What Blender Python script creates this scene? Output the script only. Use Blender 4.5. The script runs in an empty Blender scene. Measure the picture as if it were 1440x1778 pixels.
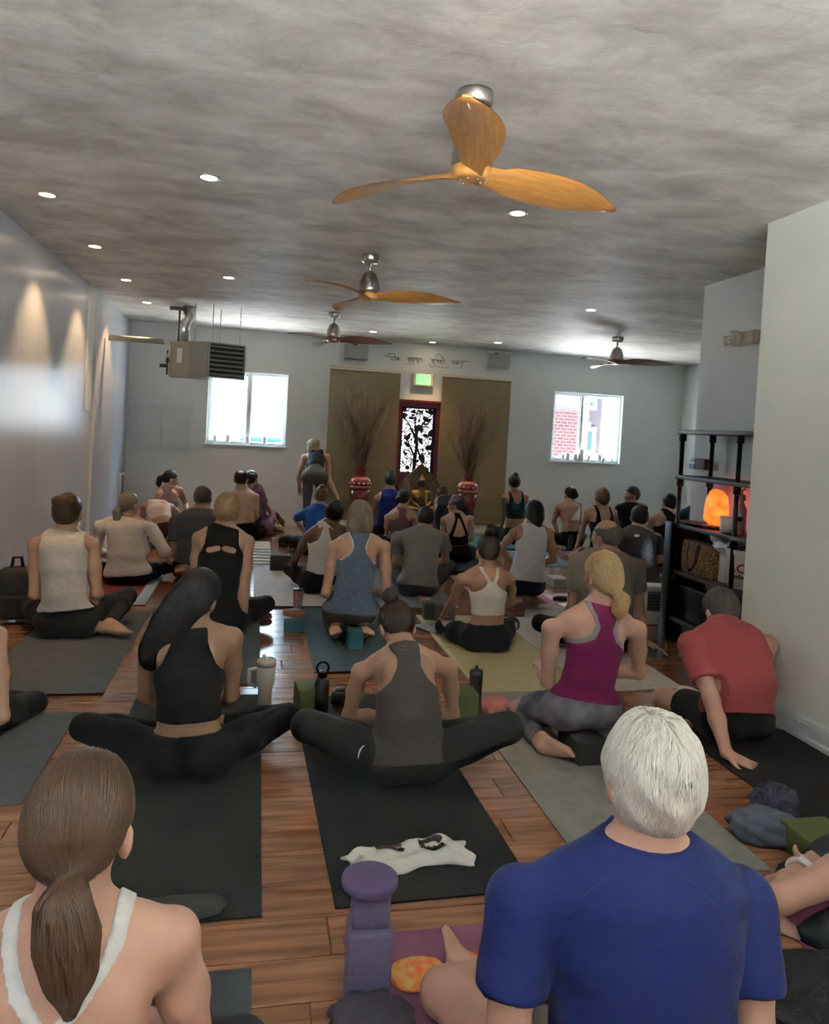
import bpy, bmesh, math, random
import numpy as np
from mathutils import Vector, Matrix

random.seed(7); RNG = np.random.default_rng(7)
scn = bpy.context.scene
COL = scn.collection

# ------------------------------------------------------------------ camera
FPX, CYPX, YAW, PITCH, ROLL, CAMH = 1284.9, 785.3, .2095, -.0272, .0561, 1.4793
_f = np.array([math.sin(YAW)*math.cos(PITCH), math.cos(YAW)*math.cos(PITCH), math.sin(PITCH)])
_r = np.array([math.cos(YAW), -math.sin(YAW), 0.0]); _u = np.cross(_r, _f)
CR = math.cos(ROLL)*_r + math.sin(ROLL)*_u
CU = -math.sin(ROLL)*_r + math.cos(ROLL)*_u
CF = _f
CO = np.array([0, 0, CAMH])
cam = bpy.data.cameras.new('camera'); camo = bpy.data.objects.new('camera', cam); COL.objects.link(camo)
cam.sensor_fit = 'HORIZONTAL'; cam.sensor_width = 36; cam.lens = 36*FPX/1440
cam.shift_y = (CYPX-889)/1440
cam.clip_start = .05; cam.clip_end = 300
camo.matrix_world = Matrix(((CR[0], CU[0], -CF[0], 0), (CR[1], CU[1], -CF[1], 0), (CR[2], CU[2], -CF[2], CAMH), (0, 0, 0, 1)))
scn.camera = camo

# ------------------------------------------------------------------ daylight
ROOM_H, ROOM_D, XL, XR1, YR1, XR2, YR2, XRB, YF = 2.8, 10.89, -1.751, 2.828, 3.82, 3.5, 5.46, 6.72, -1.6
world = bpy.data.worlds.new('world'); scn.world = world; world.use_nodes = True
bg = world.node_tree.nodes['Background']
bg.inputs[0].default_value = (.52, .77, 1.0, 1); bg.inputs[1].default_value = 6.5
sun = bpy.data.lights.new('sun', 'SUN'); suno = bpy.data.objects.new('sun', sun); COL.objects.link(suno)
sun.energy = 130; sun.color = (1.0, .97, .91); sun.angle = .01
suno.rotation_euler = (math.radians(32), 0, math.radians(-58))
def portal(name, x0, x1, z0, z1, y, face):
    l = bpy.data.lights.new(name, 'AREA'); l.shape = 'RECTANGLE'; l.size = x1-x0; l.size_y = z1-z0
    l.cycles.is_portal = True
    o = bpy.data.objects.new(name, l); COL.objects.link(o)
    o.location = ((x0+x1)/2, y, (z0+z1)/2); o.rotation_euler = (math.radians(90*face), 0, 0)
WINL = (-.72, .39, 1.16, 2.20); WINR = (4.50, 5.67, 1.16, 2.24); DOOR = (2.09, 2.63, .86, 1.86)
FRONT = (-1.4, 2.5, .95, 2.5)
portal('portal_window_left', *WINL, ROOM_D+.14, -1)
portal('portal_window_right', *WINR, ROOM_D+.14, -1)
portal('portal_door', *DOOR, ROOM_D+.14, -1)
portal('portal_front', *FRONT, YF-.1, 1)

scn.view_settings.view_transform = 'Standard'; scn.view_settings.look = 'None'
scn.view_settings.gamma = 1; scn.view_settings.use_curve_mapping = False
scn.view_settings.exposure = 2.05
scn.cycles.max_bounces = 7; scn.cycles.diffuse_bounces = 5; scn.cycles.glossy_bounces = 4
scn.cycles.transparent_max_bounces = 8; scn.cycles.caustics_reflective = False; scn.cycles.caustics_refractive = False
scn.cycles.sample_clamp_indirect = 6
scn.cycles.use_denoising = True

# ------------------------------------------------------------------ pixel -> place
def ray(u, v): return CF + CR*((u-720)/FPX) + CU*((CYPX-v)/FPX)
def atz(u, v, z=0.0):
    d = ray(u, v); return CO + d*((z-CAMH)/d[2])
def aty(u, v, y):
    d = ray(u, v); return CO + d*(y/d[1])
def atx(u, v, x):
    d = ray(u, v); return CO + d*(x/d[0])
# ------------------------------------------------------------------ materials
MATS = {}
def nd(nt, t, **kw):
    n = nt.nodes.new(t)
    for k, v in kw.items(): setattr(n, k, v)
    return n
def M(name, col=(.5, .5, .5), rough=.6, metal=0., var=0., vscale=6., bump=0., bscale=60., spec=.5, coat=0.,
      stretch=(1, 1, 1), emit=None, estr=0., trans=0., sheen=0., alpha=1., col2=None, detail=4., coord='Object', sss=0.):
    if name in MATS: return MATS[name]
    m = bpy.data.materials.new(name); m.use_nodes = True; nt = m.node_tree
    b = nt.nodes['Principled BSDF']; L = nt.links.new
    b.inputs['Base Color'].default_value = (*col, 1); b.inputs['Roughness'].default_value = rough
    b.inputs['Metallic'].default_value = metal; b.inputs['Specular IOR Level'].default_value = spec
    b.inputs['Coat Weight'].default_value = coat; b.inputs['Transmission Weight'].default_value = trans
    b.inputs['Sheen Weight'].default_value = sheen; b.inputs['Alpha'].default_value = alpha
    if sss:
        b.inputs['Subsurface Weight'].default_value = sss; b.inputs['Subsurface Radius'].default_value = (.02, .008, .004)
    if emit: b.inputs['Emission Color'].default_value = (*emit, 1); b.inputs['Emission Strength'].default_value = estr
    if var or bump or col2:
        tc = nd(nt, 'ShaderNodeTexCoord'); mp = nd(nt, 'ShaderNodeMapping'); mp.inputs['Scale'].default_value = stretch
        L(tc.outputs[coord], mp.inputs[0])
        if var or col2:
            nz = nd(nt, 'ShaderNodeTexNoise'); nz.inputs['Scale'].default_value = vscale; nz.inputs['Detail'].default_value = detail
            L(mp.outputs[0], nz.inputs[0])
            rp = nd(nt, 'ShaderNodeValToRGB'); L(nz.outputs[0], rp.inputs[0])
            c2 = col2 or tuple(min(1, c*(1+var)) for c in col); c1 = col if col2 else tuple(c*(1-var) for c in col)
            rp.color_ramp.elements[0].position = .3; rp.color_ramp.elements[0].color = (*c1, 1)
            rp.color_ramp.elements[1].position = .7; rp.color_ramp.elements[1].color = (*c2, 1)
            L(rp.outputs[0], b.inputs['Base Color'])
        if bump:
            nb = nd(nt, 'ShaderNodeTexNoise'); nb.inputs['Scale'].default_value = bscale; nb.inputs['Detail'].default_value = 3
            L(mp.outputs[0], nb.inputs[0])
            bp = nd(nt, 'ShaderNodeBump'); bp.inputs['Strength'].default_value = bump; bp.inputs['Distance'].default_value = .01
            L(nb.outputs[0], bp.inputs['Height']); L(bp.outputs[0], b.inputs['Normal'])
    MATS[name] = m
    return m

# ------------------------------------------------------------------ objects
def tag(o, label=None, cat=None, group=None, kind=None):
    if label: o['label'] = label
    if cat: o['category'] = cat
    if group: o['group'] = group
    if kind: o['kind'] = kind
    return o
def empty(name, loc=(0, 0, 0), rz=0., label=None, cat=None, group=None):
    o = bpy.data.objects.new(name, None); COL.objects.link(o)
    o.location = Vector(loc); o.rotation_euler = (0, 0, rz); o.empty_display_size = .05
    return tag(o, label, cat, group)
def link(name, me, mat=None, parent=None, loc=None, smooth=None):
    o = bpy.data.objects.new(name, me); COL.objects.link(o)
    if mat is not None and not me.materials: me.materials.append(mat)
    if parent is not None: o.parent = parent
    if loc is not None: o.location = Vector(loc)
    if smooth: me.shade_smooth()
    return o
def copy_tree(o, parent=None):
    c = o.copy(); COL.objects.link(c)
    if parent is not None: c.parent = parent
    for ch in list(o.children): copy_tree(ch, c)
    return c
def unit(v):
    v = np.asarray(v, float); n = np.linalg.norm(v); return v/n if n > 1e-9 else v
def frame_of(d):
    d = unit(d); a = np.array([0, 0, 1.]) if abs(d[2]) < .9 else np.array([1., 0, 0])
    x = unit(np.cross(a, d)); return x, np.cross(d, x), d
class MB:
    "collects shapes into one mesh"
    def __init__(s): s.v = []; s.f = []; s.sm = []
    def add(s, vs, fs, smooth=False):
        o = len(s.v); s.v += [tuple(map(float, p)) for p in vs]; s.f += [tuple(i+o for i in f) for f in fs]; s.sm += [smooth]*len(fs); return s
    def box(s, c, d, R=None, bev=0.):
        c = np.asarray(c, float); hx, hy, hz = [q/2 for q in d]
        if bev <= 0:
            vs = [(x, y, z) for z in (-hz, hz) for y in (-hy, hy) for x in (-hx, hx)]
            fs = [(0, 2, 3, 1), (4, 5, 7, 6), (0, 1, 5, 4), (2, 6, 7, 3), (0, 4, 6, 2), (1, 3, 7, 5)]
        else:
            bm = bmesh.new(); bmesh.ops.create_cube(bm, size=1)
            for v in bm.verts: v.co = Vector((v.co.x*2*hx, v.co.y*2*hy, v.co.z*2*hz))
            bmesh.ops.bevel(bm, geom=bm.edges[:], offset=bev, segments=2, profile=.6, affect='EDGES')
            bm.verts.index_update()
            vs = [tuple(v.co) for v in bm.verts]; fs = [tuple(v.index for v in f.verts) for f in bm.faces]; bm.free()
        vs = np.array(vs)
        if R is not None: vs = vs@np.asarray(R).T
        return s.add(vs+c, fs, bev > 0)
    def span(s, lo, hi, bev=0.):
        lo, hi = np.asarray(lo, float), np.asarray(hi, float); return s.box((lo+hi)/2, hi-lo, None, bev)
    def tube(s, pts, rad, n=8, cap=True, smooth=True, flat=None):
        pts = [np.asarray(p, float) for p in pts]; k = len(pts)
        rad = list(rad) if hasattr(rad, '__len__') else [rad]*k
        vs = []; fs = []; px = None
        for i, p in enumerate(pts):
            d = pts[min(i+1, k-1)]-pts[max(i-1, 0)]
            if np.linalg.norm(d) < 1e-9: d = np.array([0, 0, 1.])
            d = unit(d)
            if px is None: x, y, _ = frame_of(d)
            else:
                x = unit(px-d*np.dot(px, d)); y = np.cross(d, x)
            px = x
            fl = flat or 1.
            for j in range(n):
                a = 2*math.pi*j/n; vs.append(p+rad[i]*(math.cos(a)*x+math.sin(a)*y*fl))
        for i in range(k-1):
            for j in range(n):
                a, b = i*n+j, i*n+(j+1) % n; fs.append((a, b, b+n, a+n))
        s.add(vs, fs, smooth)
        if cap:
            o = len(s.v)-len(vs)
            s.f.append(tuple(o+j for j in range(n))[::-1]); s.sm.append(False)
            s.f.append(tuple(o+(k-1)*n+j for j in range(n))); s.sm.append(False)
        return s
    def lathe(s, prof, c=(0, 0, 0), n=20, sx=1., sy=1., R=None, smooth=True):
        vs = []; fs = []; k = len(prof)
        for r, z in prof:
            for j in range(n):
                a = 2*math.pi*j/n; vs.append((r*math.cos(a)*sx, r*math.sin(a)*sy, z))
        for i in range(k-1):
            for j in range(n):
                a, b = i*n+j, i*n+(j+1) % n; fs.append((a, b, b+n, a+n))
        fs.append(tuple(range(n))[::-1]); fs.append(tuple((k-1)*n+j for j in range(n)))
        vs = np.array(vs)
        if R is not None: vs = vs@np.asarray(R).T
        return s.add(vs+np.asarray(c, float), fs, smooth)
    def prism(s, poly, axis, a, b):
        "polygon (2-D) extruded along an axis between a and b"
        n = len(poly); vs = []
        for t in (a, b):
            for p, q in poly:
                vs.append({0: (t, p, q), 1: (p, t, q), 2: (p, q, t)}[axis])
        fs = [tuple(range(n))[::-1], tuple(range(n, 2*n))]+[(i, (i+1) % n, n+(i+1) % n, n+i) for i in range(n)]
        return s.add(vs, fs)
    def mesh(s, name='mesh'):
        me = bpy.data.meshes.new(name); me.from_pydata(s.v, [], s.f); me.validate()
        if len(me.polygons) == len(s.sm): me.polygons.foreach_set('use_smooth', s.sm)
        bm = bmesh.new(); bm.from_mesh(me); bmesh.ops.recalc_face_normals(bm, faces=bm.faces); bm.to_mesh(me); bm.free()
        me.update(); return me
    def build(s, name, mat, parent=None, loc=None):
        return link(name, s.mesh(name), mat, parent, loc)
def Rz(a):
    c, s = math.cos(a), math.sin(a); return np.array([[c, -s, 0], [s, c, 0], [0, 0, 1]])
def Rx(a):
    c, s = math.cos(a), math.sin(a); return np.array([[1, 0, 0], [0, c, -s], [0, s, c]])
def Ry(a):
    c, s = math.cos(a), math.sin(a); return np.array([[c, 0, s], [0, 1, 0], [-s, 0, c]])
# ------------------------------------------------------------------ the room
def plaster(name, c1, c2, scale, bump, stretch=(1, 1, 1), rough=.75, spec=.3, bscale=9., island=False):
    m = bpy.data.materials.new(name); m.use_nodes = True; nt = m.node_tree; L = nt.links.new
    b = nt.nodes['Principled BSDF']; b.inputs['Roughness'].default_value = rough; b.inputs['Specular IOR Level'].default_value = spec
    g = nd(nt, 'ShaderNodeNewGeometry'); mp = nd(nt, 'ShaderNodeMapping'); mp.inputs['Scale'].default_value = stretch
    L(g.outputs['Position'], mp.inputs[0])
    n1 = nd(nt, 'ShaderNodeTexNoise'); n1.inputs['Scale'].default_value = scale; n1.inputs['Detail'].default_value = 8; n1.inputs['Roughness'].default_value = .62; n1.inputs['Distortion'].default_value = .35
    L(mp.outputs[0], n1.inputs[0])
    rp = nd(nt, 'ShaderNodeValToRGB'); L(n1.outputs[0], rp.inputs[0])
    rp.color_ramp.elements[0].position = .36; rp.color_ramp.elements[0].color = (*c1, 1)
    rp.color_ramp.elements[1].position = .66; rp.color_ramp.elements[1].color = (*c2, 1)
    L(rp.outputs[0], b.inputs['Base Color'])
    if bump:
        v = nd(nt, 'ShaderNodeTexNoise'); v.inputs['Scale'].default_value = bscale; v.inputs['Detail'].default_value = 6; v.inputs['Distortion'].default_value = .4
        L(mp.outputs[0], v.inputs[0])
        bp = nd(nt, 'ShaderNodeBump'); bp.inputs['Strength'].default_value = bump; bp.inputs['Distance'].default_value = .02
        L(v.outputs[0], bp.inputs['Height']); L(bp.outputs[0], b.inputs['Normal'])
    return m
def aniso(m, a, rot):
    b = m.node_tree.nodes['Principled BSDF']; b.inputs['Anisotropic'].default_value = a; b.inputs['Anisotropic Rotation'].default_value = rot
    t = nd(m.node_tree, 'ShaderNodeTangent', direction_type='RADIAL', axis='Z'); m.node_tree.links.new(t.outputs[0], b.inputs['Tangent'])
m_ceil = plaster('ceiling_plaster', (.42, .395, .365), (.74, .71, .665), 2.3, .35, (1, 1.5, 1), .55, .4, 8.)
m_wall = plaster('wall_paint_grey', (.64, .67, .645), (.70, .73, .70), 1.2, .10, (1, 1, 1), .6, .3, 14.)
m_wall_l = plaster('wall_paint_semigloss', (.50, .52, .57), (.55, .57, .62), .8, .10, (5, 5, .25), .31, .42, 1.6)
aniso(m_wall_l, .75, 0.)
m_wall_r = plaster('wall_paint_cream', (.80, .80, .71), (.85, .85, .76), 1.0, .08, (1, 1, 1), .6, .3, 14.)
m_white = M('white_paint', (.72, .73, .70), .45, var=.05)
m_dark_gap = M('dark_subfloor', (.05, .028, .018), .8)

def struct(name, mb, mat, parent=None):
    o = mb.build(name, mat, parent)
    if parent is None: tag(o, kind='structure')
    return o
D, H = ROOM_D, ROOM_H
struct('wall_left', MB().span((XL-.15, YF, 0), (XL, 9.72, H)).span((XL-.19, 9.72, 0), (XL-.04, D, H)), m_wall_l)
w = MB()
DX0, DX1, DZ = 2.03, 2.69, 1.93
xs = [XL-.2, WINL[0], WINL[1], DX0, DX1, WINR[0], WINR[1], XRB+.15]
for a, b in ((0, 1), (2, 3), (4, 5), (6, 7)): w.span((xs[a], D, 0), (xs[b], D+.15, H))
for W in (WINL, WINR):
    w.span((W[0], D, 0), (W[1], D+.15, W[2])); w.span((W[0], D, W[3]), (W[1], D+.15, H))
w.span((DX0, D, DZ), (DX1, D+.15, H))
struct('wall_back', w, m_wall)
struct('wall_right', MB().span((XR1, YF, 0), (XR1+.15, YR1, H)), m_wall_r)
struct('wall_right_recess', MB().span((XR1+.15, YR1-.15, 0), (XR2, YR1, H)).span((XR2, YR1-.15, 0), (XR2+.15, YR2, H)).span((XR2+.15, YR2-.15, 0), (XRB, YR2, H)), m_wall)
struct('wall_right_back', MB().span((XRB, YR2-.15, 0), (XRB+.15, D, H)), m_wall)
fw = MB().span((XL-.15, YF-.15, 0), (FRONT[0], YF, H)).span((FRONT[1], YF-.15, 0), (XR1+.15, YF, H))
fw.span((FRONT[0], YF-.15, 0), (FRONT[1], YF, FRONT[2])).span((FRONT[0], YF-.15, FRONT[3]), (FRONT[1], YF, H))
struct('wall_front', fw, M('dark_panelling', (.07, .06, .055), .6, var=.2, stretch=(8, 8, 1)))
struct('ceiling', MB().span((XL-.2, YF-.2, H), (XRB+.2, D+.2, H+.1)), m_ceil)

# floor: boards run across the room; near ones are pieces, far ones one joined field
m_plank = bpy.data.materials.new('cherry_floor_board'); m_plank.use_nodes = True
nt = m_plank.node_tree; L = nt.links.new; b = nt.nodes['Principled BSDF']
tc = nd(nt, 'ShaderNodeNewGeometry'); mp = nd(nt, 'ShaderNodeMapping'); mp.inputs['Scale'].default_value = (1.2, 14, 1)
oi = nd(nt, 'ShaderNodeObjectInfo')
ad = nd(nt, 'ShaderNodeMath', operation='ADD'); L(tc.outputs['Random Per Island'], ad.inputs[0]); L(oi.outputs['Random'], ad.inputs[1])
fr = nd(nt, 'ShaderNodeMath', operation='FRACT'); L(ad.outputs[0], fr.inputs[0])
vm = nd(nt, 'ShaderNodeVectorMath', operation='ADD'); L(tc.outputs['Position'], vm.inputs[0])
cx = nd(nt, 'ShaderNodeCombineXYZ'); ml = nd(nt, 'ShaderNodeMath', operation='MULTIPLY'); ml.inputs[1].default_value = 40; L(fr.outputs[0], ml.inputs[0])
L(ml.outputs[0], cx.inputs[0]); L(cx.outputs[0], vm.inputs[1]); L(vm.outputs[0], mp.inputs[0])
nz = nd(nt, 'ShaderNodeTexNoise'); nz.inputs['Scale'].default_value = 2.2; nz.inputs['Detail'].default_value = 7; nz.inputs['Distortion'].default_value = .6; L(mp.outputs[0], nz.inputs[0])
rp = nd(nt, 'ShaderNodeValToRGB'); L(nz.outputs[0], rp.inputs[0])
rp.color_ramp.elements[0].position = .3; rp.color_ramp.elements[0].color = (.16, .066, .032, 1)
rp.color_ramp.elements[1].position = .72; rp.color_ramp.elements[1].color = (.34, .165, .085, 1)
hs = nd(nt, 'ShaderNodeHueSaturation'); L(rp.outputs[0], hs.inputs['Color'])
mr = nd(nt, 'ShaderNodeMapRange'); mr.inputs[3].default_value = .78; mr.inputs[4].default_value = 1.12; L(fr.outputs[0], mr.inputs[0]); L(mr.outputs[0], hs.inputs['Value'])
L(hs.outputs[0], b.inputs['Base Color'])
b.inputs['Roughness'].default_value = .20; b.inputs['Specular IOR Level'].default_value = .6; b.inputs['Coat Weight'].default_value = .5; b.inputs['Coat Roughness'].default_value = .09
bp = nd(nt, 'ShaderNodeBump'); bp.inputs['Strength'].default_value = .06; bp.inputs['Distance'].default_value = .01; L(nz.outputs[0], bp.inputs['Height']); L(bp.outputs[0], b.inputs['Normal'])
floor = struct('floor', MB().span((XL-.15, YF-.15, -.06), (XRB+.15, D+.15, -.006)), m_dark_gap)
PW, PL = .165, 1.22
def plank_mesh(ln):
    g, e = .0015, .003
    hx, hy = ln/2-g, PW/2-g
    vs = [(-hx, -hy, -.006), (hx, -hy, -.006), (hx, hy, -.006), (-hx, hy, -.006), (-hx, -hy, -e*.5), (hx, -hy, -e*.5), (hx, hy, -e*.5), (-hx, hy, -e*.5),
          (-hx+e, -hy+e, 0), (hx-e, -hy+e, 0), (hx-e, hy-e, 0), (-hx+e, hy-e, 0)]
    fs = [(0, 1, 5, 4), (1, 2, 6, 5), (2, 3, 7, 6), (3, 0, 4, 7), (4, 5, 9, 8), (5, 6, 10, 9), (6, 7, 11, 10), (7, 4, 8, 11), (8, 9, 10, 11)]
    return vs, fs
pm = {}
far = MB(); y = YF; row = 0; n_pl = 0
while y < D:
    yc = y+PW/2; xmin = XL
    xmax = XR1 if yc < YR1 else (XR2 if yc < YR2 else XRB)
    x = xmin-((row*.47) % 1.)*PL
    while x < xmax:
        a, bb = max(x, xmin), min(x+PL, xmax); ln = round(bb-a, 3)
        if ln > .02:
            vs, fs = plank_mesh(ln)
            if 1.0 < yc < 6.3:
                if ln not in pm:
                    pm[ln] = bpy.data.meshes.new('plank'); pm[ln].from_pydata(vs, [], fs); pm[ln].materials.append(m_plank)
                link('plank', pm[ln], None, floor, ((a+bb)/2, yc, 0)); n_pl += 1
            else: far.add(np.array(vs)+np.array([(a+bb)/2, yc, 0]), fs)
        x += PL
    y += PW; row += 1
ff = bpy.data.meshes.new('plank_field'); ff.from_pydata(far.v, [], far.f); ff.materials.append(m_plank)
tag(link('plank_field', ff, None, floor), kind='stuff')

# baseboards and trims
def skirt(mb, p, q, nrm, h=.13, t=.016):
    p, q, n = np.array([*p, 0.]), np.array([*q, 0.]), np.array([*nrm, 0.])
    for z0, z1, tt in ((0, h-.03, t), (h-.03, h-.012, t*.72), (h-.012, h, t*.4)):
        a = [p, q, q+n*tt, p+n*tt]
        vs = [v+np.array([0, 0, z0]) for v in a]+[v+np.array([0, 0, z1]) for v in a]
        mb.add(vs, [(0, 1, 2, 3), (4, 5, 6, 7), (0, 1, 5, 4), (1, 2, 6, 5), (2, 3, 7, 6), (3, 0, 4, 7)])
    return mb
struct('baseboard_left', skirt(MB(), (XL, YF), (XL, 9.7), (1, 0)), m_white)
b_ = skirt(MB(), (XL, D), (DX0, D), (0, -1)); skirt(b_, (DX1, D), (XRB, D), (0, -1)); struct('baseboard_back', b_, m_white)
struct('baseboard_right', skirt(MB(), (XR1, YF), (XR1, YR1), (-1, 0)), m_white)
struct('baseboard_right_recess', skirt(MB(), (XR2, YR1), (XR2, YR2), (-1, 0)), m_white)
struct('baseboard_right_back', skirt(MB(), (XRB, YR2), (XRB, D), (-1, 0)), m_white)
y0, y1 = atx(152, 560, XL)[1], atx(162, 560, XL)[1]
struct('trim_1', MB().span((XL, y0, 1.52), (XL+.012, y1, H), ), m_white)
struct('trim_2', MB().span((XL, y1+.05, .13), (XL+.03, y1+.09, H)), m_wall)

# windows at the back: frame, mullion, sashes, glass, sill
m_glass = bpy.data.materials.new('window_glass'); m_glass.use_nodes = True; nt = m_glass.node_tree
for n in list(nt.nodes):
    if n.type == 'BSDF_PRINCIPLED': nt.nodes.remove(n)
mx = nd(nt, 'ShaderNodeMixShader'); tr = nd(nt, 'ShaderNodeBsdfTransparent'); gl = nd(nt, 'ShaderNodeBsdfGlossy'); gl.inputs['Roughness'].default_value = .03
mx.inputs[0].default_value = .05; nt.links.new(tr.outputs[0], mx.inputs[1]); nt.links.new(gl.outputs[0], mx.inputs[2]); nt.links.new(mx.outputs[0], nt.nodes['Material Output'].inputs[0])
m_vinyl = M('white_vinyl', (.80, .81, .80), .35)
def window(name, W, mull):
    x0, x1, z0, z1 = W; y = D+.085
    root = MB()
    t = .035
    root.span((x0, y-.035, z0), (x0+t, y+.05, z1)).span((x1-t, y-.035, z0), (x1, y+.05, z1)).span((x0+t, y-.035, z0), (x1-t, y+.05, z0+t)).span((x0+t, y-.035, z1-t), (x1-t, y+.05, z1))
    root = root.build(name, m_vinyl); tag(root, kind='structure')
    MB().span((mull-.022, y-.03, z0+t), (mull+.022, y+.03, z1-t)).build('mullion', m_vinyl, root)
    for a, c, yy in ((x0+t, mull-.022, y), (mull+.022, x1-t, y+.02)):
        MB().span((a, yy-.012, z0+t), (a+.02, yy+.012, z1-t)).span((c-.02, yy-.012, z0+t), (c, yy+.012, z1-t)).span((a+.02, yy-.012, z0+t), (c-.02, yy+.012, z0+t+.02)).span((a+.02, yy-.012, z1-t-.02), (c-.02, yy+.012, z1-t)).build('sash', m_vinyl, root)
        MB().span((a+.02, yy-.002, z0+t+.02), (c-.02, yy+.002, z1-t-.02)).build('pane', m_glass, root)
    MB().span((x0-.02, D-.035, z0-.025), (x1+.02, y-.036, z0), .004).build('window_sill', m_white, root)
    return root
window('window_1', WINL, aty(433, 700, D)[0])
window('window_2', WINR, aty(1012, 740, D)[0])
# front shop window behind the photographer
fx0, fx1, fz0, fz1 = FRONT
fwin = MB()
for xx in np.linspace(fx0, fx1, 4): fwin.span((xx-.03, YF-.12, fz0), (xx+.03, YF-.04, fz1))
fwin.span((fx0, YF-.115, fz0), (fx1, YF-.045, fz0+.06)).span((fx0, YF-.115, fz1-.06), (fx1, YF-.045, fz1))
fo = fwin.build('window_3', m_vinyl); tag(fo, kind='structure')
for i in range(3):
    a, c = np.linspace(fx0, fx1, 4)[i]+.03, np.linspace(fx0, fx1, 4)[i+1]-.03
    MB().span((a, YF-.083, fz0+.06), (c, YF-.077, fz1-.06)).build('pane', m_glass, fo)

# carved door at the altar
m_red = M('dark_red_lacquer', (.115, .012, .016), .35, var=.2, vscale=9)
m_iron = M('black_cut_metal', (.018, .016, .016), .5, metal=.3)
x0, x1 = DX0, DX1; px0, px1, pz0, pz1 = DOOR; yd = D+.03
d = MB().span((x0, yd, 0), (px0, yd+.05, DZ)).span((px1, yd, 0), (x1, yd+.05, DZ)).span((px0, yd, pz1), (px1, yd+.05, DZ)).span((px0, yd, 0), (px1, yd+.05, pz0))
door = d.build('door_1', m_red); tag(door, kind='structure')
MB().span((x0-.03, D-.012, 0), (x0, D-.001, DZ+.03)).span((x1, D-.012, 0), (x1+.03, D-.001, DZ+.03)).span((x0, D-.012, DZ), (x1, D-.001, DZ+.03)).build('door_frame', m_red, door)
MB().span((px0+.05, yd-.012, .12), (px1-.05, yd, pz0-.1), .004).build('lower_panel', m_red, door)
def ribbon(mb, pts, wid, y=yd+.02, t=.008):
    pts = [np.array(p, float) for p in pts]; L_ = []; R_ = []
    for i, p in enumerate(pts):
        dd = unit(pts[min(i+1, len(pts)-1)]-pts[max(i-1, 0)]); n = np.array([-dd[1], dd[0]])
        ww = wid[i] if hasattr(wid, '__len__') else wid
        L_.append(p+n*ww/2); R_.append(p-n*ww/2)
    vs = []; fs = []
    for a, b_ in zip(L_, R_):
        for yy in (y-t/2, y+t/2): vs += [(a[0], yy, a[1]), (b_[0], yy, b_[1])]
    for i in range(len(pts)-1):
        o = i*4
        fs += [(o, o+1, o+5, o+4), (o+2, o+6, o+7, o+3), (o, o+4, o+6, o+2), (o+1, o+3, o+7, o+5)]
    mb.add(vs, fs); return mb
lat = MB()
PWd, PHt = px1-px0, pz1-pz0
def LP(a, b): return (px0+a*PWd, pz0+b*PHt)       # panel fractions
# border strip with scallops
ribbon(lat, [LP(0, 0), LP(1, 0)], .03); ribbon(lat, [LP(0, 1), LP(1, 1)], .06); ribbon(lat, [LP(0, 0), LP(0, 1)], .05); ribbon(lat, [LP(1, 0), LP(1, 1)], .10)
for i in range(26):
    for a in (.035, .92): 
        c = LP(a, .02+i*.038); lat.prism([(c[0]+.016*math.cos(q), c[1]+.016*math.sin(q)) for q in np.linspace(0, 2*math.pi, 9)[:-1]], 1, yd+.016, yd+.024)
# trunk and branches
ribbon(lat, [LP(.44, 0), LP(.45, .2), LP(.49, .42), LP(.46, .6), LP(.40, .72)], [.055, .05, .05, .045, .03])
rl = random.Random(3)
def leaf(c, ang, ln, wd):
    pts = []
    for q in np.linspace(0, 2*math.pi, 11)[:-1]:
        a, b_ = ln*math.cos(q)*.5, wd*math.sin(q)*.5*(1-.35*math.cos(q))
        pts.append((c[0]+a*math.cos(ang)-b_*math.sin(ang), c[1]+a*math.sin(ang)+b_*math.cos(ang)))
    lat.prism(pts, 1, yd+.015, yd+.025)
def bez(p, q, r, n=8): return [np.array(p)*(1-t)**2+2*np.array(q)*t*(1-t)+np.array(r)*t*t for t in np.linspace(0, 1, n)]
for (p, q, r, wdt) in [((.48, .45), (.30, .72), (.10, .82), .03), ((.46, .6), (.60, .75), (.82, .70), .03), ((.45, .25), (.30, .38), (.20, .52), .03), ((.48, .40), (.62, .25), (.72, .10), .03),
                       ((.42, .7), (.38, .85), (.50, .97), .022), ((.3, .68), (.2, .6), (.05, .62), .014), ((.49, .52), (.66, .56), (.80, .42), .018), ((.6, .7), (.7, .86), (.86, .88), .02), ((.45, .2), (.3, .2), (.12, .3), .016), ((.62, .3), (.75, .32), (.88, .22), .016)]:
    ribbon(lat, bez(LP(*p), LP(*q), LP(*r)), [wdt]*4+[wdt*.7]*4)
for a, b_, ang, ln, wd in [(.36, .93, 1.4, .07, .055), (.30, .83, 0, .10, .045), (.72, .82, -.5, .13, .07), (.86, .93, -.3, .14, .08), (.55, .68, -.5, .13, .075), (.74, .57, -.3, .10, .06), (.88, .62, 1.2, .13, .09),
                           (.24, .55, 1.1, .14, .06), (.20, .43, 2.4, .12, .05), (.60, .48, -1, .11, .06), (.66, .22, -1.1, .16, .09), (.85, .40, .4, .14, .07), (.15, .32, 1.3, .07, .03), (.12, .16, 1.9, .07, .03),
                           (.26, .08, 1.4, .07, .065), (.76, .06, .1, .12, .07), (.08, .86, .3, .12, .09), (.06, .95, .3, .1, .07), (.52, .80, 1.3, .07, .03)]:
    leaf(LP(a, b_), ang, ln, wd)
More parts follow.
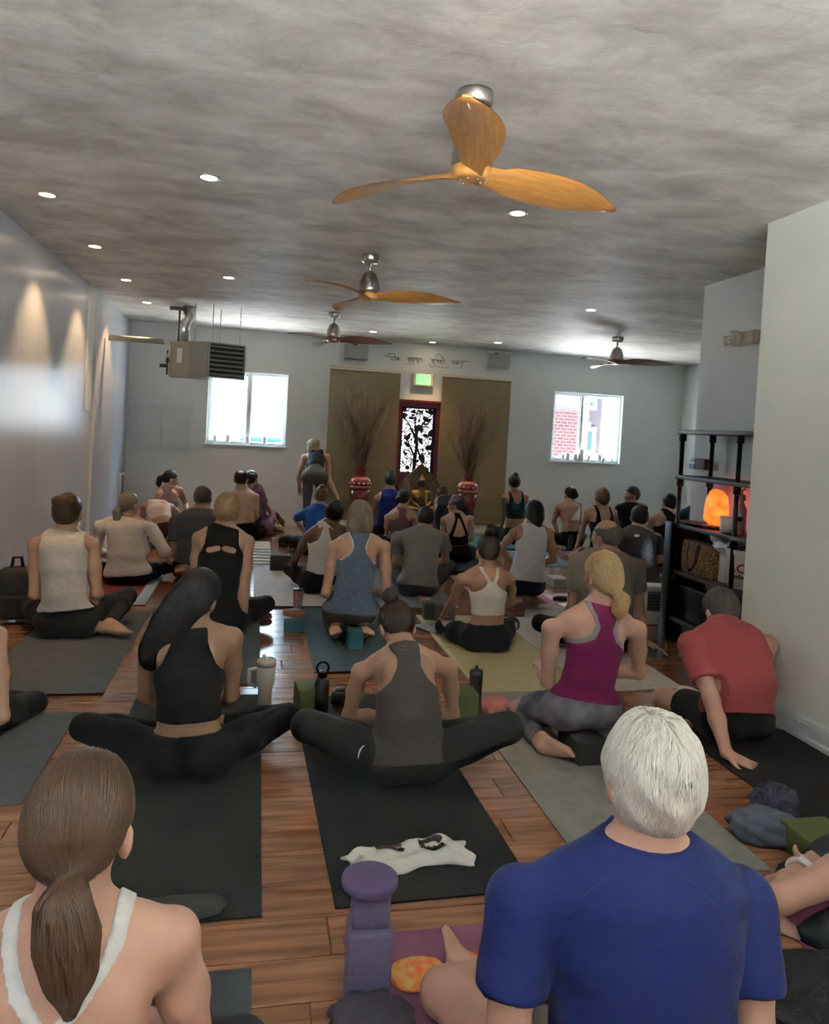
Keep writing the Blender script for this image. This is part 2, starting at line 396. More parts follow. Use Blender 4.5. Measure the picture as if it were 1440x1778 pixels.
for i in range(190):     # fine tendrils
    a, b_ = rl.uniform(.03, .9), rl.uniform(.02, .97); an = rl.uniform(0, 6.28); r_ = rl.uniform(.05, .13)
    p = np.array(LP(a, b_)); q = p+r_*np.array([math.cos(an), math.sin(an)]); mid = (p+q)/2+.035*np.array([-math.sin(an), math.cos(an)])*rl.choice((-1, 1))
    lo, hi = np.array([px0+.005, pz0]), np.array([px1-.005, pz1])
    ribbon(lat, [np.clip(z, lo, hi) for z in bez(p, mid, q, 6)], .0105)
for i in range(26):
    leaf(LP(rl.uniform(.06, .88), rl.uniform(.05, .95)), rl.uniform(0, 3.1), rl.uniform(.045, .09), rl.uniform(.02, .04))
lat.build('carved_screen', m_iron, door)

# access hatch on the back wall
p0, p1 = aty(232, 698, D), aty(332, 787, D); hx0, hx1, hz0, hz1 = p0[0], p1[0], p1[2], p0[2]
h = MB(); t = .05
h.span((hx0, D-.02, hz0), (hx0+t, D-.0005, hz1)).span((hx1-t, D-.02, hz0), (hx1, D-.0005, hz1)).span((hx0+t, D-.02, hz0), (hx1-t, D-.0005, hz0+t)).span((hx0+t, D-.02, hz1-t), (hx1-t, D-.0005, hz1))
m_hatch = plaster('hatch_paint', (.60, .63, .61), (.64, .67, .65), 1.2, .05)
hatch = h.build('door_2', m_hatch); tag(hatch, kind='structure')
mid = (hx0+hx1)/2-.02
for a, c in ((hx0+t+.004, mid-.003), (mid+.003, hx1-t-.004)):
    lf = MB().span((a+.004, D-.010, hz0+t+.010), (c-.004, D-.001, hz1-t-.010), .003).build('hatch_leaf', m_hatch, hatch)
MB().lathe([(.006, 0), (.012, .01), (.012, .016), (.004, .02)], (mid+.04, D-.014, (hz0+hz1)/2), 10, R=Rx(math.pi/2)).build('knob', m_white, hatch)

# outside: pavement, brick house, pale house, blue car
m_pave = M('pale_concrete', (.72, .70, .66), .9, var=.1)
tag(MB().span((-40, D+.3, -.5), (60, 80, -.3)).build('pavement', m_pave), kind='structure')
tag(MB().span((-40, -40, -.5), (60, YF-.3, -.3)).build('street', m_pave), kind='structure')
# unseen sky blockers added outside the front window: a sloped sheet and a far row
m_blocker = M('dark_sky_blocker', (.02, .022, .025), .9, spec=.1)
aw = MB(); aw.add([(-2.2, YF-.16, 2.75), (3.2, YF-.16, 2.75), (3.2, YF-2.3, 2.15), (-2.2, YF-2.3, 2.15), (-2.2, YF-.16, 2.72), (3.2, YF-.16, 2.72), (3.2, YF-2.3, 2.12), (-2.2, YF-2.3, 2.12)], [(0, 1, 2, 3), (4, 5, 6, 7), (0, 1, 5, 4), (1, 2, 6, 5), (2, 3, 7, 6), (3, 0, 4, 7)])
tag(aw.build('sky_blocker', m_blocker), kind='structure')  # unseen slope added so sky light misses the nearest backs
tag(MB().span((-30, -30, -.3), (40, -20, 9)).build('added_street_row', M('added_row_stucco', (.05, .05, .05), .9, var=.1)), kind='structure')  # unseen opposite row, added to block the low strip of sky
# ------------------------------------------------------------------ houses and car behind the windows
def brickmat(name, c1, c2, mort):
    m = bpy.data.materials.new(name); m.use_nodes = True; nt = m.node_tree; b = nt.nodes['Principled BSDF']
    g = nd(nt, 'ShaderNodeNewGeometry'); mp = nd(nt, 'ShaderNodeMapping'); mp.inputs['Rotation'].default_value = (math.pi/2, 0, 0); nt.links.new(g.outputs['Position'], mp.inputs[0])
    br = nd(nt, 'ShaderNodeTexBrick'); nt.links.new(mp.outputs[0], br.inputs[0]); br.inputs['Color1'].default_value = (*c1, 1); br.inputs['Color2'].default_value = (*c2, 1); br.inputs['Mortar'].default_value = (*mort, 1)
    br.inputs['Scale'].default_value = 3.2; br.inputs['Mortar Size'].default_value = .03; br.inputs['Row Height'].default_value = .25
    nt.links.new(br.outputs[0], b.inputs['Base Color']); b.inputs['Roughness'].default_value = .9; b.inputs['Specular IOR Level'].default_value = 0; return m
YB = 17.
def bx(u, v): p = aty(u, v, YB); return p[0], p[2]
house = empty('brick_house', (7.5, YB, -.3), 0, 'sunlit brick and lavender house with white window trim behind the square window', 'building')
m_lav = M('lavender_siding', (.0165, .0158, .0192), .8, spec=0., var=.06, stretch=(1, 1, 12))
m_brk = brickmat('pink_brick', (.0085, .0048, .0058), (.0098, .0056, .0066), (.015, .012, .013))
def hp(name, mb, mat): 
    o = mb.build(name, mat); o.parent = house; o.matrix_parent_inverse = house.matrix_basis.inverted(); return o
house.matrix_basis; bpy.context.view_layer.update()
def HP(name, lo, hi, mat, par=None):
    o = MB().span(np.array(lo)-np.array([7.5, YB, -.3]), np.array(hi)-np.array([7.5, YB, -.3])).build(name, mat, par or house); return o
HP('wall', (4.2, YB+.1, -.3), (16, YB+6, 6.2), m_lav)
ax, az = bx(964, 712); cx_, cz = bx(1008, 800)
HP('brick_bay', (4.4, YB-.12, -.3), (cx_, YB+.1, az), m_brk)
dx = bx(1012, 740)[0]
HP('downspout', (dx-.05, YB-.2, -.3), (dx+.05, YB-.1, 6), m_vinyl)
for (u0, v0, u1, v1) in ((1016, 690, 1036, 712), (1012, 741, 1033, 789)):
    a, c = bx(u0, v0), bx(u1, v1)
    f_ = HP('window', (a[0]-.02, YB, c[1]), (c[0], YB+.1, a[1]), m_vinyl)
    HP('pane', (a[0]+.08, YB-.02, c[1]+.1), (c[0]-.1, YB+.02, a[1]-.1), M('sky_blue_glass', (.010, .019, .021), .5, spec=0.), f_)
ex = bx(1056, 740)[0]
HP('corner_board', (ex, YB-.05, -.3), (ex+.3, YB+.1, 6.2), m_vinyl)
HP('roof', (4.0, YB-.3, 6.2), (16.2, YB+6.3, 6.4), M('grey_roof', (.3, .3, .3), .9))
ph = empty('pale_house', (0, 26, -.3), 0, 'overexposed pale house across the yard beyond the window by the heater', 'building')
m_pale = M('white_stucco', (.88, .87, .84), .9)
MB().span((-7, 0, 0), (4.5, 8, 3.4)).build('wall', m_pale, ph)
MB().span((-7.3, -.3, 3.4), (4.8, 8.3, 3.6)).build('roof', M('grey_roof'), ph)
for i in range(4):
    wn = MB().span((-5+i*2.4, -.05, 1.2), (-4+i*2.4, .02, 2.6)).build('window', m_vinyl, ph)
    MB().span((-4.92+i*2.4, -.07, 1.28), (-4.08+i*2.4, -.04, 2.52)).build('pane', M('sky_blue_glass'), wn)
# parked car
cr = empty('parked_car', (.35, 15.5, -.3), 0, 'bright blue parked car seen through the window by the heater', 'car')
m_blue = M('blue_car_paint', (.004, .011, .019), .5, spec=0.)
prof = [(-2.2, .35), (-2.25, .75), (-2.05, .98), (-1.2, 1.05), (-.65, 1.48), (.75, 1.5), (1.45, 1.08), (2.1, .98), (2.25, .7), (2.2, .35)]
MB().prism(prof, 1, -.85, .85).build('body', m_blue, cr)
gw = MB().prism([(-1.05, 1.07), (-.6, 1.42), (.02, 1.43), (.02, 1.07)], 1, -.87, .87).prism([(.1, 1.07), (.1, 1.43), (.7, 1.43), (1.25, 1.07)], 1, -.87, .87)
gw.build('side_window', M('car_glass', (.006, .012, .014), .4, spec=0.), cr)
for wx in (-1.4, 1.4):
    for wy in (-.86, .86):
        w_ = MB().lathe([(.20, -.1), (.33, -.09), (.33, .09), (.20, .1)], (wx, wy, .33), 18, R=Rx(math.pi/2)).build('wheel', M('tyre', (.02, .02, .02), .8), cr)
# ------------------------------------------------------------------ ceiling fans
m_nickel = M('brushed_nickel', (.46, .44, .40), .32, metal=1., bump=.05, bscale=200, stretch=(1, 1, 20))
m_wood_y = M('honey_wood_blade', (.50, .235, .06), .38, var=.22, vscale=5, stretch=(1.5, 14, 14), coat=.2)
m_wood_d = M('walnut_blade', (.16, .065, .035), .4, var=.25, vscale=5, stretch=(1.5, 14, 14), coat=.2)
def fan(x, y, a0, wood, label):
    e = empty('ceiling_fan', (x, y, H), 0, label, 'fan', 'ceiling fans with three carved blades')
    zh = -.31
    MB().lathe([(.055, -.062), (.068, -.045), (.07, -.012), (.068, 0)], n=24).build('canopy', m_nickel, e)
    MB().lathe([(.013, -.14), (.013, -.05)], n=10).build('downrod', m_nickel, e)
    MB().lathe([(.078, zh+.02), (.082, zh+.05), (.074, zh+.11), (.052, zh+.165), (.024, zh+.185), (.018, zh+.19)], n=24).build('motor_housing', m_nickel, e)
    hub = MB().lathe([(.055, zh-.028), (.072, zh-.022), (.078, zh+.018), (.07, zh+.022)], n=24).build('hub', wood, e)
    for k in range(6):
        a = k*math.pi/3; MB().lathe([(.005, -.004), (.005, .004)], (.04*math.cos(a), .04*math.sin(a), zh-.03), 6).build('screw', m_nickel, hub)
    vs = []; fs = []; n = 14
    for i in range(n+1):
        t = i/n; r = .03+t*.67
        wd = (.045+.065*math.sin(min(1, t*1.5)*math.pi/2))*(1-max(0, (t-.55)/.45)**2.2*.86)
        if t < .16: wd = .05+.02*t
        tw = -math.radians(24*(1-t)**1.2+6); lift = .035*math.sin(t*math.pi)*.5-.02*t
        off = .018*math.sin(t*math.pi)
        for j in range(9):
            q = j/8*2-1; yy = q*wd
            th = .011*(1-.55*t)*math.sqrt(max(0, 1-q*q))+.0012
            for sg in (1, -1):
                Y = yy*math.cos(tw)-sg*th*math.sin(tw)+off; Z = yy*math.sin(tw)+sg*th*math.cos(tw)+lift+zh
                vs.append((r, Y, Z))
    for i in range(n):
        for j in range(8):
            for sg in (0, 1):
                a = (i*9+j)*2+sg; b_ = a+2; c = a+18; d_ = c+2; fs.append((a, b_, d_, c))
    for i in (0, n):
        for j in range(8): a = (i*9+j)*2; fs.append((a, a+1, a+3, a+2))
    me = MB().add(vs, fs, True).mesh('blade'); me.materials.append(wood)
    for k in range(3):
        o = link('blade', me, None, e); o.rotation_euler = (0, 0, math.radians(a0+120*k))
fan(.755, 2.795, 13, m_wood_y, 'honey wood ceiling fan with brushed nickel motor above the black towel mat')
fan(.77, 5.61, -16, m_wood_y, 'honey brown ceiling fan in mid-room above the kneeling bob-haired woman')
fan(.795, 8.59, -19, m_wood_d, 'dark walnut ceiling fan hanging near the altar wall beside the unit heater')
fan(4.33, 8.56, -31, m_wood_d, 'dark walnut ceiling fan hanging in front of the brick-view window')

# ------------------------------------------------------------------ recessed lights
m_bulb = M('warm_lamp_glow', (1, .9, .75), .5, emit=(1, .80, .55), estr=9)
m_ring = M('nickel_trim_ring', (.55, .53, .5), .3, metal=.8)
RING = MB().lathe([(.045, -.002), (.062, -.004), (.066, .0), (.045, .0)], n=22).mesh('trim_ring'); RING.materials.append(m_ring)
LENS = MB().lathe([(.0, .0), (.045, .0)], (0, 0, -.0025), n=22).mesh('lens'); LENS.materials.append(m_bulb)
def downlight(x, y, label, tilt=None, e_=9., group='recessed ceiling lights'):
    e = empty('recessed_light', (x, y, H), 0, label, 'light', group)
    link('trim_ring', RING, None, e); link('lens', LENS, None, e)
    l = bpy.data.lights.new('lamp', 'SPOT'); l.energy = e_; l.color = (1, .64, .32); l.spot_size = math.radians(75); l.spot_blend = .7; l.shadow_soft_size = .04
    o = bpy.data.objects.new('lamp', l); COL.objects.link(o); o.parent = e; o.location = (0, 0, -.012)
    if tilt: o.rotation_euler = (0, tilt, 0)
for y, lb in ((4.94, 'farthest from the unit heater'), (6.29, 'third from the unit heater'), (7.69, 'second from the unit heater'), (9.06, 'closest to the unit heater')):
    downlight(-1.33, y, 'recessed light in the row along the glossy wall, '+lb, math.radians(20), 17., 'recessed lights along the glossy wall')
for (x, y, lb) in ((-.33, 4.23, 'between the honey wood fan and the glossy wall'), (1.43, 4.19, 'on the shelf-unit side of the honey wood fan')): downlight(x, y, 'round recessed ceiling light '+lb, group='recessed lights beside the front fan')
for (x, y, lb) in ((-.335, 7.06, 'beside the mid-room honey brown fan'), (3.2, 6.94, 'between mid-room fan and shelf unit'), (-.33, 9.87, 'right behind the unit heater'), (1.45, 9.94, 'in front of the bamboo panel behind the standing teacher'), (3.23, 9.99, 'in front of the bamboo panel near the brick-view window')): downlight(x, y, 'small recessed ceiling light '+lb, group='recessed lights of the mid and far ceiling')
downlight(2.42, 10.55, 'recessed light right above the wall lettering and exit sign', e_=16.)

# ------------------------------------------------------------------ unit heater on rods
m_hgrey = M('heater_grey_enamel', (.31, .315, .28), .4, var=.04)
m_hdark = M('heater_inside', (.03, .03, .028), .7)
m_steel = M('galvanised_steel', (.62, .64, .64), .3, metal=.9, var=.15, vscale=30)
HX0, HX1, HY0, HY1, HZ0, HZ1 = -.79, -.12, 8.75, 9.6, 1.96, 2.36
# the louvred face looks towards +x/-y; body turned
he = empty('unit_heater', (-.56, 9.0, 1.96), math.radians(0), 'grey hanging unit heater with louvred grille, on ceiling rods', 'heater')
A = aty(328, 655, 8.75); B = aty(361, 655, 8.62); Cc = aty(423, 663, 8.85)
off = np.array([-.56, 9.0, 1.96])
x_l, x_m, x_r = -1.04, -.60, -.19
body = MB().prism([(x_l, 9.25), (x_l+.0, 8.95), (-.795, 8.70), (x_m, 8.62), (x_r, 8.78), (x_r, 9.25)], 2, 1.965, 2.36)
body.v = [tuple(np.array(v)-off) for v in body.v]; body.build('body', m_hgrey, he)
p, q = np.array([x_m+.01, 8.62]), np.array([x_r-.005, 8.775]); dirv = unit(q-p); nrm = np.array([dirv[1], -dirv[0]]); Wd = np.linalg.norm(q-p)
g_ = MB(); mid = (p+q)/2+nrm*.004; ang = math.atan2(dirv[1], dirv[0])
MB().box(np.array([*mid, 2.165])-off, (Wd-.02, .006, .37), Rz(ang)).build('grille_back', m_hdark, he)
fr_ = MB()
for zz in (1.972, 2.352): fr_.box(np.array([*(mid+nrm*.008), zz])-off, (Wd, .022, .016), Rz(ang))
for s_ in (-1, 1): fr_.box(np.array([*(mid+nrm*.008+dirv*s_*(Wd/2-.006)), 2.162])-off, (.014, .022, .39), Rz(ang))
fr_.build('grille_frame', m_hgrey, he)
for i in range(7):
    MB().box(np.array([*(mid+nrm*.018), 2.005+i*.052])-off, (Wd-.03, .042, .006), Rz(ang)@Rx(.5)).build('louvre', m_hgrey, he)
MB().box(np.array([-.915, 8.8185, 2.20])-off, (.09, .004, .17), Rz(math.atan2(8.70-8.95, -.795+1.04))).build('rating_label', M('printed_label', (.72, .72, .68), .6, var=.25, vscale=60), he)
for (x, y) in ((-.76, 8.80), (-.56, 8.74), (-.50, 9.15), (-.26, 8.86)):
    MB().tube([(x+.56, y-9.0, .39), (x+.56, y-9.0, H-1.96)], .005, 6).build('hanger_rod', m_steel, he)
MB().tube([(-.35, .1, .42), (-.35, .1, .60), (-.30, .12, .72), (-.30, .12, .84)], [.075, .075, .072, .072], 14).build('flue', m_steel, he)
MB().tube([(-1.15, .0, .40), (-.55, -.02, .40)], .035, 10).build('vent_pipe', m_hgrey, he)
MB().tube([(-.60, -.02, .40), (-.50, -.03, .40), (-.47, -.04, .33), (-.49, -.05, .22)], .028, 10).build('pipe_elbow', m_steel, he)
gv = MB().tube([(-.50, -.06, .30), (-.50, -.06, .02)], .010, 8).tube([(-.50, -.06, .12), (-.58, -.06, .12)], .02, 8).lathe([(.012, 0), (.02, .01), (.02, .03), (.012, .04)], (-.50, -.06, .16), 8)
gv.build('gas_valve', M('dark_cast_iron', (.06, .06, .06), .6), he)
MB().tube([(-.40, .05, .40), (-.40, .05, .82)], .012, 8).box((-.42, .05, .80), (.18, .06, .04)).build('gas_pipe', M('dark_cast_iron'), he)

# ------------------------------------------------------------------ wall speakers
m_spk = M('grey_speaker_shell', (.36, .36, .36), .5)
m_spk2 = M('grey_speaker_cloth', (.30, .30, .30), .8, bump=.2, bscale=300)
def wall_speaker(u, v, label):
    c = aty(u, v, D-.1); e = empty('wall_speaker', (c[0], D, c[2]), 0, label, 'speaker', 'grey loudspeakers flanking the lettering')
    MB().prism([(-.145, -.02), (-.17, -.16), (.17, -.16), (.145, -.02)], 2, -.10, .10).build('cabinet', m_spk, e)
    MB().box((0, -.165, 0), (.34, .02, .20), None, .009).build('grille', m_spk2, e)
    MB().box((0, -.02, .06), (.06, .04, .14)).build('bracket', M('dark_cast_iron'), e)
wall_speaker(618, 612, 'grey wall loudspeaker above the bamboo panel beside the standing teacher')
wall_speaker(865, 627, 'grey wall loudspeaker above the panel behind the teal-bra woman')

# ------------------------------------------------------------------ bamboo panels
m_mat = M('woven_bamboo', (.21, .165, .075), .45, var=.22, vscale=8, stretch=(1, 1, 40), bump=.25, bscale=8, coat=.25)
m_rail = M('cream_rail', (.75, .70, .56), .5)
def panel(u0, v0, u1, v1, useam, label):
    a, b_ = aty(u0, v0, D-.05), aty(u1, v1, D-.05); zt = (a[2]+b_[2])/2
    e = empty('bamboo_panel', ((a[0]+b_[0])/2, D, 0), 0, label, 'wall panel', 'bamboo panels either side of the door')
    xs_ = aty(useam, (v0+v1)/2, D-.05)[0]-(a[0]+b_[0])/2; hw = (b_[0]-a[0])/2
    MB().box((0, -.055, zt), (2*hw+.02, .03, .022), None, .004).box((0, -.03, zt-.035), (2*hw+.02, .05, .02), None, .004).build('rail', m_rail, e)
    for xa, xb, yy in ((-hw, xs_, -.022), (xs_-.01, hw, -.03)):
        MB().span((xa, yy-.003, .16), (xb, yy+.003, zt-.04)).build('fabric', m_mat, e)
        MB().span((xa, yy-.008, .13), (xb, yy+.008, .16), .003).build('hem_bar', m_mat, e)
panel(575, 634, 697, 644, 640, 'tall bamboo wall panel behind the standing teacher')
panel(770, 649, 889, 657, 826, 'tall bamboo wall panel beside the square brick-view window')

# ------------------------------------------------------------------ exit sign
c = aty(734, 660, D); e = empty('exit_sign', (c[0], D, c[2]), 0, 'lit green exit sign above the carved door', 'sign')
MB().box((0, -.03, 0), (.30, .06, .19), None, .01).build('housing', M('cream_plastic', (.62, .56, .42), .5), e)
MB().box((0, -.062, .005), (.215, .004, .15)).build('face', M('exit_face', (.3, .6, .3), .5, emit=(.10, .75, .12), estr=.8), e)
cu = bpy.data.curves.new('exit_letters', 'FONT'); cu.body = 'EXIT'; cu.size = .155; cu.align_x = 'CENTER'; cu.align_y = 'CENTER'; cu.extrude = .002
def text_mesh(name, cu, mat, parent, loc, rot, scale=(1, 1, 1)):
    t = bpy.data.objects.new(name+'_tmp', cu); COL.objects.link(t); dg = bpy.context.evaluated_depsgraph_get()
    me = bpy.data.meshes.new_from_object(t.evaluated_get(dg)); bpy.data.objects.remove(t); me.materials.clear()
    o = link(name, me, mat, parent, loc); o.rotation_euler = rot; o.scale = scale; return o
text_mesh('letters', cu, M('exit_green', (.02, .3, .03), .5, emit=(.02, .55, .04), estr=1.6), e, (0, -.066, .002), (math.pi/2, 0, 0), (.62, 1, 1))

# ------------------------------------------------------------------ wall lettering (brushed strokes)
ST = [
 [[(60, 150), (95, 165), (150, 170), (215, 178), (318, 186)], 10], [[(110, 130), (125, 118), (160, 122), (200, 128), (215, 105)], 7], [[(110, 130), (130, 140), (175, 138)], 6],
 [[(160, 195), (170, 215), (185, 205), (195, 190)], 10], [[(190, 205), (205, 225), (195, 250)], 9], [[(238, 178), (232, 150), (215, 128)], 7], [[(235, 180), (235, 240)], 10],
 [[(255, 215), (262, 195), (280, 205), (268, 235), (255, 215)], 8], [[(285, 186), (285, 245)], 9], [[(290, 210), (305, 200), (302, 225)], 8], [[(335, 205), (337, 209)], 12], [[(337, 235), (339, 239)], 12],
 [[(415, 190), (500, 192), (590, 198), (668, 204)], 10], [[(430, 215), (450, 205), (465, 215), (445, 240), (470, 262)], 10], [[(480, 195), (480, 260)], 9],
 [[(500, 200), (498, 235), (525, 238)], 10], [[(528, 195), (528, 265)], 9], [[(545, 215), (575, 205), (560, 240), (590, 265)], 10], [[(595, 200), (592, 240), (615, 225)], 8], [[(625, 205), (605, 260), (600, 290)], 8], [[(655, 205), (652, 262)], 9],
 [[(385, 290), (420, 300), (470, 280), (520, 275), (550, 290), (530, 300)], 6], [[(690, 225), (692, 229)], 12], [[(692, 255), (694, 259)], 12],
 [[(785, 215), (850, 220), (920, 228), (1020, 235)], 10], [[(800, 240), (820, 230), (835, 240), (812, 265), (838, 285)], 10], [[(850, 222), (848, 290)], 9],
 [[(770, 285), (775, 320), (810, 340), (845, 325), (855, 290)], 7], [[(860, 220), (870, 165), (915, 130), (960, 150), (985, 185), (985, 225)], 7], [[(870, 240), (890, 260), (905, 240), (895, 225)], 9], [[(915, 228), (918, 285)], 9],
 [[(930, 235), (955, 250), (935, 270), (962, 285)], 9], [[(965, 232), (968, 290)], 8], [[(1005, 235), (1008, 290)], 9], [[(1000, 232), (990, 200), (965, 185)], 7], [[(855, 290), (900, 325), (980, 350), (1050, 352), (1080, 315)], 6],
 [[(1112, 238), (1200, 242), (1300, 245), (1345, 242), (1400, 258)], 9], [[(1125, 260), (1145, 255), (1135, 285), (1155, 295)], 10], [[(1165, 242), (1165, 300)], 9], [[(1180, 275), (1195, 260), (1205, 280), (1185, 290)], 9], [[(1212, 245), (1210, 305)], 9],
 [[(1225, 265), (1245, 262), (1235, 285), (1255, 295)], 9], [[(1270, 265), (1290, 270), (1262, 285)], 9], [[(1298, 248), (1292, 300), (1280, 330), (1255, 348)], 8]]
wl = MB()
for pts, wd in ST:
    P_ = [aty(660+x/9, 600+y/9, D-.002) for x, y in pts]
    pts2 = [(p[0], p[2]) for p in P_]
    # smooth
    for _ in range(2):
        q = [pts2[0]]
        for a, b_ in zip(pts2[:-1], pts2[1:]): q += [(a[0]*.75+b_[0]*.25, a[1]*.75+b_[1]*.25), (a[0]*.25+b_[0]*.75, a[1]*.25+b_[1]*.75)]
        pts2 = q+[pts2[-1]]
    n = len(pts2); ww = [wd/9*.0082*(.45+.55*math.sin(math.pi*(i+.6)/(n+.2))) for i in range(n)]
    ribbon(wl, pts2, ww, D-.002, .003)
c = aty(742, 628, D)
wl.v = [(v[0]-c[0], v[1]-D, v[2]-c[2]) for v in wl.v]
o = wl.build('wall_lettering', M('black_vinyl', (.012, .01, .01), .5), None, (c[0], D, c[2]))
tag(o, 'black brushed Devanagari lettering across the altar wall', 'lettering')

# ------------------------------------------------------------------ emergency light, wall box, vents, outlets
c = atx(1303, 588, XR2); e = empty('emergency_light', (XR2, c[1], c[2]), 0, 'cream emergency light head on the recess wall', 'light')
m_cr = M('aged_cream_plastic', (.50, .46, .34), .45)
MB().box((-.035, 0, 0), (.07, .26, .10), None, .02).build('housing', m_cr, e)
lh = MB().lathe([(.045, 0), (.055, .02), (.06, .05), (.05, .055)], (-.06, .05, 0), 16, R=Ry(-math.pi/2)@Rx(.25)).build('lamp_head', m_cr, e)
for k in range(7):
    a = k*math.pi/3; r_ = 0 if k == 6 else .03
    MB().lathe([(.011, -.01), (.011, .006), (.006, .01)], (-.118, .05+r_*math.cos(a), r_*math.sin(a)), 8, R=Ry(-math.pi/2)).build('led', m_steel, lh)
MB().tube([(-.03, .12, 0), (-.05, .17, .0), (-.09, .19, -.005)], [.03, .035, .04], 10).build('side_lamp', m_cr, e)
c = atx(1222, 806, XR2); e = empty('wall_box', (XR2, c[1], c[2]), 0, 'small brown control box with white and black faceplate behind shelf unit', 'control box')
MB().box((-.03, 0, 0), (.06, .20, .085), None, .003).build('housing', M('brown_laminate', (.13, .06, .03), .5), e)
MB().box((-.062, .065, .018), (.004, .075, .045)).build('display', M('white_plastic', (.75, .75, .75), .4), e)
for k, (a, b_) in enumerate(((.085, .02), (.06, .022), (.045, .02))): MB().box((-.065, a-.01, b_+.004), (.003, .016, .014), Rx(.3*k)).build('icon', M('black_plastic', (.02, .02, .02), .4), e)
MB().box((-.062, .065, -.022), (.004, .075, .035)).build('keypad', M('black_plastic'), e)
def register(u, v, hh, label):
    c = atx(u, v, XL-.04); e = empty('wall_register', (XL-.04, c[1], c[2]), 0, label, 'vent')
    MB().box((.012, 0, 0), (.024, .26, hh), None, .004).build('frame', m_white, e)
    for k in range(4): MB().box((.026, -.08+k*.053, 0), (.006, .03, hh-.06)).build('slat', M('grey_vent_slot', (.30, .32, .32), .5), e)
register(209, 842, .34, 'white wall register with vertical slats at the far end of the glossy wall')
def outlet(x, y, z, nx, ny, label):
    e = empty('wall_outlet', (x, y, z), 0, label, 'outlet')
    R = Rz(math.atan2(ny, nx))
    MB().box((0, 0, 0), (.012, .075, .118), R, .004).build('cover_plate', m_vinyl, e)
    for s_ in (-.024, .024): MB().box(np.array([.007, 0, s_])@R.T, (.004, .034, .03), R, .0015).build('socket', m_white, e)
    return e
c = atx(134, 964, XL); outlet(XL+.006, c[1], max(.3, c[2]), 1, 0, 'white outlet cover low on the glossy wall')

# ------------------------------------------------------------------ vases with branches
m_vase = M('red_glazed_vase', (.14, .012, .010), .22, var=.3, vscale=20, coat=.5)
m_vase2 = M('copper_vase_band', (.22, .040, .022), .3, var=.3, vscale=40, coat=.3, metal=.25)
m_gem = M('white_inlay_dot', (.75, .62, .52), .3)
m_twig = M('curly_willow_twig', (.17, .105, .06), .8, var=.3)
def vase(x, y, seed, label, blabel):
    e = empty('floor_vase', (x, y, 0), 0, label, 'vase', 'red floor vases with branches')
    MB().lathe([(.085, 0), (.10, .012), (.085, .05), (.095, .25), (.125, .48), (.145, .62)], n=28).build('lower_body', m_vase, e)
    MB().lathe([(.145, .62), (.158, .64), (.158, .66), (.15, .67), (.152, .68)], n=28).build('rib', m_vase2, e)
    sh = MB().lathe([(.150, .68), (.156, .71), (.145, .765), (.105, .80), (.075, .815)], n=28).build('shoulder', m_vase2, e)
    MB().lathe([(.075, .815), (.066, .84), (.068, .88), (.082, .915), (.085, .925), (.07, .925)], n=28).build('neck', m_vase, e)
    for k in range(14):
        a = k*2*math.pi/14; MB().lathe([(.013, 0), (.013, .004), (.005, .007)], (.157*math.cos(a), .157*math.sin(a), .715), 8, R=Rz(a)@Ry(math.pi/2)).build('inlay', m_gem, sh)
    r_ = random.Random(seed); tw = MB()
    for k in range(58):
        an = r_.uniform(0, 6.28); sp = r_.uniform(.03, .42); hh = r_.uniform(.75, 1.22)
        p = np.array([.05*math.cos(an)*r_.random(), .05*math.sin(an)*r_.random(), .80]); pts = [p]; nseg = 11
        ph1, ph2 = r_.uniform(0, 6), r_.uniform(0, 6)
        for i in range(1, nseg+1):
            t = i/nseg; rad = sp*min(1, t*1.25)**1.1*(1-.25*max(0, t-.7)/.3)
            w_ = .034*(t**.5)
            pts.append(np.array([math.cos(an)*rad+w_*math.sin(9*t+ph1), .6*math.sin(an)*rad+w_*math.sin(8*t+ph2), .80+hh*t]))
        tw.tube(pts, [.0075*(1-.70*i/nseg) for i in range(nseg+1)], 4, cap=False)
        for b_ in range(8):
            i0 = r_.randint(3, nseg-1); p0 = pts[i0]; a2 = an+r_.uniform(-1.3, 1.3); ln = r_.uniform(.10, .30); q = [p0]
            for j in range(1, 6):
                t = j/5; q.append(p0+ln*t*np.array([math.cos(a2)*.45, math.sin(a2)*.3, .9])+.018*np.array([math.sin(7*t+ph2+b_), math.cos(6*t+ph1), 0])*t)
            tw.tube(q, [.0042*(1-.6*j/5) for j in range(6)], 3, cap=False)
    b_ = tw.build('branch_bunch', m_twig, None, (x, y, 0)); tag(b_, blabel, 'branches', 'curly willow branches in the vases')
p = aty(625, 840, 10.45); vase(p[0], 10.45, 5, 'red glazed floor vase beside the standing teacher', 'curly willow branches in the vase beside the standing teacher')
p = aty(813, 845, 10.45); vase(p[0], 10.45, 9, 'red glazed floor vase between altar statue and teal-bra woman', 'curly willow branches in the vase near the teal-bra woman')
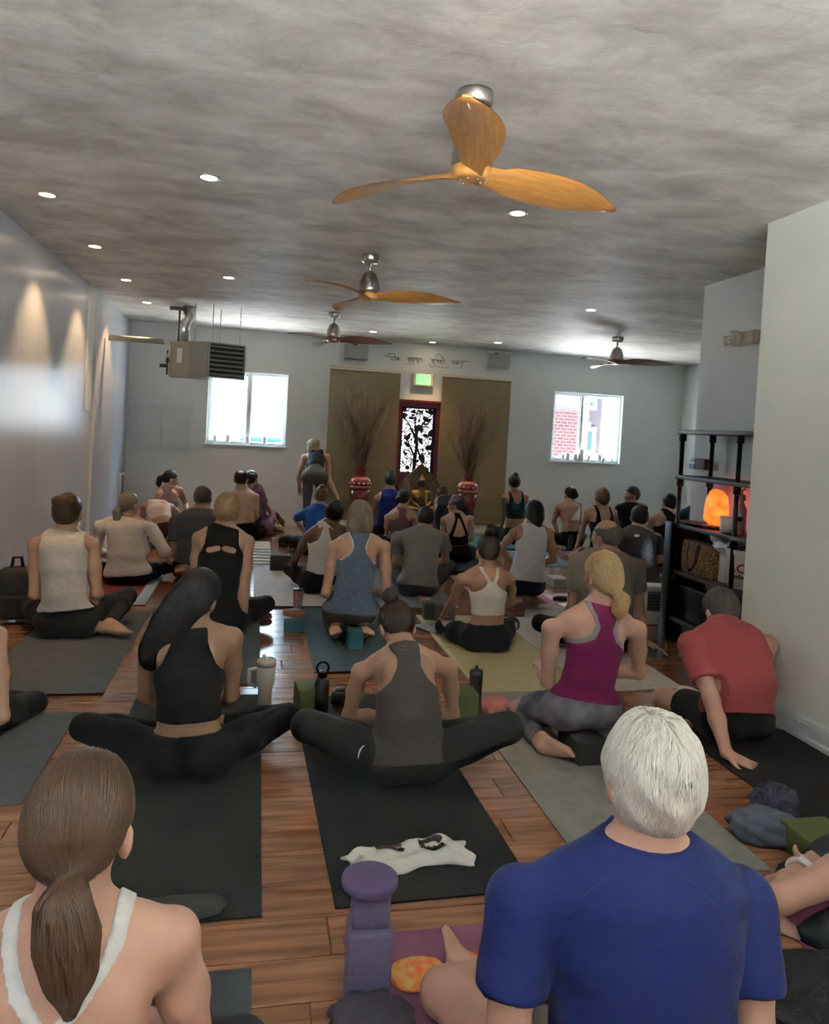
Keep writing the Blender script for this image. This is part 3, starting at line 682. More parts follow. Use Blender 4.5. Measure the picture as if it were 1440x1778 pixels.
# ------------------------------------------------------------------ pipe shelf unit and what stands on it
SX0, SX1, SY0, SY1 = 3.15, 3.46, 3.95, 5.15
LV = [.185, .545, .90, 1.265, 1.61]
m_pipe = M('black_iron_pipe', (.02, .02, .02), .38, metal=.6)
m_sh = M('dark_stained_shelf', (.055, .035, .028), .45, var=.25, vscale=6, stretch=(12, 1, 12))
e = empty('shelf_unit', (3.3, 4.55, 0), 0, 'tall black pipe shelf unit with dark boards in the recess', 'shelf')
of = np.array([3.3, 4.55, 0])
for z in LV:
    MB().span(np.array([SX0, SY0, z-.03])-of, np.array([SX1, SY1, z])-of, .003).build('shelf_board', m_sh, e)
for (x, y) in ((SX0+.025, SY1-.04), (SX1-.03, SY1-.04), (SX0+.025, 4.42), (SX1-.03, 4.42), (SX0+.025, 4.0), (SX1-.03, 4.0)):
    if y < 4.1 and x > 3.3: continue
    pp = MB().tube([np.array([x, y, 0])-of, np.array([x, y, 1.60])-of], .016, 10).build('post', m_pipe, e)
    for z in LV[1:]:
        MB().lathe([(.024, -.085), (.026, -.08), (.026, -.035), (.024, -.031)], np.array([x, y, z])-of, 12).build('coupling', m_pipe, pp)
m_blk = M('black_melamine', (.012, .012, .014), .35)
MB().span(np.array([SX0-.02, SY1-.02, 0])-of, np.array([SX1-.02, SY1+.02, .90])-of, .006).build('end_panel', m_blk, e)
MB().span(np.array([SX0-.035, SY1-.06, 0])-of, np.array([SX0-.005, SY1+.03, .905])-of, .006).build('front_stile', m_blk, e)
def on(u, v, z, x): # point on shelf level z seen at u
    p = atx(u, v, x); return p[1]
# salt lamp
ly = 4.80; lx = 3.29
sl = empty('salt_lamp', (lx, ly, .90), 0, 'glowing orange salt rock lamp on shelf unit', 'lamp')
bm = bmesh.new(); bmesh.ops.create_icosphere(bm, subdivisions=2, radius=1)
rr = random.Random(4)
pl = [(Vector((math.cos(a), math.sin(a), z_)).normalized(), d_) for a, z_, d_ in [(0, .1, .80), (1.1, .15, .82), (2.0, -.1, .78), (2.9, .2, .8), (3.9, .05, .8), (5.0, .1, .79), (5.7, .5, .86), (2.4, .7, .86), (.8, .8, .88)]]
for v in bm.verts:
    for n_, d_ in pl:
        k = v.co.dot(n_)
        if k > d_: v.co -= n_*(k-d_)*.9
    v.co = Vector((v.co.x*.10, v.co.y*.10, v.co.z*.17+.155)); v.co.z = min(v.co.z, .272+v.co.y*.25); v.co += Vector((rr.uniform(-1, 1), rr.uniform(-1, 1), rr.uniform(-1, 1)))*.005
    if v.co.z < .025: v.co.z = .025
me = bpy.data.meshes.new('rock'); bm.to_mesh(me); bm.free()
m_salt = bpy.data.materials.new('lit_salt_rock'); m_salt.use_nodes = True; nt = m_salt.node_tree; b = nt.nodes['Principled BSDF']; L = nt.links.new
tcx = nd(nt, 'ShaderNodeTexCoord'); nz = nd(nt, 'ShaderNodeTexNoise'); nz.inputs['Scale'].default_value = 16; nz.inputs['Detail'].default_value = 5; L(tcx.outputs['Object'], nz.inputs[0])
rp = nd(nt, 'ShaderNodeValToRGB'); rp.color_ramp.elements[0].position = .35; rp.color_ramp.elements[0].color = (1, .055, .006, 1); rp.color_ramp.elements[1].position = .7; rp.color_ramp.elements[1].color = (1, .14, .018, 1)
L(nz.outputs[0], rp.inputs[0]); L(rp.outputs[0], b.inputs['Emission Color']); L(rp.outputs[0], b.inputs['Base Color']); b.inputs['Emission Strength'].default_value = .75
link('rock', me, m_salt, sl)
MB().lathe([(.085, 0), (.095, .008), (.095, .02), (.08, .026)], n=20).build('base', M('dark_wood_base', (.05, .02, .01), .4), sl)
# tray of dark pieces under the lamp
ty = MB()
o = MB().lathe([(.05, 0), (.10, .004), (.13, .02), (.125, .022), (.09, .008)], n=22, sx=.75, sy=1.3).build('shallow_tray', M('dark_wood_base'), None, (3.24, 4.97, .90)); tag(o, 'shallow dark wooden tray beside the salt lamp', 'tray')
m_mug = M('white_glazed_mug', (.68, .62, .58), .3)
g = empty('mug', (3.25, 4.60, .90), 0, 'plain white ceramic mug beside salt lamp', 'mug')
MB().lathe([(.045, 0), (.05, .004), (.056, .11), (.051, .11), (.045, .012), (0, .010)], n=24).build('cup', m_mug, g)
g = empty('pump_bottle', (3.39, 4.66, .90), 0, 'slim bottle with pale pump head behind white mug', 'bottle')
MB().lathe([(.035, 0), (.04, .01), (.04, .16), (.018, .21), (.018, .225)], n=18).build('body', M('pale_pink_plastic', (.55, .42, .38), .4), g)
MB().lathe([(.022, .225), (.03, .23), (.024, .265), (.01, .27)], n=14).tube([(0, 0, .27), (0, 0, .30), (0, -.03, .305)], .008, 8).build('pump', M('grey_plastic', (.38, .38, .36), .4), g)
g = empty('white_pot', (3.28, 4.26, .90), 0, 'white round pot beside shelf post, topped by dark bowl', 'pot')
MB().lathe([(.07, 0), (.085, .006), (.09, .14), (.084, .14), (.07, .012), (0, .01)], n=26).build('pot', m_mug, g)
o = MB().lathe([(.02, 0), (.05, .01), (.075, .045), (.07, .048), (.03, .03), (0, .025)], n=20).build('dark_bowl', M('bronze_bowl', (.10, .09, .06), .4, metal=.5), None, (3.28, 4.26, 1.041)); tag(o, 'dark bronze bowl sitting on white pot', 'bowl')
g = empty('dark_jar', (3.24, 4.47, .90), 0, 'small amber jar with black lid behind shelf post', 'jar')
MB().lathe([(.028, 0), (.03, .005), (.03, .09), (.02, .10)], n=16).build('glass', M('amber_glass', (.25, .12, .08), .2), g)
MB().lathe([(.024, .10), (.024, .125), (.02, .127)], n=16).build('lid', M('black_plastic'), g)
# woven bag
m_wk = bpy.data.materials.new('woven_seagrass'); m_wk.use_nodes = True; nt = m_wk.node_tree; b = nt.nodes['Principled BSDF']; b.inputs['Roughness'].default_value = .8
tcx = nd(nt, 'ShaderNodeTexCoord'); mp = nd(nt, 'ShaderNodeMapping'); mp.inputs['Scale'].default_value = (55, 55, 110); nt.links.new(tcx.outputs['Object'], mp.inputs[0])
ck = nd(nt, 'ShaderNodeTexVoronoi'); ck.inputs['Scale'].default_value = 1.2; nt.links.new(mp.outputs[0], ck.inputs[0])
rp = nd(nt, 'ShaderNodeValToRGB'); rp.color_ramp.elements[0].color = (.44, .27, .12, 1); rp.color_ramp.elements[1].position = .75; rp.color_ramp.elements[1].color = (.10, .05, .02, 1)
nt.links.new(ck.outputs[0], rp.inputs[0]); nt.links.new(rp.outputs[0], b.inputs['Base Color'])
bp = nd(nt, 'ShaderNodeBump'); bp.inputs['Strength'].default_value = .7; bp.inputs['Distance'].default_value = .008; bp.invert = True; nt.links.new(ck.outputs[0], bp.inputs['Height']); nt.links.new(bp.outputs[0], b.inputs['Normal'])
g = empty('woven_bag', (3.29, 4.86, .545), 0, 'woven straw basket bag with purple strap handles on shelf', 'bag')
vs = []; fs = []
sec = [(0, .12, .19), (.02, .125, .2), (.14, .125, .215), (.23, .105, .225), (.24, .10, .22)]
for z, hx, hy in sec:
    for j in range(24):
        a = 2*math.pi*j/24; ca, sa = math.cos(a), math.sin(a); vs.append((hx*math.copysign(abs(ca)**.45, ca), hy*math.copysign(abs(sa)**.45, sa), z))
for i in range(len(sec)-1):
    for j in range(24): a = i*24+j; b_ = i*24+(j+1) % 24; fs.append((a, b_, b_+24, a+24))
fs.append(tuple(range(24))[::-1])
MB().add(vs, fs, True).build('basket', m_wk, g)
m_str = M('purple_webbing', (.07, .018, .05), .6)
MB().tube([(-.135, .06, .24), (-.15, .05, .16), (-.155, .02, .05), (-.155, -.02, .03), (-.15, -.07, .10), (-.14, -.09, .24)], .02, 8, flat=.2).build('strap', m_str, g)
MB().tube([(-.03, .09, .23), (-.05, .06, .31), (-.05, 0, .335), (-.05, -.05, .31), (-.03, -.06, .24)], .009, 8).build('handle', M('black_plastic'), g)
MB().box((0, -.02, .235), (.16, .34, .02), None, .008).build('contents', M('maroon_cloth', (.06, .015, .02), .8), g)
# hardware bucket
g = empty('plastic_bucket', (3.30, 4.44, .545), 0, 'white plastic bucket with red and black hardware store print', 'bucket')
MB().lathe([(.105, 0), (.11, .004), (.13, .22), (.134, .225), (.134, .24), (.138, .245), (.138, .262), (.134, .265), (.128, .265), (.104, .01), (0, .008)], n=32).build('pail', M('white_bucket_plastic', (.74, .73, .68), .4), g)
def wrap_text(body, size, col, z, r0, ang0, name):
    cu = bpy.data.curves.new(name, 'FONT'); cu.body = body; cu.size = size; cu.align_x = 'CENTER'; cu.shear = .2; cu.extrude = .0006; cu.offset = .0012
    t = bpy.data.objects.new('tmp', cu); COL.objects.link(t); dg = bpy.context.evaluated_depsgraph_get()
    me = bpy.data.meshes.new_from_object(t.evaluated_get(dg)); bpy.data.objects.remove(t); me.materials.clear()
    bmm = bmesh.new(); bmm.from_mesh(me); bmesh.ops.subdivide_edges(bmm, edges=[e_ for e_ in bmm.edges if e_.calc_length() > .02], cuts=3); bmm.to_mesh(me); bmm.free()
    for v in me.vertices:
        r_ = r0+(z+v.co.y)*.09+.0008+v.co.z; a = ang0+v.co.x/r0
        v.co = Vector((r_*math.cos(a), r_*math.sin(a), z+v.co.y))
    link(name, me, col, g)
wrap_text('ACE', .085, M('print_red', (.35, .012, .02), .5), .115, .111, math.radians(213), 'brand_print')
wrap_text('Hardware', .042, M('print_black', (.015, .015, .015), .5), .072, .111, math.radians(213), 'word_print')
o = MB()
bm = bmesh.new(); bmesh.ops.create_icosphere(bm, subdivisions=3, radius=1)
for v in bm.verts:
    q = 1+.25*math.sin(9*v.co.x+3*v.co.y)*math.sin(8*v.co.z+2*v.co.y); v.co = Vector((v.co.x*.05*q, v.co.y*.09*q, v.co.z*.05*q+.05))
me = bpy.data.meshes.new('bag'); bm.to_mesh(me); bm.free()
g = link('plastic_bag', me, M('white_film', (.70, .70, .74), .3), None, (3.22, 4.56, .79)); me.shade_smooth(); tag(g, 'crumpled white plastic bag stuffed beside the hardware bucket', 'bag')
g.location = (3.25, 4.635, .745)
g2 = empty('white_canister', (3.27, 4.625, .545), 0, 'narrow white canister between woven bag and hardware bucket', 'canister')
MB().lathe([(.040, 0), (.044, .006), (.044, .185), (.040, .19)], n=22).build('body', M('white_bucket_plastic'), g2)
MB().lathe([(.046, .185), (.046, .198), (.040, .20)], n=22).build('lid', M('white_plastic'), g2)
g = empty('storage_box', (3.31, 4.80, .185), 0, 'black box on the lower shelf under the woven bag', 'box')
MB().box((0, 0, .12), (.24, .46, .24), None, .01).build('body', m_blk, g); MB().box((0, 0, .245), (.25, .47, .02), None, .006).build('lid', M('dark_violet_plastic', (.04, .035, .07), .35), g)
g = empty('stereo', (3.31, 4.85, 0), 0, 'black stereo unit on floor beneath shelf unit', 'stereo')
MB().box((0, 0, .07), (.26, .42, .14), None, .006).build('case', m_blk, g)
for k in range(3): MB().lathe([(.014, 0), (.014, .012), (.01, .014)], (-.13, .1-k*.08, .07), 12, R=Ry(-math.pi/2)).build('dial', m_steel, g)
# white air heater box by the end panel
pa = atz(1135, 1087)
g = empty('air_purifier', (pa[0]+.08, pa[1]+.1, 0), math.radians(-14), 'white boxy air purifier with dark grille next to shelf unit', 'appliance')
m_app = M('white_appliance', (.60, .59, .54), .4)
MB().box((0, 0, .16), (.30, .20, .32), None, .02).build('case', m_app, g)
MB().box((.01, -.101, .20), (.24, .006, .16), None, .002).build('grille', M('black_plastic'), g)
for k in range(6): MB().box((.01, -.105, .135+k*.026), (.23, .004, .006)).build('grille_bar', M('grey_bar', (.10, .10, .10), .4), g)
MB().box((.03, -.101, .055), (.10, .004, .008)).build('slot', M('black_plastic'), g)
# ------------------------------------------------------------------ yoga mats
def mat_obj(corner, wd, ln, col, label, side='R', ang=0., th=.006, name='yoga_mat', stripe=None, curl=.0, cat='mat', bumpy=.25, rough=.8, z0=.0):
    "near corner in the photograph, width, length; lies along the room"
    p = atz(*corner); a = math.radians(ang)
    e = empty(name, (p[0], p[1], z0), a, label, cat, 'mats laid out on the floor' if cat == 'mat' else None)
    x0 = -wd if side == 'R' else 0.; n = 22; r_ = random.Random(int(corner[0]))
    def top(mb, xa, xb, dz, t):
        vs = []; fs = []
        m_ = 5
        for i in range(n+1):
            y = ln*i/n
            lift = curl*max(0, 1-y/.12)**2
            for j in range(m_):
                x = xa+(xb-xa)*j/(m_-1); w_ = .0012*math.sin(9*y+r_.random()*.6+j)+lift*(1+.25*math.sin(5*x))
                vs += [(x, y, dz+t+max(0, w_)), (x, y, dz+max(0, w_)*(1 if curl else 0)+.0005)]
        k = m_*2
        for i in range(n):
            for j in range(m_-1):
                a0 = i*k+j*2; b0 = a0+2; c0 = a0+k; d0 = b0+k
                fs += [(a0, b0, d0, c0), (a0+1, c0+1, d0+1, b0+1)]
            for j in (0, m_-1):
                a0 = i*k+j*2; c0 = a0+k; fs.append((a0, c0, c0+1, a0+1))
        for i in (0, n):
            for j in range(m_-1): a0 = i*k+j*2; fs.append((a0, a0+2, a0+3, a0+1))
        mb.add(vs, fs)
    mt = M('mat_'+label[:18].replace(' ', '_'), col, rough, var=.10, vscale=14, bump=bumpy, bscale=220, spec=.3)
    mb = MB(); top(mb, x0, x0+wd, 0, th); mb.build('sheet', mt, e)
    if stripe:
        for (f0, f1, c) in stripe:
            mb = MB(); top(mb, x0+wd*f0, x0+wd*f1, th+.0006, .0022); mb.build('border', M('mat_stripe_%d' % int(c[0]*1000+c[2]*77), c, .85, var=.06), e)
    return e
mat_obj((178, 1207), .68, 1.75, (.105, .118, .12), 'slate grey yoga mat under the woman with messy bun', curl=.010)
mat_obj((252, 1052), .66, 1.75, (.16, .03, .035), 'dark red yoga mat with pale blue border', stripe=[(.86, 1., (.32, .42, .55))])
mat_obj((452, 1190), .66, 1.75, (.06, .075, .085), 'dark slate yoga mat beneath the cut-out tank woman')
mat_obj((455, 1594), .64, 1.85, (.026, .029, .025), 'olive black ribbed yoga mat under the long-haired woman', th=.008)
mat_obj((140, 1232), .68, .9, (.10, .112, .115), 'slate grey yoga mat under the bare-armed person in dark leggings').location.y -= .95
mat_obj((930, 1546), .66, 1.8, (.012, .014, .013), 'black yoga mat carrying the white printed towel', ang=1.5)
mat_obj((1340, 1512), .67, 1.8, (.23, .225, .205), 'taupe grey yoga mat under the magenta tank woman', rough=.7)
mat_obj((1300, 1362), .70, 1.3, (.007, .007, .008), 'wide black yoga mat under the red T-shirt man', side='L').location.y -= .75
mat_obj((833, 1204), .66, 1.75, (.42, .39, .22), 'pale yellow yoga mat under the white crop tank woman', side='L', rough=.45, stripe=[(0, .04, (.55, .50, .30))])
mat_obj((547, 1171), .66, 1.75, (.055, .09, .115), 'teal blue worn yoga mat under the kneeling bob-haired woman', side='L', curl=.010)
mat_obj((574, 1056), .62, 1.7, (.52, .52, .52), 'pale grey yoga mat with dark curled edge under strappy tank woman', curl=.014)
mat_obj((798, 1056), .68, 1.7, (.20, .22, .25), 'grey towelled mat under the hunched grey T-shirt man', ang=0)
mat_obj((770, 1066), .10, 1.2, (.50, .22, .24), 'pink mat strip edge beside the hunched man', z0=.004)
mat_obj((985, 1059), .70, 1.7, (.35, .15, .20), 'dusty pink yoga mat under white blouse woman')
mat_obj((1190, 1198), .64, 1.7, (.52, .52, .50), 'white speckled yoga mat under balding man', stripe=None, th=.01)
mat_obj((909, 1083), .55, .75, (.36, .35, .33), 'woven grey mat with fringe next to balding man', side='L', ang=-22, name='woven_rug')
mat_obj((864, 1001), .62, 1.6, (.012, .014, .022), 'navy mat folded under the headband woman', th=.05)
mat_obj((1006, 985), .66, 1.7, (.10, .17, .24), 'blue yoga mat beside the white foam block')  # blue of the bright floor reflection is put into this mat's colour
mat_obj((1163, 1002), .66, 1.7, (.20, .13, .22), 'purple yoga mat reaching toward the shelf unit')
mat_obj((472, 980), .60, 1.5, (.55, .50, .42), 'cream blanket with wavy black stripes by shirtless man', name='striped_blanket', th=.008)
for k in range(5):
    pa = atz(472, 980); mb = MB()
    pts = [np.array([pa[0]-.6+.05*i, pa[1]+.12+.19*k+.012*math.sin(i*1.4+k), .0125]) for i in range(13)]
    o = mb.tube(pts, .012, 6, flat=.25).build('stripe', M('black_yarn', (.02, .02, .02), .9)); o.parent = bpy.data.objects['striped_blanket']; o.location = -Vector(bpy.data.objects['striped_blanket'].location)
mat_obj((640, 962), .62, 1.6, (.26, .17, .28), 'lilac yoga mat near the cameras bag by the teacher')
mat_obj((905, 957), .6, 1.2, (.02, .12, .12), 'teal green cushion mat under the dark teal woman', th=.03)
mat_obj((880, 1604), .5, .9, (.20, .075, .13), 'plum pink yoga mat under the white-haired man', ang=0).location.y -= .9
e_ = mat_obj((1300, 1552), .72, 1.0, (.30, .10, .18), 'pink yoga mat with black blanket under the smartwatch wearer', side='L'); e_.location.y -= 1.0
mat_obj((437, 1684), .66, 1.2, (.07, .082, .088), 'slate mat behind the woman with low brown ponytail').location.y -= 1.2

# ------------------------------------------------------------------ blocks, bottles and bits
def block(u, v, size, col, label, rz=0., z=0., name='yoga_block', bev=.008, at=None):
    p = atz(u, v, z) if at is None else at; sx, sy, szz = size
    mt = M('foam_'+'_'.join(str(int(c*1000)) for c in col), col, .85, var=.07, vscale=80, bump=.1, bscale=250)
    me = MB().box((0, sy/2, szz/2), size, None, bev).mesh(name); me.materials.append(mt)
    o = link(name, me, None, None, (p[0], p[1], p[2])); o.rotation_euler = (0, 0, rz)
    return tag(o, label, 'block')
green = (.075, .095, .035)
block(534, 1251, (.105, .155, .155), green, 'olive green foam block beside the looped black bottle', .10)
block(812, 1263, (.105, .155, .165), green, 'olive green foam block beside the slim black flask', -.05)
block(1446, 1506, (.20, .16, .10), (.09, .10, .028), 'moss green foam block next to the folded jeans')
block(511, 1098, (.145, .10, .075), (.02, .10, .12), 'teal foam block holding a tan sandal')
block(618, 1129, (.10, .16, .118), (.02, .11, .13), 'teal foam block between the kneeling feet')
block(487, 992, (.21, .09, .16), (.05, .048, .042), 'dark brown bolster block on the open floor')
block(1032, 1331, (.16, .22, .11), (.014, .013, .013), 'black block under the magenta tank woman', .05)
block(975, 1021, (.17, .22, .09), (.38, .37, .35), 'pale grey foam block on the sunlit floor')
block(760, 1078, (.21, .12, .14), (.055, .06, .045), 'dark green block with grey towel draped')
o = MB()
p = atz(748, 1078)
dr = MB(); vs = []; fs = []
for i in range(9):
    for j in range(10):
        x = .02+.17*i/8; t = j/9; yy = -.012+(.14*max(0, min(1, (t-.4)/.5))); zz = .147 if t > .42 else .147*(t/.42)**.8+.004
        vs.append((x+.006*math.sin(j), yy-.008*math.sin(i*1.7)*(1-t), zz+.003*math.sin(i*2+j)))
for i in range(8):
    for j in range(9): a = i*10+j; fs.append((a, a+10, a+11, a+1))
o = dr.add(vs, fs, True).build('draped_towel', cloth('towel_grey', (.12, .11, .10)) if 'cloth' in globals() else M('towel_grey', (.12, .11, .10), .95, bump=.4, bscale=200), None, (p[0]-.0, p[1], 0)); sm = o.modifiers.new('thick', 'SOLIDIFY'); sm.thickness = .006; tag(o, 'grey towel draped over the dark green block', 'towel')
def bottle(u, v, prof, mat, capprof, capmat, label, name='water_bottle', n=20):
    p = atz(u, v); e = empty(name, (p[0], p[1], 0), 0, label, 'bottle')
    MB().lathe(prof, n=n).build('body', mat, e)
    if capprof: MB().lathe(capprof, n=n).build('cap', capmat, e)
    return e
m_bk = M('matte_black_bottle', (.014, .014, .014), .4)
m_cw = M('cream_steel', (.55, .52, .47), .4)
e = bottle(459, 1226, [(.034, 0), (.036, .01), (.037, .095), (.047, .12), (.049, .215), (.047, .22)], m_cw, [(.050, .215), (.050, .245), (.044, .25)], M('clear_lid', (.45, .42, .40), .15), 'cream insulated tumbler with handle and straw lid', 'tumbler')
MB().tube([(-.045, 0, .20), (-.085, 0, .195), (-.085, 0, .12), (-.044, 0, .105)], .011, 8).build('handle', m_cw, e)
MB().tube([(-.012, 0, .245), (-.014, 0, .275)], .010, 8).build('straw', M('white_plastic'), e)
e = bottle(556, 1248, [(.036, 0), (.038, .01), (.038, .19), (.026, .215)], m_bk, [(.026, .212), (.026, .24), (.02, .245)], m_bk, 'black water bottle with a round carry loop')
MB().tube([(.03*math.cos(t), 0, .262+.03*math.sin(t)) for t in np.linspace(0, 2*math.pi, 17)], .007, 6, cap=False).build('carry_loop', m_bk, e)
bottle(823, 1243, [(.033, 0), (.035, .008), (.035, .20), (.033, .21)], m_bk, [(.035, .21), (.035, .245), (.012, .25), (.006, .27)], m_bk, 'slim black insulated flask with straw spout')
bottle(590, 1222, [(.045, 0), (.05, .01), (.048, .06), (.035, .075)], m_bk, [(.03, .07), (.025, .085)], m_bk, 'squat black travel cup behind the looped bottle', 'travel_cup')
e = bottle(517, 1056, [(.034, 0), (.036, .004), (.044, .145), (.046, .15)], M('pink_printed_cup', (.55, .36, .34), .5, col2=(.30, .16, .16), vscale=30), [(.047, .148), (.047, .156), (.04, .160)], M('black_plastic'), 'pink patterned iced drink cup with black straw', 'drink_cup')
MB().tube([(.01, 0, .155), (.016, 0, .23)], .004, 6).build('straw', M('black_plastic'), e)
e = bottle(992, 1048, [(.036, 0), (.038, .01), (.038, .17), (.03, .19)], M('pink_floral_bottle', (.42, .26, .28), .4, col2=(.08, .04, .06), vscale=40), [(.034, .185), (.034, .21), (.01, .215)], m_steel, 'pink bottle with dark floral print on the pink mat')
bottle(990, 957, [(.034, 0), (.036, .01), (.036, .17), (.03, .18)], M('navy_flask', (.02, .03, .05), .3), [(.03, .18), (.03, .205)], m_bk, 'navy thermos flask near patterned cushion')
bottle(846, 913, [(.03, 0), (.032, .01), (.032, .12), (.02, .13)], M('tan_cup', (.35, .27, .18), .5), [(.03, .125), (.03, .14)], m_bk, 'tan travel cup near the bamboo panel', 'travel_cup')

def blob(name, u, v, size, mat, label, cat, seed=1, amp=.2, rz=0., z=0., at=None, freq=5., sub=4):
    "soft lumpy cloth shape resting on the floor"
    bm = bmesh.new(); bmesh.ops.create_icosphere(bm, subdivisions=sub, radius=1); r_ = random.Random(seed)
    ks = [(Vector((r_.uniform(-1, 1), r_.uniform(-1, 1), r_.uniform(-1, 1))).normalized()*freq*r_.uniform(.6, 1.6), r_.uniform(0, 6)) for _ in range(6)]
    for vv in bm.verts:
        d = sum(abs(math.sin(vv.co.dot(k)+ph)) for k, ph in ks)/6-.5
        q = 1+amp*d*2; co = vv.co*q; co.x = math.copysign(abs(co.x)**.8, co.x); co.y = math.copysign(abs(co.y)**.8, co.y)
        vv.co = Vector((co.x*size[0]/2, co.y*size[1]/2, max(0, (co.z*.62+.38))*size[2]/1.0))
    me = bpy.data.meshes.new(name); bm.to_mesh(me); bm.free(); me.shade_smooth(); me.materials.append(mat)
    p = atz(u, v, z) if at is None else at
    o = link(name, me, None, None, p); o.rotation_euler = (0, 0, rz); return tag(o, label, cat)
fab = lambda n, c, **k: M('fabric_'+n, c, .9, var=k.pop('var', .12), vscale=k.pop('vscale', 25), bump=.3, bscale=120, **k)
blob('folded_cloth', 860, 1240, (.17, .13, .09), fab('coral', (.45, .16, .15)), 'coral pink cloth bundle beside the green block', 'cloth', 3, .18)
blob('rolled_towel', 1205, 1222, (.10, .30, .08), fab('white', (.62, .60, .56)), 'white rolled towel at the red T-shirt man\'s knee', 'towel', 4, .06)
blob('jeans', 1330, 1455, (.26, .16, .10), fab('denim', (.085, .10, .135)), 'grey-blue jeans crumpled beside the moss green block', 'clothing', 6, .28, -.35, freq=6)
blob('scarf', 1343, 1425, (.17, .13, .14), fab('navy_plaid', (.012, .014, .035), col2=(.05, .05, .08), vscale=70), 'dark navy patterned scarf heaped behind the jeans', 'scarf', 8, .35, freq=7)
blob('black_blanket', 1450, 1745, (.46, .34, .05), fab('black', (.008, .008, .009)), 'black blanket heaped on the pink mat', 'blanket', 9, .15)
blob('floral_pouch', 727, 1700, (.15, .12, .035), fab('orange_floral', (.62, .10, .015), col2=(.62, .44, .14), vscale=38, var=0), 'orange and yellow floral pouch on plum mat', 'pouch', 12, .12)
blob('red_pouch', 828, 1685, (.10, .08, .04), fab('red_orange', (.50, .06, .02)), 'small red-orange cloth by the bare foot', 'cloth', 13, .12)
blob('draped_shawl', 645, 1800, (.19, .16, .07), fab('dusk_violet', (.05, .042, .06)), 'dark violet shawl bunched at the foot of the purple block', 'shawl', 14, .42, freq=8)
blob('black_cloth', 975, 1041, (.16, .08, .03), fab('black2', (.014, .014, .016)), 'black strap cloth lying near the pink bottle', 'cloth', 15, .2)
blob('cushion', 972, 956, (.20, .14, .07), fab('leopard', (.30, .22, .14), col2=(.05, .04, .03), vscale=45), 'small patterned cushion near the thermos', 'cushion', 16, .08)
blob('white_cloth', 838, 915, (.14, .10, .07), fab('white2', (.55, .52, .48)), 'white cloth bundle near the tan cup', 'cloth', 17, .25)
blob('tan_sandal', 514, 1071, (.17, .08, .05), M('tan_leather', (.20, .095, .05), .55), 'tan leather sandal on the teal block', 'sandal', 18, .16, -.25, at=atz(511, 1090)+np.array([.0, .05, .075]))
blob('brown_shoe', 452, 1075, (.17, .09, .06), M('brown_leather', (.10, .045, .03), .5), 'brown leather shoe on the dark slate mat edge', 'shoe', 19, .15, -.1)
blob('camera_bag', 492, 949, (.12, .09, .13), M('black_nylon', (.012, .012, .013), .7), 'black camera bag on the lilac mat', 'bag', 20, .12)
blob('black_shoe', 511, 950, (.13, .09, .10), M('black_nylon'), 'black shoe pair next to the camera bag', 'shoe', 21, .25)
# backpack, bin
bp_ = atz(12, 1082); e = empty('backpack', (bp_[0]+.03, bp_[1]+.06, 0), .2, 'black backpack leaning against the glossy wall', 'backpack')
bm = bmesh.new(); bmesh.ops.create_cube(bm, size=1); bmesh.ops.subdivide_edges(bm, edges=bm.edges[:], cuts=5, use_grid_fill=True)
for v in bm.verts:
    c = v.co; k = (1-.35*max(0, c.z+.1)**1.5); rr_ = (abs(c.x*2)**4+abs(c.y*2)**4+abs(c.z*2)**4)**.25
    v.co = Vector((c.x*.30*k/max(rr_, .6)*1.02, c.y*.2*k/max(rr_, .6), (c.z/max(rr_, .75)*.92+.5)*.40))
me = bpy.data.meshes.new('pack'); bm.to_mesh(me); bm.free(); me.shade_smooth(); link('pack', me, M('black_nylon'), e)
MB().box((0, -.10, .12), (.2, .05, .16), None, .02).build('front_pocket', M('black_nylon'), e)
MB().tube([(-.03, 0, .38), (-.02, -.01, .45), (.03, -.01, .45), (.04, 0, .38)], .012, 8).build('top_loop', M('black_nylon'), e)
MB().tube([(.10, .08, .36), (.16, .10, .25), (.15, .09, .06)], .022, 8, flat=.3).build('shoulder_strap', M('black_nylon'), e)
p = atz(48, 1060); e = empty('waste_bin', (p[0], p[1]+.1, 0), 0, 'cream waste bin between backpack and glossy wall', 'bin')
MB().lathe([(.09, 0), (.095, .01), (.115, .24), (.118, .25), (.110, .25), (.088, .015), (0, .012)], n=26).build('bucket', M('cream_bin', (.48, .44, .35), .5), e)
MB().lathe([(.12, .25), (.122, .262), (.10, .272), (0, .274)], n=26).build('lid', M('white_plastic'), e)
MB().tube([(.01, 0, .27), (.03, .0, .33), (.05, .0, .37)], .006, 6).build('spoon', M('grey_plastic'), e)
# purple upright blocks with disc
p = atz(640, 1775); e = empty('foam_roller_block', (p[0], p[1]+.02, 0), -.08, 'tall purple foam block stack standing on the floor', 'block')
m_pu = M('purple_foam', (.13, .11, .20), .85, var=.08, vscale=80, bump=.1, bscale=250)
MB().box((0, .06, .10), (.115, .10, .20), None, .012).build('tall_block', m_pu, e)
MB().box((0, .075, .245), (.10, .085, .10), None, .012).build('upper_block', m_pu, e)
o = MB().lathe([(.070, 0), (.074, .003), (.074, .018), (.070, .021)], n=32).build('foam_disc', M('violet_foam', (.085, .060, .135), .85, var=.06), None, (p[0], p[1]+.09, .296)); tag(o, 'round violet foam disc on the purple blocks', 'foam disc')
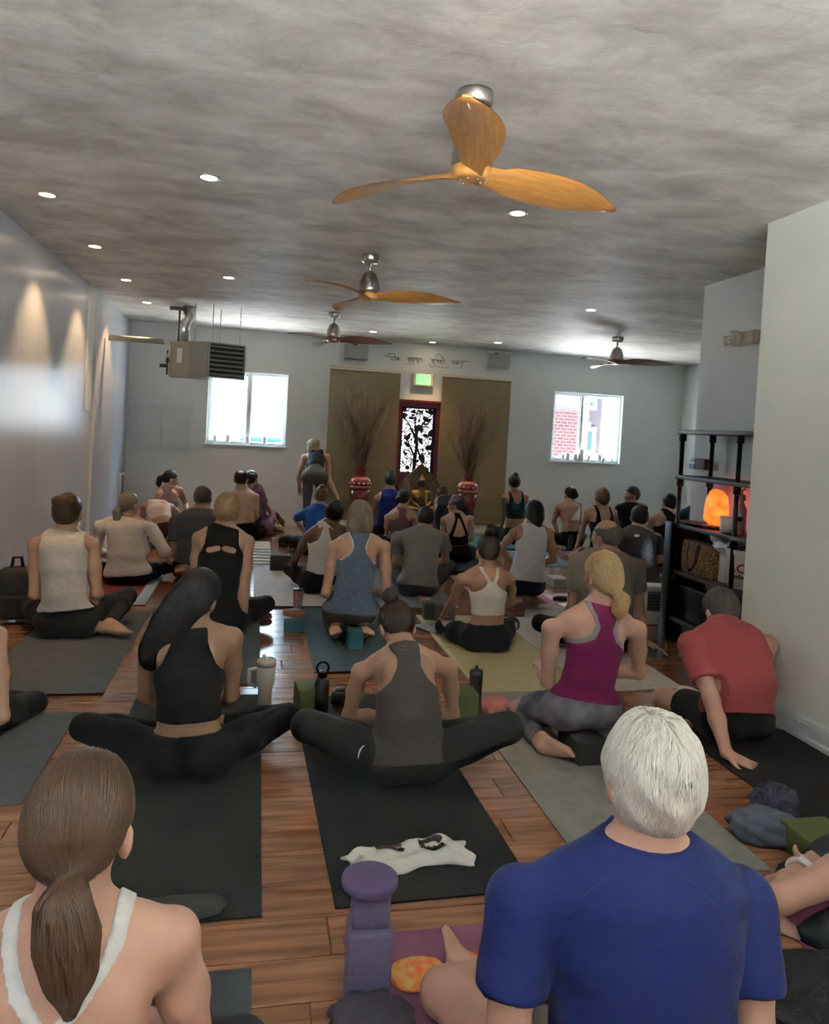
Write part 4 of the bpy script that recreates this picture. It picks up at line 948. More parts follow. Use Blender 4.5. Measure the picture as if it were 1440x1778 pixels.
# printed white towel
tw_ = empty('printed_towel', atz(712, 1497), .10, 'crumpled white towel printed with dark letters on black mat', 'towel'); tw_.location.z = .007
bm = bmesh.new(); nx, ny = 40, 18; vs = []; fs = []
for i in range(nx+1):
    for j in range(ny+1):
        x, y = (i/nx-.5)*.44, (j/ny-.5)*.155
        x += .012*math.sin(11*y*6+i*.4); y += .010*math.sin(x*26)+.018*math.sin(x*9+1)
        z = .018+.012*abs(math.sin(x*24+y*30))+.010*abs(math.sin(y*50-x*12))+.006*math.sin(x*60)
        ed = min(i, nx-i)/4.; ed2 = min(j, ny-j)/3.; z *= min(1, .15+ed*.85)*min(1, .15+ed2*.85) if True else 1
        vs.append((x, y, max(.002, z)))
for i in range(nx):
    for j in range(ny): a = i*(ny+1)+j; fs.append((a, a+ny+1, a+ny+2, a+1))
bm.free(); TWV = np.array(vs)
o = MB().add(vs, fs, True).build('cloth', fab('towel_white', (.66, .64, .58), var=.04), tw_); sm = o.modifiers.new('thick', 'SOLIDIFY'); sm.thickness = .003
def towel_z(x, y):
    d2 = (TWV[:, 0]-x)**2+(TWV[:, 1]-y)**2; k = np.argsort(d2)[:6]; w_ = 1/(d2[k]+1e-6); return float((TWV[k, 2]*w_).sum()/w_.sum())
def letter_patch(strokes, mat, nm):
    mb = MB()
    for pts, wd in strokes:
        for (a, b_) in zip(pts[:-1], pts[1:]):
            a, b_ = np.array(a), np.array(b_); d = unit(np.array([*(b_-a), 0]))[:2]; n_ = np.array([-d[1], d[0]])*wd/2; m_ = 5
            for k in range(m_):
                q0, q1 = a+(b_-a)*k/m_-d*.001, a+(b_-a)*(k+1)/m_+d*.001
                c4 = [q0+n_, q0-n_, q1-n_, q1+n_]; mb.add([(c[0], c[1], towel_z(*c)+.0042) for c in c4], [(0, 1, 2, 3)])
    mb.build(nm, mat, tw_)
def arc(cx_, cy_, rx, ry, a0, a1, n=12): return [(cx_+rx*math.cos(t), cy_+ry*math.sin(t)) for t in np.linspace(math.radians(a0), math.radians(a1), n)]
m_ink = M('print_black'); m_inkr = M('print_red2', (.35, .03, .02), .6)
letter_patch([(arc(.085, .022, .040, .034, 20, 340), .022), ([(.125, .012), (.09, .012)], .02)], m_ink, 'letter_print')
letter_patch([([(.07, .022), (.085, .012), (.10, .026)], .012)], m_inkr, 'bolt_print')
letter_patch([(arc(-.06, .040, .045, .026, 170, 330), .02), ([(-.02, .045), (-.045, .05)], .016)], m_ink, 'letter_print')
letter_patch([([(-.055, .045), (-.04, .055)], .010)], m_inkr, 'bolt_print')
# folded dark cloth at the end of the olive mat
blob('folded_mat_corner', 290, 1590, (.34, .12, .035), M('olive_cloth', (.045, .048, .042), .9), 'olive grey folded cloth on the ribbed mat end', 'cloth', 30, .10, .12)
# magazines
p = atz(757, 1096); e = empty('magazine', (p[0], p[1]+.05, .006), .5, 'open magazine lying on the yellow mat corner', 'magazine')
MB().box((0, 0, .006), (.20, .26, .010), None, .002).build('pages', M('paper_print', (.35, .38, .42), .5, col2=(.12, .14, .18), vscale=14), e)
p = atz(952, 1078); o = MB().box((0, 0, .002), (.22, .16, .004), None, .001).build('printed_card', M('card_print', (.62, .58, .55), .5, col2=(.30, .10, .10), vscale=12), None, (p[0], p[1], 0)); o.rotation_euler = (0, 0, .3); tag(o, 'white printed card with red marks on the floor', 'card')
p = atz(910, 1212); o = MB().box((0, 0, .002), (.10, .07, .004), None, .001).build('phone_card', M('white_plastic'), None, (p[0], p[1], 0)); tag(o, 'small white card lying past the yellow mat edge', 'card')
# white pole along the wall, floor vent
a, c = atz(1372, 1262, .03), atz(1440, 1302, .03); d = unit(c-a)
o = MB().tube([a-d*.9-a, c+d*.5-a], .022, 12).build('white_pole', m_white, None, a); tag(o, 'white pole lying along the cream wall baseboard', 'pole')
p = atz(1420, 1300); e = empty('floor_vent', (p[0]-.05, p[1], .0), math.atan2(d[1], d[0])-math.pi/2, 'narrow dark floor vent beside the white pole', 'vent')
MB().box((0, 0, .002), (.05, .26, .004)).build('frame', M('bronze_vent', (.10, .06, .03), .4, metal=.5), e)
for k in range(8): MB().box((0, -.105+k*.03, .004), (.036, .012, .002)).build('slot', M('black_plastic'), e)
# candles and jars on the window sills
m_cd = M('white_wax', (.80, .79, .74), .5)
SILL = D+.025
for (u, wd, hh) in ((977, .05, .10), (985, .06, .13), (998, .07, .12), (1008, .10, .20), (1022, .05, .10), (1040, .07, .13), (1048, .05, .09), (1062, .06, .07)):
    x = aty(u, 800, SILL)[0]; e = empty('pillar_candle', (x, SILL, WINR[2]), 0, 'white pillar candle on the sill of the brick-view window', 'candle', 'candles on the brick-view window sill')
    MB().lathe([(wd/2, 0), (wd/2, hh-.004), (wd/2-.006, hh), (.0, hh-.008)], n=16).build('wax', m_cd, e); MB().tube([(0, 0, hh-.01), (0.002, 0, hh+.012)], .0015, 5).build('wick', M('black_plastic'), e)
for (u, wd, hh) in ((373, .05, .12), (395, .06, .13), (429, .07, .13), (459, .06, .13), (482, .04, .06)):
    x = aty(u, 770, SILL)[0]; e = empty('pillar_candle', (x, SILL, WINL[2]), 0, 'white pillar candle on the sill by the unit heater', 'candle', 'candles on the heater window sill')
    MB().lathe([(wd/2, 0), (wd/2, hh-.004), (wd/2-.006, hh), (.0, hh-.008)], n=16).build('wax', m_cd, e); MB().tube([(0, 0, hh-.01), (0.002, 0, hh+.012)], .0015, 5).build('wick', M('black_plastic'), e)
ONLY = None
# ------------------------------------------------------------------ distance fields -> one continuous surface
BIG = np.float32(1.0)
class Grid:
    def __init__(s, lo, hi, h):
        s.h = h; s.lo = np.asarray(lo, np.float32); s.n = np.ceil((np.asarray(hi)-np.asarray(lo))/h).astype(int)+1
        s.ax = [(s.lo[i]+h*np.arange(s.n[i])).astype(np.float32) for i in range(3)]
    def new(s): return np.full(tuple(s.n), BIG, np.float32)
    def sl(s, lo, hi):
        a = np.clip(np.floor((np.asarray(lo)-s.lo)/s.h).astype(int), 0, s.n); b = np.clip(np.ceil((np.asarray(hi)-s.lo)/s.h).astype(int)+1, 0, s.n)
        return tuple(slice(int(i), int(j)) for i, j in zip(a, b))
    def pts(s, sl):
        return s.ax[0][sl[0]][:, None, None], s.ax[1][sl[1]][None, :, None], s.ax[2][sl[2]][None, None, :]
def smin(a, b, k):
    if k <= 1e-5: return np.minimum(a, b)
    h = np.clip(.5+.5*(b-a)/k, 0, 1); return b+(a-b)*h-k*h*(1-h)
# primitives: ('c',a,b,ra,rb) tapered capsule; ('e',c,radii,R) ellipsoid; ('t',a,b,lat,w0,d0,w1,d1) elliptic taper
def prim_bounds(p):
    if p[0] == 'c':
        r = max(p[3], p[4]); a, b = np.asarray(p[1]), np.asarray(p[2]); return np.minimum(a, b)-r, np.maximum(a, b)+r
    if p[0] == 'e':
        r = max(p[2]); c = np.asarray(p[1]); return c-r, c+r
    r = max(p[4:8]); a, b = np.asarray(p[1]), np.asarray(p[2]); return np.minimum(a, b)-r, np.maximum(a, b)+r
def prim_eval(p, X, Y, Z):
    f4 = np.float32
    if p[0] == 'c':
        a, b = np.asarray(p[1], f4), np.asarray(p[2], f4); ab = b-a; L2 = max(float(ab@ab), 1e-9)
        x, y, z = X-a[0], Y-a[1], Z-a[2]
        t = np.clip((x*ab[0]+y*ab[1]+z*ab[2])/L2, 0, 1)
        return np.sqrt((x-t*ab[0])**2+(y-t*ab[1])**2+(z-t*ab[2])**2)-(f4(p[3])+t*f4(p[4]-p[3]))
    if p[0] == 'e':
        c = np.asarray(p[1], f4); R = np.asarray(p[3] if len(p) > 3 and p[3] is not None else np.eye(3), f4); r = np.asarray(p[2], f4)
        x, y, z = X-c[0], Y-c[1], Z-c[2]
        q = [(x*R[0, i]+y*R[1, i]+z*R[2, i])/r[i] for i in range(3)]
        k0 = np.sqrt(q[0]**2+q[1]**2+q[2]**2)+1e-6; k1 = np.sqrt((q[0]/r[0])**2+(q[1]/r[1])**2+(q[2]/r[2])**2)+1e-6
        return k0*(k0-1)/k1
    a, b, l = np.asarray(p[1], f4), np.asarray(p[2], f4), np.asarray(p[3], f4); ab = b-a; L2 = max(float(ab@ab), 1e-9)
    x, y, z = X-a[0], Y-a[1], Z-a[2]
    t = np.clip((x*ab[0]+y*ab[1]+z*ab[2])/L2, 0, 1)
    x, y, z = x-t*ab[0], y-t*ab[1], z-t*ab[2]
    u = x*l[0]+y*l[1]+z*l[2]; d2 = np.maximum(x*x+y*y+z*z-u*u, 0)
    w = p[4]+t*(p[6]-p[4]); dp = p[5]+t*(p[7]-p[5])
    k0 = np.sqrt((u/w)**2+d2/dp**2)+1e-6; k1 = np.sqrt((u/w**2)**2+d2/dp**4)+1e-6
    return k0*(k0-1)/k1
def fill(g, arr, prims, k=.02, marg=.05):
    for p in prims:
        kk = k
        if p[0] == 'k': kk = p[1]; p = p[2]
        lo, hi = prim_bounds(p); m = max(marg, kk+2*g.h); sl = g.sl(lo-m, hi+m)
        if any(s_.stop <= s_.start for s_ in sl): continue
        arr[sl] = smin(arr[sl], prim_eval(p, *g.pts(sl)).astype(np.float32), kk)
    return arr
def nets(g, F):
    "surface nets: vertices, quads"
    S = F < 0
    if not S.any(): return np.zeros((0, 3)), np.zeros((0, 4), int)
    nx, ny, nz = F.shape
    cnt = np.zeros((nx-1, ny-1, nz-1), np.int8)
    for i in (0, 1):
        for j in (0, 1):
            for k in (0, 1): cnt += S[i:nx-1+i, j:ny-1+j, k:nz-1+k]
    act = (cnt > 0) & (cnt < 8); idx = np.full(act.shape, -1, np.int32); I = np.argwhere(act); idx[act] = np.arange(len(I))
    acc = np.zeros((len(I), 3)); num = np.zeros(len(I))
    cor = np.array([(i, j, k) for i in (0, 1) for j in (0, 1) for k in (0, 1)])
    val = [F[I[:, 0]+c[0], I[:, 1]+c[1], I[:, 2]+c[2]] for c in cor]
    for a in range(8):
        for b in range(a+1, 8):
            dlt = cor[b]-cor[a]
            if abs(dlt).sum() != 1: continue
            va, vb = val[a], val[b]; m = (va < 0) != (vb < 0)
            t = np.where(m, va/np.where(m, va-vb, 1), 0)
            acc += m[:, None]*(cor[a]+t[:, None]*dlt); num += m
    V = g.lo+g.h*(I+acc/num[:, None])
    Q = []
    for ax in range(3):
        s0 = [slice(None)]*3; s1 = [slice(None)]*3; s0[ax] = slice(0, -1); s1[ax] = slice(1, None)
        A, B = S[tuple(s0)], S[tuple(s1)]; E_ = np.argwhere(A != B)
        o1, o2 = (ax+1) % 3, (ax+2) % 3
        ok = (E_[:, o1] > 0) & (E_[:, o2] > 0) & (E_[:, o1] < F.shape[o1]-1) & (E_[:, o2] < F.shape[o2]-1); E_ = E_[ok]
        c = []
        for da, db in ((-1, -1), (0, -1), (0, 0), (-1, 0)):
            q = E_.copy(); q[:, o1] += da; q[:, o2] += db; c.append(idx[q[:, 0], q[:, 1], q[:, 2]])
        q = np.stack(c, 1); ins = A[E_[:, 0], E_[:, 1], E_[:, 2]]
        q[~ins] = q[~ins][:, ::-1]; Q.append(q)
    Q = np.concatenate(Q); Q = Q[(Q >= 0).all(1)]
    return V, Q
def to_mesh(name, V, Q, mat, parent, base, attr=None):
    me = bpy.data.meshes.new(name)
    V = (V-np.asarray(base)).astype(np.float32)
    me.vertices.add(len(V)); me.vertices.foreach_set('co', V.ravel())
    me.loops.add(Q.size); me.loops.foreach_set('vertex_index', Q.astype(np.int32).ravel())
    me.polygons.add(len(Q)); me.polygons.foreach_set('loop_start', np.arange(0, Q.size, 4, dtype=np.int32))
    me.polygons.foreach_set('use_smooth', np.ones(len(Q), bool))
    me.update(calc_edges=True)
    if attr is not None:
        at = me.attributes.new('strand', 'FLOAT_VECTOR', 'POINT'); at.data.foreach_set('vector', attr.astype(np.float32).ravel())
    me.materials.append(mat)
    o = bpy.data.objects.new(name, me); COL.objects.link(o)
    if parent is not None: o.parent = parent
    return o
def vnormals(V, Q):
    n = np.cross(V[Q[:, 2]]-V[Q[:, 0]], V[Q[:, 3]]-V[Q[:, 1]]); N = np.zeros_like(V)
    for i in range(4): np.add.at(N, Q[:, i], n)
    return N/np.maximum(np.linalg.norm(N, axis=1, keepdims=True), 1e-9)
def relax(V, Q, it=1, w=.5):
    for _ in range(it):
        A = np.zeros_like(V); c = np.zeros(len(V))
        for i in range(4):
            np.add.at(A, Q[:, i], V[Q[:, (i+1) % 4]]+V[Q[:, (i+3) % 4]]); np.add.at(c, Q[:, i], 2)
        V = V*(1-w)+w*A/np.maximum(c, 1)[:, None]
    return V
def folds(V, Q, amp, seed, freq=(14, 14, 34), cut=None):
    "soft cloth wrinkles pushed along the normals"
    r = np.random.default_rng(seed); N = vnormals(V, Q); d = np.zeros(len(V))
    warp = .35*np.sin(V@np.array([6.1, 4.3, 5.2])+r.uniform(0, 6))+.25*np.sin(V@np.array([-8., 5., 11.])+r.uniform(0, 6))
    for i in range(5):
        k = np.array(freq)*r.uniform(.5, 1.3)*np.array([r.choice((-1, 1))*r.uniform(.2, 1), r.uniform(-.6, .6), r.uniform(.5, 1)])
        s_ = np.sin(V@k+3*warp+r.uniform(0, 6)); d += np.sign(s_)*abs(s_)**1.6*r.uniform(.4, 1)
    env = .5+.5*np.sin(V@np.array([7., 6., 9.])+r.uniform(0, 6)+2*warp)
    return V+N*(amp*.4*d*env)[:, None]
# ------------------------------------------------------------------ people
def skin_mat(name, c):
    return M('skin_'+name, c, .52, var=.10, vscale=9, spec=.35, bump=.05, bscale=120, sss=.0)
SKIN = {'fair': (.46, .285, .195), 'pink': (.47, .275, .20), 'tan': (.34, .20, .128), 'olive': (.30, .18, .11), 'brown': (.13, .068, .042), 'pale': (.60, .40, .30)}
def hair_mat(name, c, c2, rough=.42):
    key = 'hair_'+name
    if key in MATS: return MATS[key]
    m = bpy.data.materials.new(key); m.use_nodes = True; nt = m.node_tree; b = nt.nodes['Principled BSDF']; L = nt.links.new
    at = nd(nt, 'ShaderNodeAttribute', attribute_name='strand')
    n1 = nd(nt, 'ShaderNodeTexNoise'); n1.inputs['Scale'].default_value = 1.; n1.inputs['Detail'].default_value = 5; n1.inputs['Roughness'].default_value = .65; L(at.outputs['Vector'], n1.inputs[0])
    rp = nd(nt, 'ShaderNodeValToRGB'); rp.color_ramp.elements[0].position = .33; rp.color_ramp.elements[0].color = (*c, 1); rp.color_ramp.elements[1].position = .68; rp.color_ramp.elements[1].color = (*c2, 1)
    L(n1.outputs[0], rp.inputs[0]); L(rp.outputs[0], b.inputs['Base Color']); b.inputs['Roughness'].default_value = rough; b.inputs['Specular IOR Level'].default_value = .45
    bp = nd(nt, 'ShaderNodeBump'); bp.inputs['Strength'].default_value = .55; bp.inputs['Distance'].default_value = .006; L(n1.outputs[0], bp.inputs['Height']); L(bp.outputs[0], b.inputs['Normal'])
    MATS[key] = m; return m
HAIR = {'black': ((.006, .005, .005), (.022, .018, .016)), 'dark': ((.012, .008, .006), (.045, .028, .018)), 'brown': ((.035, .018, .010), (.12, .066, .034)),
        'lightbrown': ((.09, .05, .025), (.26, .16, .08)), 'blonde': ((.22, .13, .055), (.62, .44, .22)), 'greyblonde': ((.16, .12, .08), (.42, .35, .25)), 'grey': ((.13, .11, .09), (.36, .32, .26)), 'white': ((.50, .46, .375), (.95, .92, .84)), 'pepper': ((.02, .016, .014), (.14, .12, .10))}
def cloth(name, c, bump=.18, **kw): return M('cloth_'+name, c, kw.pop('rough', .85), var=kw.pop('var', .07), vscale=kw.pop('vscale', 30), bump=bump*2.2, bscale=16, stretch=(1, 1, 1.9), sheen=.04, spec=.2, **kw)
def solve_ray(px, c, L, side=1):
    d = ray(*px); d = d/np.linalg.norm(d); oc = CO-c; b = d@oc; q = b*b-(oc@oc-L*L)
    t = -b if q < 0 else -b+side*math.sqrt(q)
    return CO+d*t
def hand_prims(W, d, pn, ts, s, curl):
    d = unit(d); pn = unit(pn-d*np.dot(pn, d)); ts = unit(ts-d*np.dot(ts, d)-pn*np.dot(ts, pn)); P = []
    P.append(('t', W-d*.005*s, W+d*.078*s, ts, .030*s, .020*s, .039*s, .0145*s))
    for off, ln, sp_ in ((-.031, .058, -.16), (-.0105, .072, -.05), (.0105, .078, .05), (.031, .068, .17)):
        p = W+d*.078*s+ts*off*s; dd = unit(d+ts*sp_); r = .0092*s if off > -.02 else .0082*s; a = 0
        for k, fr_ in enumerate((.45, .30, .25)):
            a += curl*(.6 if k == 0 else 1.); q = p+s*ln*1.12*fr_*(dd*math.cos(a)+pn*math.sin(a)); P.append(('k', .003, ('c', p, q, r, r*.93))); p = q; r *= .93
    p = W+d*.022*s+ts*.028*s; dd = unit(d*.75+ts*.75+pn*.2)
    q = p+dd*.046*s; P.append(('k', .008, ('c', p, q, .0135*s, .0105*s))); dd = unit(dd+d*.5+pn*curl*.4); P.append(('k', .003, ('c', q, q+dd*.032*s, .0105*s, .0088*s)))
    return P
def foot_prims(A, t, n, s, side):
    "A ankle, t toe direction, n towards the sole"
    t = unit(t); n = unit(n-t*np.dot(n, t)); l = np.cross(t, n)*side; P = []
    hl = A+(n*.030-t*.035)*s; bl = A+(n*.048+t*.125)*s
    P += [('c', A, hl, .036*s, .034*s), ('c', A+t*.01*s, bl-n*.008*s, .036*s, .024*s), ('t', hl, bl, l, .032*s, .028*s, .044*s, .020*s)]
    for i, (o, ln, r) in enumerate(((-.034, .048, .0135), (-.013, .045, .0105), (.004, .040, .0098), (.020, .035, .0092), (.035, .028, .0088))):
        p = bl+l*o*s+t*(.006-.012*i*.5)*s; P.append(('k', .004, ('c', p, p+t*ln*s-n*.004*s, r*s, r*.92*s)))
    return P
def head_R(yaw, pitch, roll):
    return Rz(-math.radians(yaw))@Rx(math.radians(pitch))@Ry(math.radians(roll))
PPL = []
def person(sp):
    s = sp.get('s', 0) or 1.; m = sp.get('sex', 'f') == 'm'; yaw = math.radians(sp.get('yaw', 0)); fw = np.array([math.sin(yaw), math.cos(yaw), 0]); rt = np.array([math.cos(yaw), -math.sin(yaw), 0]); Zv = np.array([0, 0, 1.])
    sz = sp.get('sz', 0.); h = {.0105: .0130, .0095: .0115, .009: .0112, .0085: .0104, .008: .0098, .007: .0082, .0065: .0076, .006: .0073}.get(sp.get('vox', .0105), .011); mode = sp.get('mode', 'cross')
    for it in range(3):
        if 'hip' in sp: Pc = aty(*sp['hip'][:2], sp['hip'][2])
        elif 'pcx' in sp: Pc = np.array([aty(*sp['pcx'][:2], sp['pcx'][2])[0], sp['pcx'][2], sp.get('sz', 0)+.112*s])
        else:
            F = atz(*sp['seat'], sz); Pc = F+fw*.10*s+Zv*.112*s
        N = aty(*sp['neck'], Pc[1]+sp.get('dn', .03)); C = aty(*sp['head'], N[1]+sp.get('dh', .03))
        if 's' not in sp: s = float(np.clip((np.linalg.norm(N-Pc)+np.linalg.norm(C-N))/.66, .86, 1.14))
    base = np.array([Pc[0], Pc[1], 0.])
    wf = sp.get('w', 1.)*s; sw = (.185 if m else .158)*wf
    lat = rt
    Sh = []
    dsh = sp.get('dsh', (0, 0))
    for i in (0, 1):
        q = sp.get('sh', (None, None))[i]
        Sh.append(aty(*q, N[1]+.015+dsh[i]) if q else N+rt*(2*i-1)*sw-Zv*.055*s)
    lat1 = unit(Sh[1]-Sh[0])
    # keep shoulder joints inside the outline
    Sh = [Sh[0]+lat1*.040*s+Zv*.030*s, Sh[1]-lat1*.040*s+Zv*.030*s] if sp.get('sh') else Sh
    hips = [Pc+rt*(2*i-1)*.092*s+fw*.01-Zv*.01*s for i in (0, 1)]
    Kn, An, El, Wr = [], [], [], []
    for i in (0, 1):
        sd = 2*i-1
        q = sp.get('kn', (None, None))[i]
        if q is not None and q[0] == 'p': k = aty(*q[1:])
        elif q is not None: k = solve_ray(q[:2], hips[i], .42*s, q[2] if len(q) > 2 else 1); k[2] = max(k[2], .062*s)
        elif mode == 'kneel': k = Pc+fw*.37*s+rt*sd*.10*s; k[2] = .062*s
        elif mode == 'stand': k = hips[i]+fw*.03-Zv*.42*s
        else: k = Pc+fw*.27*s+rt*sd*.31*s; k[2] = .13*s
        Kn.append(k)
        q = sp.get('an', (None, None))[i]
        if q is not None and q[0] == 'p': a = aty(*q[1:])
        elif q is not None: a = solve_ray(q[:2], k, .40*s, q[2] if len(q) > 2 else -1)
        elif mode == 'kneel': a = k-fw*.385*s+rt*sd*.0; a[2] = .055*s
        elif mode == 'stand': a = k-Zv*.40*s-fw*.03; a[2] = .075
        else:
            tg = Pc+fw*(.42 if i else .35)*s-rt*sd*.02*s; tg[2] = .055*s; a = k+unit(tg-k)*.385*s; a[2] = max(a[2], .05*s)
        An.append(a)
        q = sp.get('el', (None, None))[i]
        e = solve_ray(q[:2], Sh[i], .285*s, q[2] if len(q) > 2 else 1) if q else Sh[i]-Zv*.262*s+rt*sd*.05*s+fw*.06*s
        El.append(e)
        q = sp.get('ha', (None, None))[i]
        if q: w_ = solve_ray(q[:2], e, .25*s, q[2] if len(q) > 2 else 1); w_[2] = max(w_[2], .025)
        else:
            tg = Pc+fw*.30*s+rt*sd*(.10 if mode != 'kneel' else .09)*s+Zv*.09*s; w_ = e+unit(tg-e)*.25*s
        Wr.append(w_)
    # ---- primitives
    bul = sp.get('bulge', .03)*s; ft = sp.get('fat', 1.)
    L_ = np.linalg.norm(N-Pc); ax = (N-Pc)/L_
    back = -unit(fw-ax*np.dot(fw, ax))
    def spine(t): return Pc+(N-Pc)*t+back*bul*4*t*(1-t)
    dims = ((.150, .100), (.132*ft, .097*ft), (.150*ft, .108), (.160, .098), (.075, .062)) if m else ((.158, .104), (.114*ft, .083*ft), (.128*ft, .093), (.134, .084), (.062, .055))
    ts = (0, .36, .62, .84, 1.0); T = []
    for a in range(4):
        la = unit(rt*(1-ts[a])+lat1*ts[a]); T.append(('k', .05, ('t', spine(ts[a]), spine(ts[a+1]), la, dims[a][0]*wf, dims[a][1]*s, dims[a+1][0]*wf, dims[a+1][1]*s)))
    for i in (0, 1):
        sd = 2*i-1
        T.append(('k', .05, ('e', hips[i]-fw*.015*s-Zv*.012*s, (.092*s, .092*s, .094*s))))
        T.append(('k', .05, ('c', N-Zv*.05*s, Sh[i], .050*s, .047*s if not m else .054*s)))
        # shoulder blades
        T.append(('k', .04, ('e', spine(.80)+lat1*sd*.075*wf+back*.055*s, (.045*s, .03*s, .065*s))))
        if not m: T.append(('k', .03, ('e', spine(.66)+lat1*sd*.07*s-back*.085*s, (.055*s, .05*s, .055*s))))
    R = head_R(sp.get('hy', 0)+sp.get('yaw', 0), sp.get('hp', 0), sp.get('hr', 0)); hs = sp.get('hs', 1.)*min(1.06, max(.94, s))
    def hd(x, y, z): return C+R@(np.array([x, y, z])*hs)
    nr = .058 if m else .049
    NK = [('c', N-Zv*.01, hd(0, -.018, -.055), nr*s, nr*.97*s)]
    NK += [('k', .045, ('c', N*.62+hd(0, -.02, -.06)*.38, Sh[i]*.62+N*.38+Zv*.012*s, .034*s, .038*s)) for i in (0, 1)]
    HD = [('e', hd(0, -.012, .018), (.076*hs, .094*hs, .096*hs), R), ('k', .03, ('e', hd(0, .026, -.045), (.057*hs, .060*hs, .074*hs), R)), ('k', .02, ('e', hd(0, .052, -.094), (.026*hs, .024*hs, .022*hs), R)),
          ('k', .012, ('c', hd(0, .083, .0), hd(0, .104, -.038), .008*hs, .012*hs)), ('k', .012, ('e', hd(0, .078, .018), (.045*hs, .014*hs, .012*hs), R)), ('k', .008, ('e', hd(0, .082, -.066), (.022*hs, .011*hs, .010*hs), R))]
    for sd in (-1, 1):
        HD += [('k', .008, ('e', hd(sd*.081, -.008, -.018), (.012*hs, .021*hs, .032*hs), R@Rz(sd*.55))), ('k', .012, ('e', hd(sd*.035, .06, -.035), (.022*hs, .02*hs, .02*hs), R))]
    af = (1.06 if m else .90)*sp.get('arm', 1.)
    AR = [[], []]; TH = [[], []]; SN = [[], []]; FT = [[], []]
    for i in (0, 1):
        sd = 2*i-1
        ua = unit(El[i]-Sh[i]); fa = unit(Wr[i]-El[i])
        AR[i] += [('c', Sh[i], Sh[i]*.55+El[i]*.45, .050*s*af, .045*s*af), ('k', .03, ('c', Sh[i]*.55+El[i]*.45, El[i], .045*s*af, .036*s*af)), ('k', .02, ('c', El[i], El[i]*.6+Wr[i]*.4, .037*s*af, .038*s*af)), ('k', .02, ('c', El[i]*.6+Wr[i]*.4, Wr[i], .037*s*af, .025*s*af))]
        hdn = sp.get('hdir', (None, None))[i]; hd_ = np.array(hdn[0], float) if hdn else fa
        pn = np.array(hdn[1], float) if hdn else -Zv*.8+rt*(-sd)*.3; tss = np.array(hdn[2], float) if hdn else rt*(-sd)
        AR[i] += hand_prims(Wr[i], hd_, pn, tss, s*(1.06 if m else .95), hdn[3] if hdn and len(hdn) > 3 else .35)
        lf = sp.get('leg', 1.)
        TH[i] += [('c', hips[i], hips[i]*.5+Kn[i]*.5, .088*s*lf, .074*s*lf), ('k', .03, ('c', hips[i]*.5+Kn[i]*.5, Kn[i], .074*s*lf, .054*s*lf))]
        SN[i] += [('c', Kn[i], Kn[i]*.65+An[i]*.35-fw*0, .053*s*lf, .054*s*lf), ('k', .02, ('c', Kn[i]*.65+An[i]*.35, An[i], .053*s*lf, .034*s*lf))]
        fo = sp.get('foot', (None, None))[i]
        if fo: td, sn = np.array(fo[0], float), np.array(fo[1], float)
        elif mode == 'kneel': td, sn = -fw, Zv*1.+rt*sd*.15
        elif mode == 'stand': td, sn = fw, -Zv
        else: td = unit(unit(An[i]-Kn[i])*.8+fw*.35); sn = unit(-rt*sd*.2-Zv*.3-fw*.2+rt*(-sd)*.5)
        FT[i] += foot_prims(An[i], td, sn, s, sd)
    allp = T+NK+HD+AR[0]+AR[1]+TH[0]+TH[1]+SN[0]+SN[1]+FT[0]+FT[1]
    bb = [prim_bounds(p[2] if p[0] == 'k' else p) for p in allp]
    if sp.get('clip'):
        pass
    lo = np.min([b_[0] for b_ in bb], 0)-.06; hi = np.max([b_[1] for b_ in bb], 0)+.06
    lo[2] = max(lo[2], -.03)
    g = Grid(lo, hi, h)
    dt = fill(g, g.new(), T+[('k', .03, p) if p[0] != 'k' else p for p in NK]); dn_ = fill(g, g.new(), NK[:1]); dh_ = fill(g, g.new(), HD, .03)
    da = [fill(g, g.new(), AR[i], .02) for i in (0, 1)]; dth = [fill(g, g.new(), TH[i], .03) for i in (0, 1)]; dsn = [fill(g, g.new(), SN[i], .02) for i in (0, 1)]; dft = [fill(g, g.new(), FT[i], .012) for i in (0, 1)]
    B = smin(dt, dh_, .025)
    for i in (0, 1): B = smin(B, dth[i], .045)
    for i in (0, 1): B = smin(B, smin(dsn[i], dft[i], .02), .014)
    for i in (0, 1): B = smin(B, da[i], .016)
    Zg = g.ax[2][None, None, :]
    B = np.maximum(B, .003-Zg)
    root = empty('person', base, 0, sp['label'], 'person')
    msk = skin_mat(sp['skin'], SKIN[sp['skin']])
    V, Q = nets(g, B); V = relax(V, Q, 1, .4); to_mesh('body', V, Q, msk, root, base)
    X, Y, Z = g.ax[0][:, None, None]-np.float32(Pc[0]), g.ax[1][None, :, None]-np.float32(Pc[1]), Zg-np.float32(Pc[2])
    U = X*lat1[0]+Y*lat1[1]+Z*lat1[2]; VV = (X*ax[0]+Y*ax[1]+Z*ax[2])/np.float32(L_)
    umid = float((N-Pc)@lat1)
    U = U-np.clip(VV, 0, 1.1)*np.float32(umid)
    dl = np.minimum(np.minimum(dth[0], dth[1]), np.minimum(dsn[0], dsn[1]))
    dfa = np.minimum(dft[0], dft[1]); daa = np.minimum(da[0], da[1])
    def top(t, nm):
        off = t.get('off', .006); Fb = B
        G = Fb-off
        if t.get('loose'):
            lo_ = t['loose']*s; LS = [('t', spine(.80), spine(.36), lat1, (dims[3][0])*wf, dims[3][1]*s+.25*lo_, dims[1][0]*wf+.8*lo_, dims[1][1]*s+.8*lo_), ('t', spine(.36), spine(max(-.1, t.get('hem', .1))), rt, dims[1][0]*wf+.8*lo_, dims[1][1]*s+.8*lo_, dims[0][0]*wf+.7*lo_, dims[0][1]*s+.8*lo_)]
            G = smin(G, fill(g, g.new(), LS, .04), .03)
        sl = t.get('sleeve')
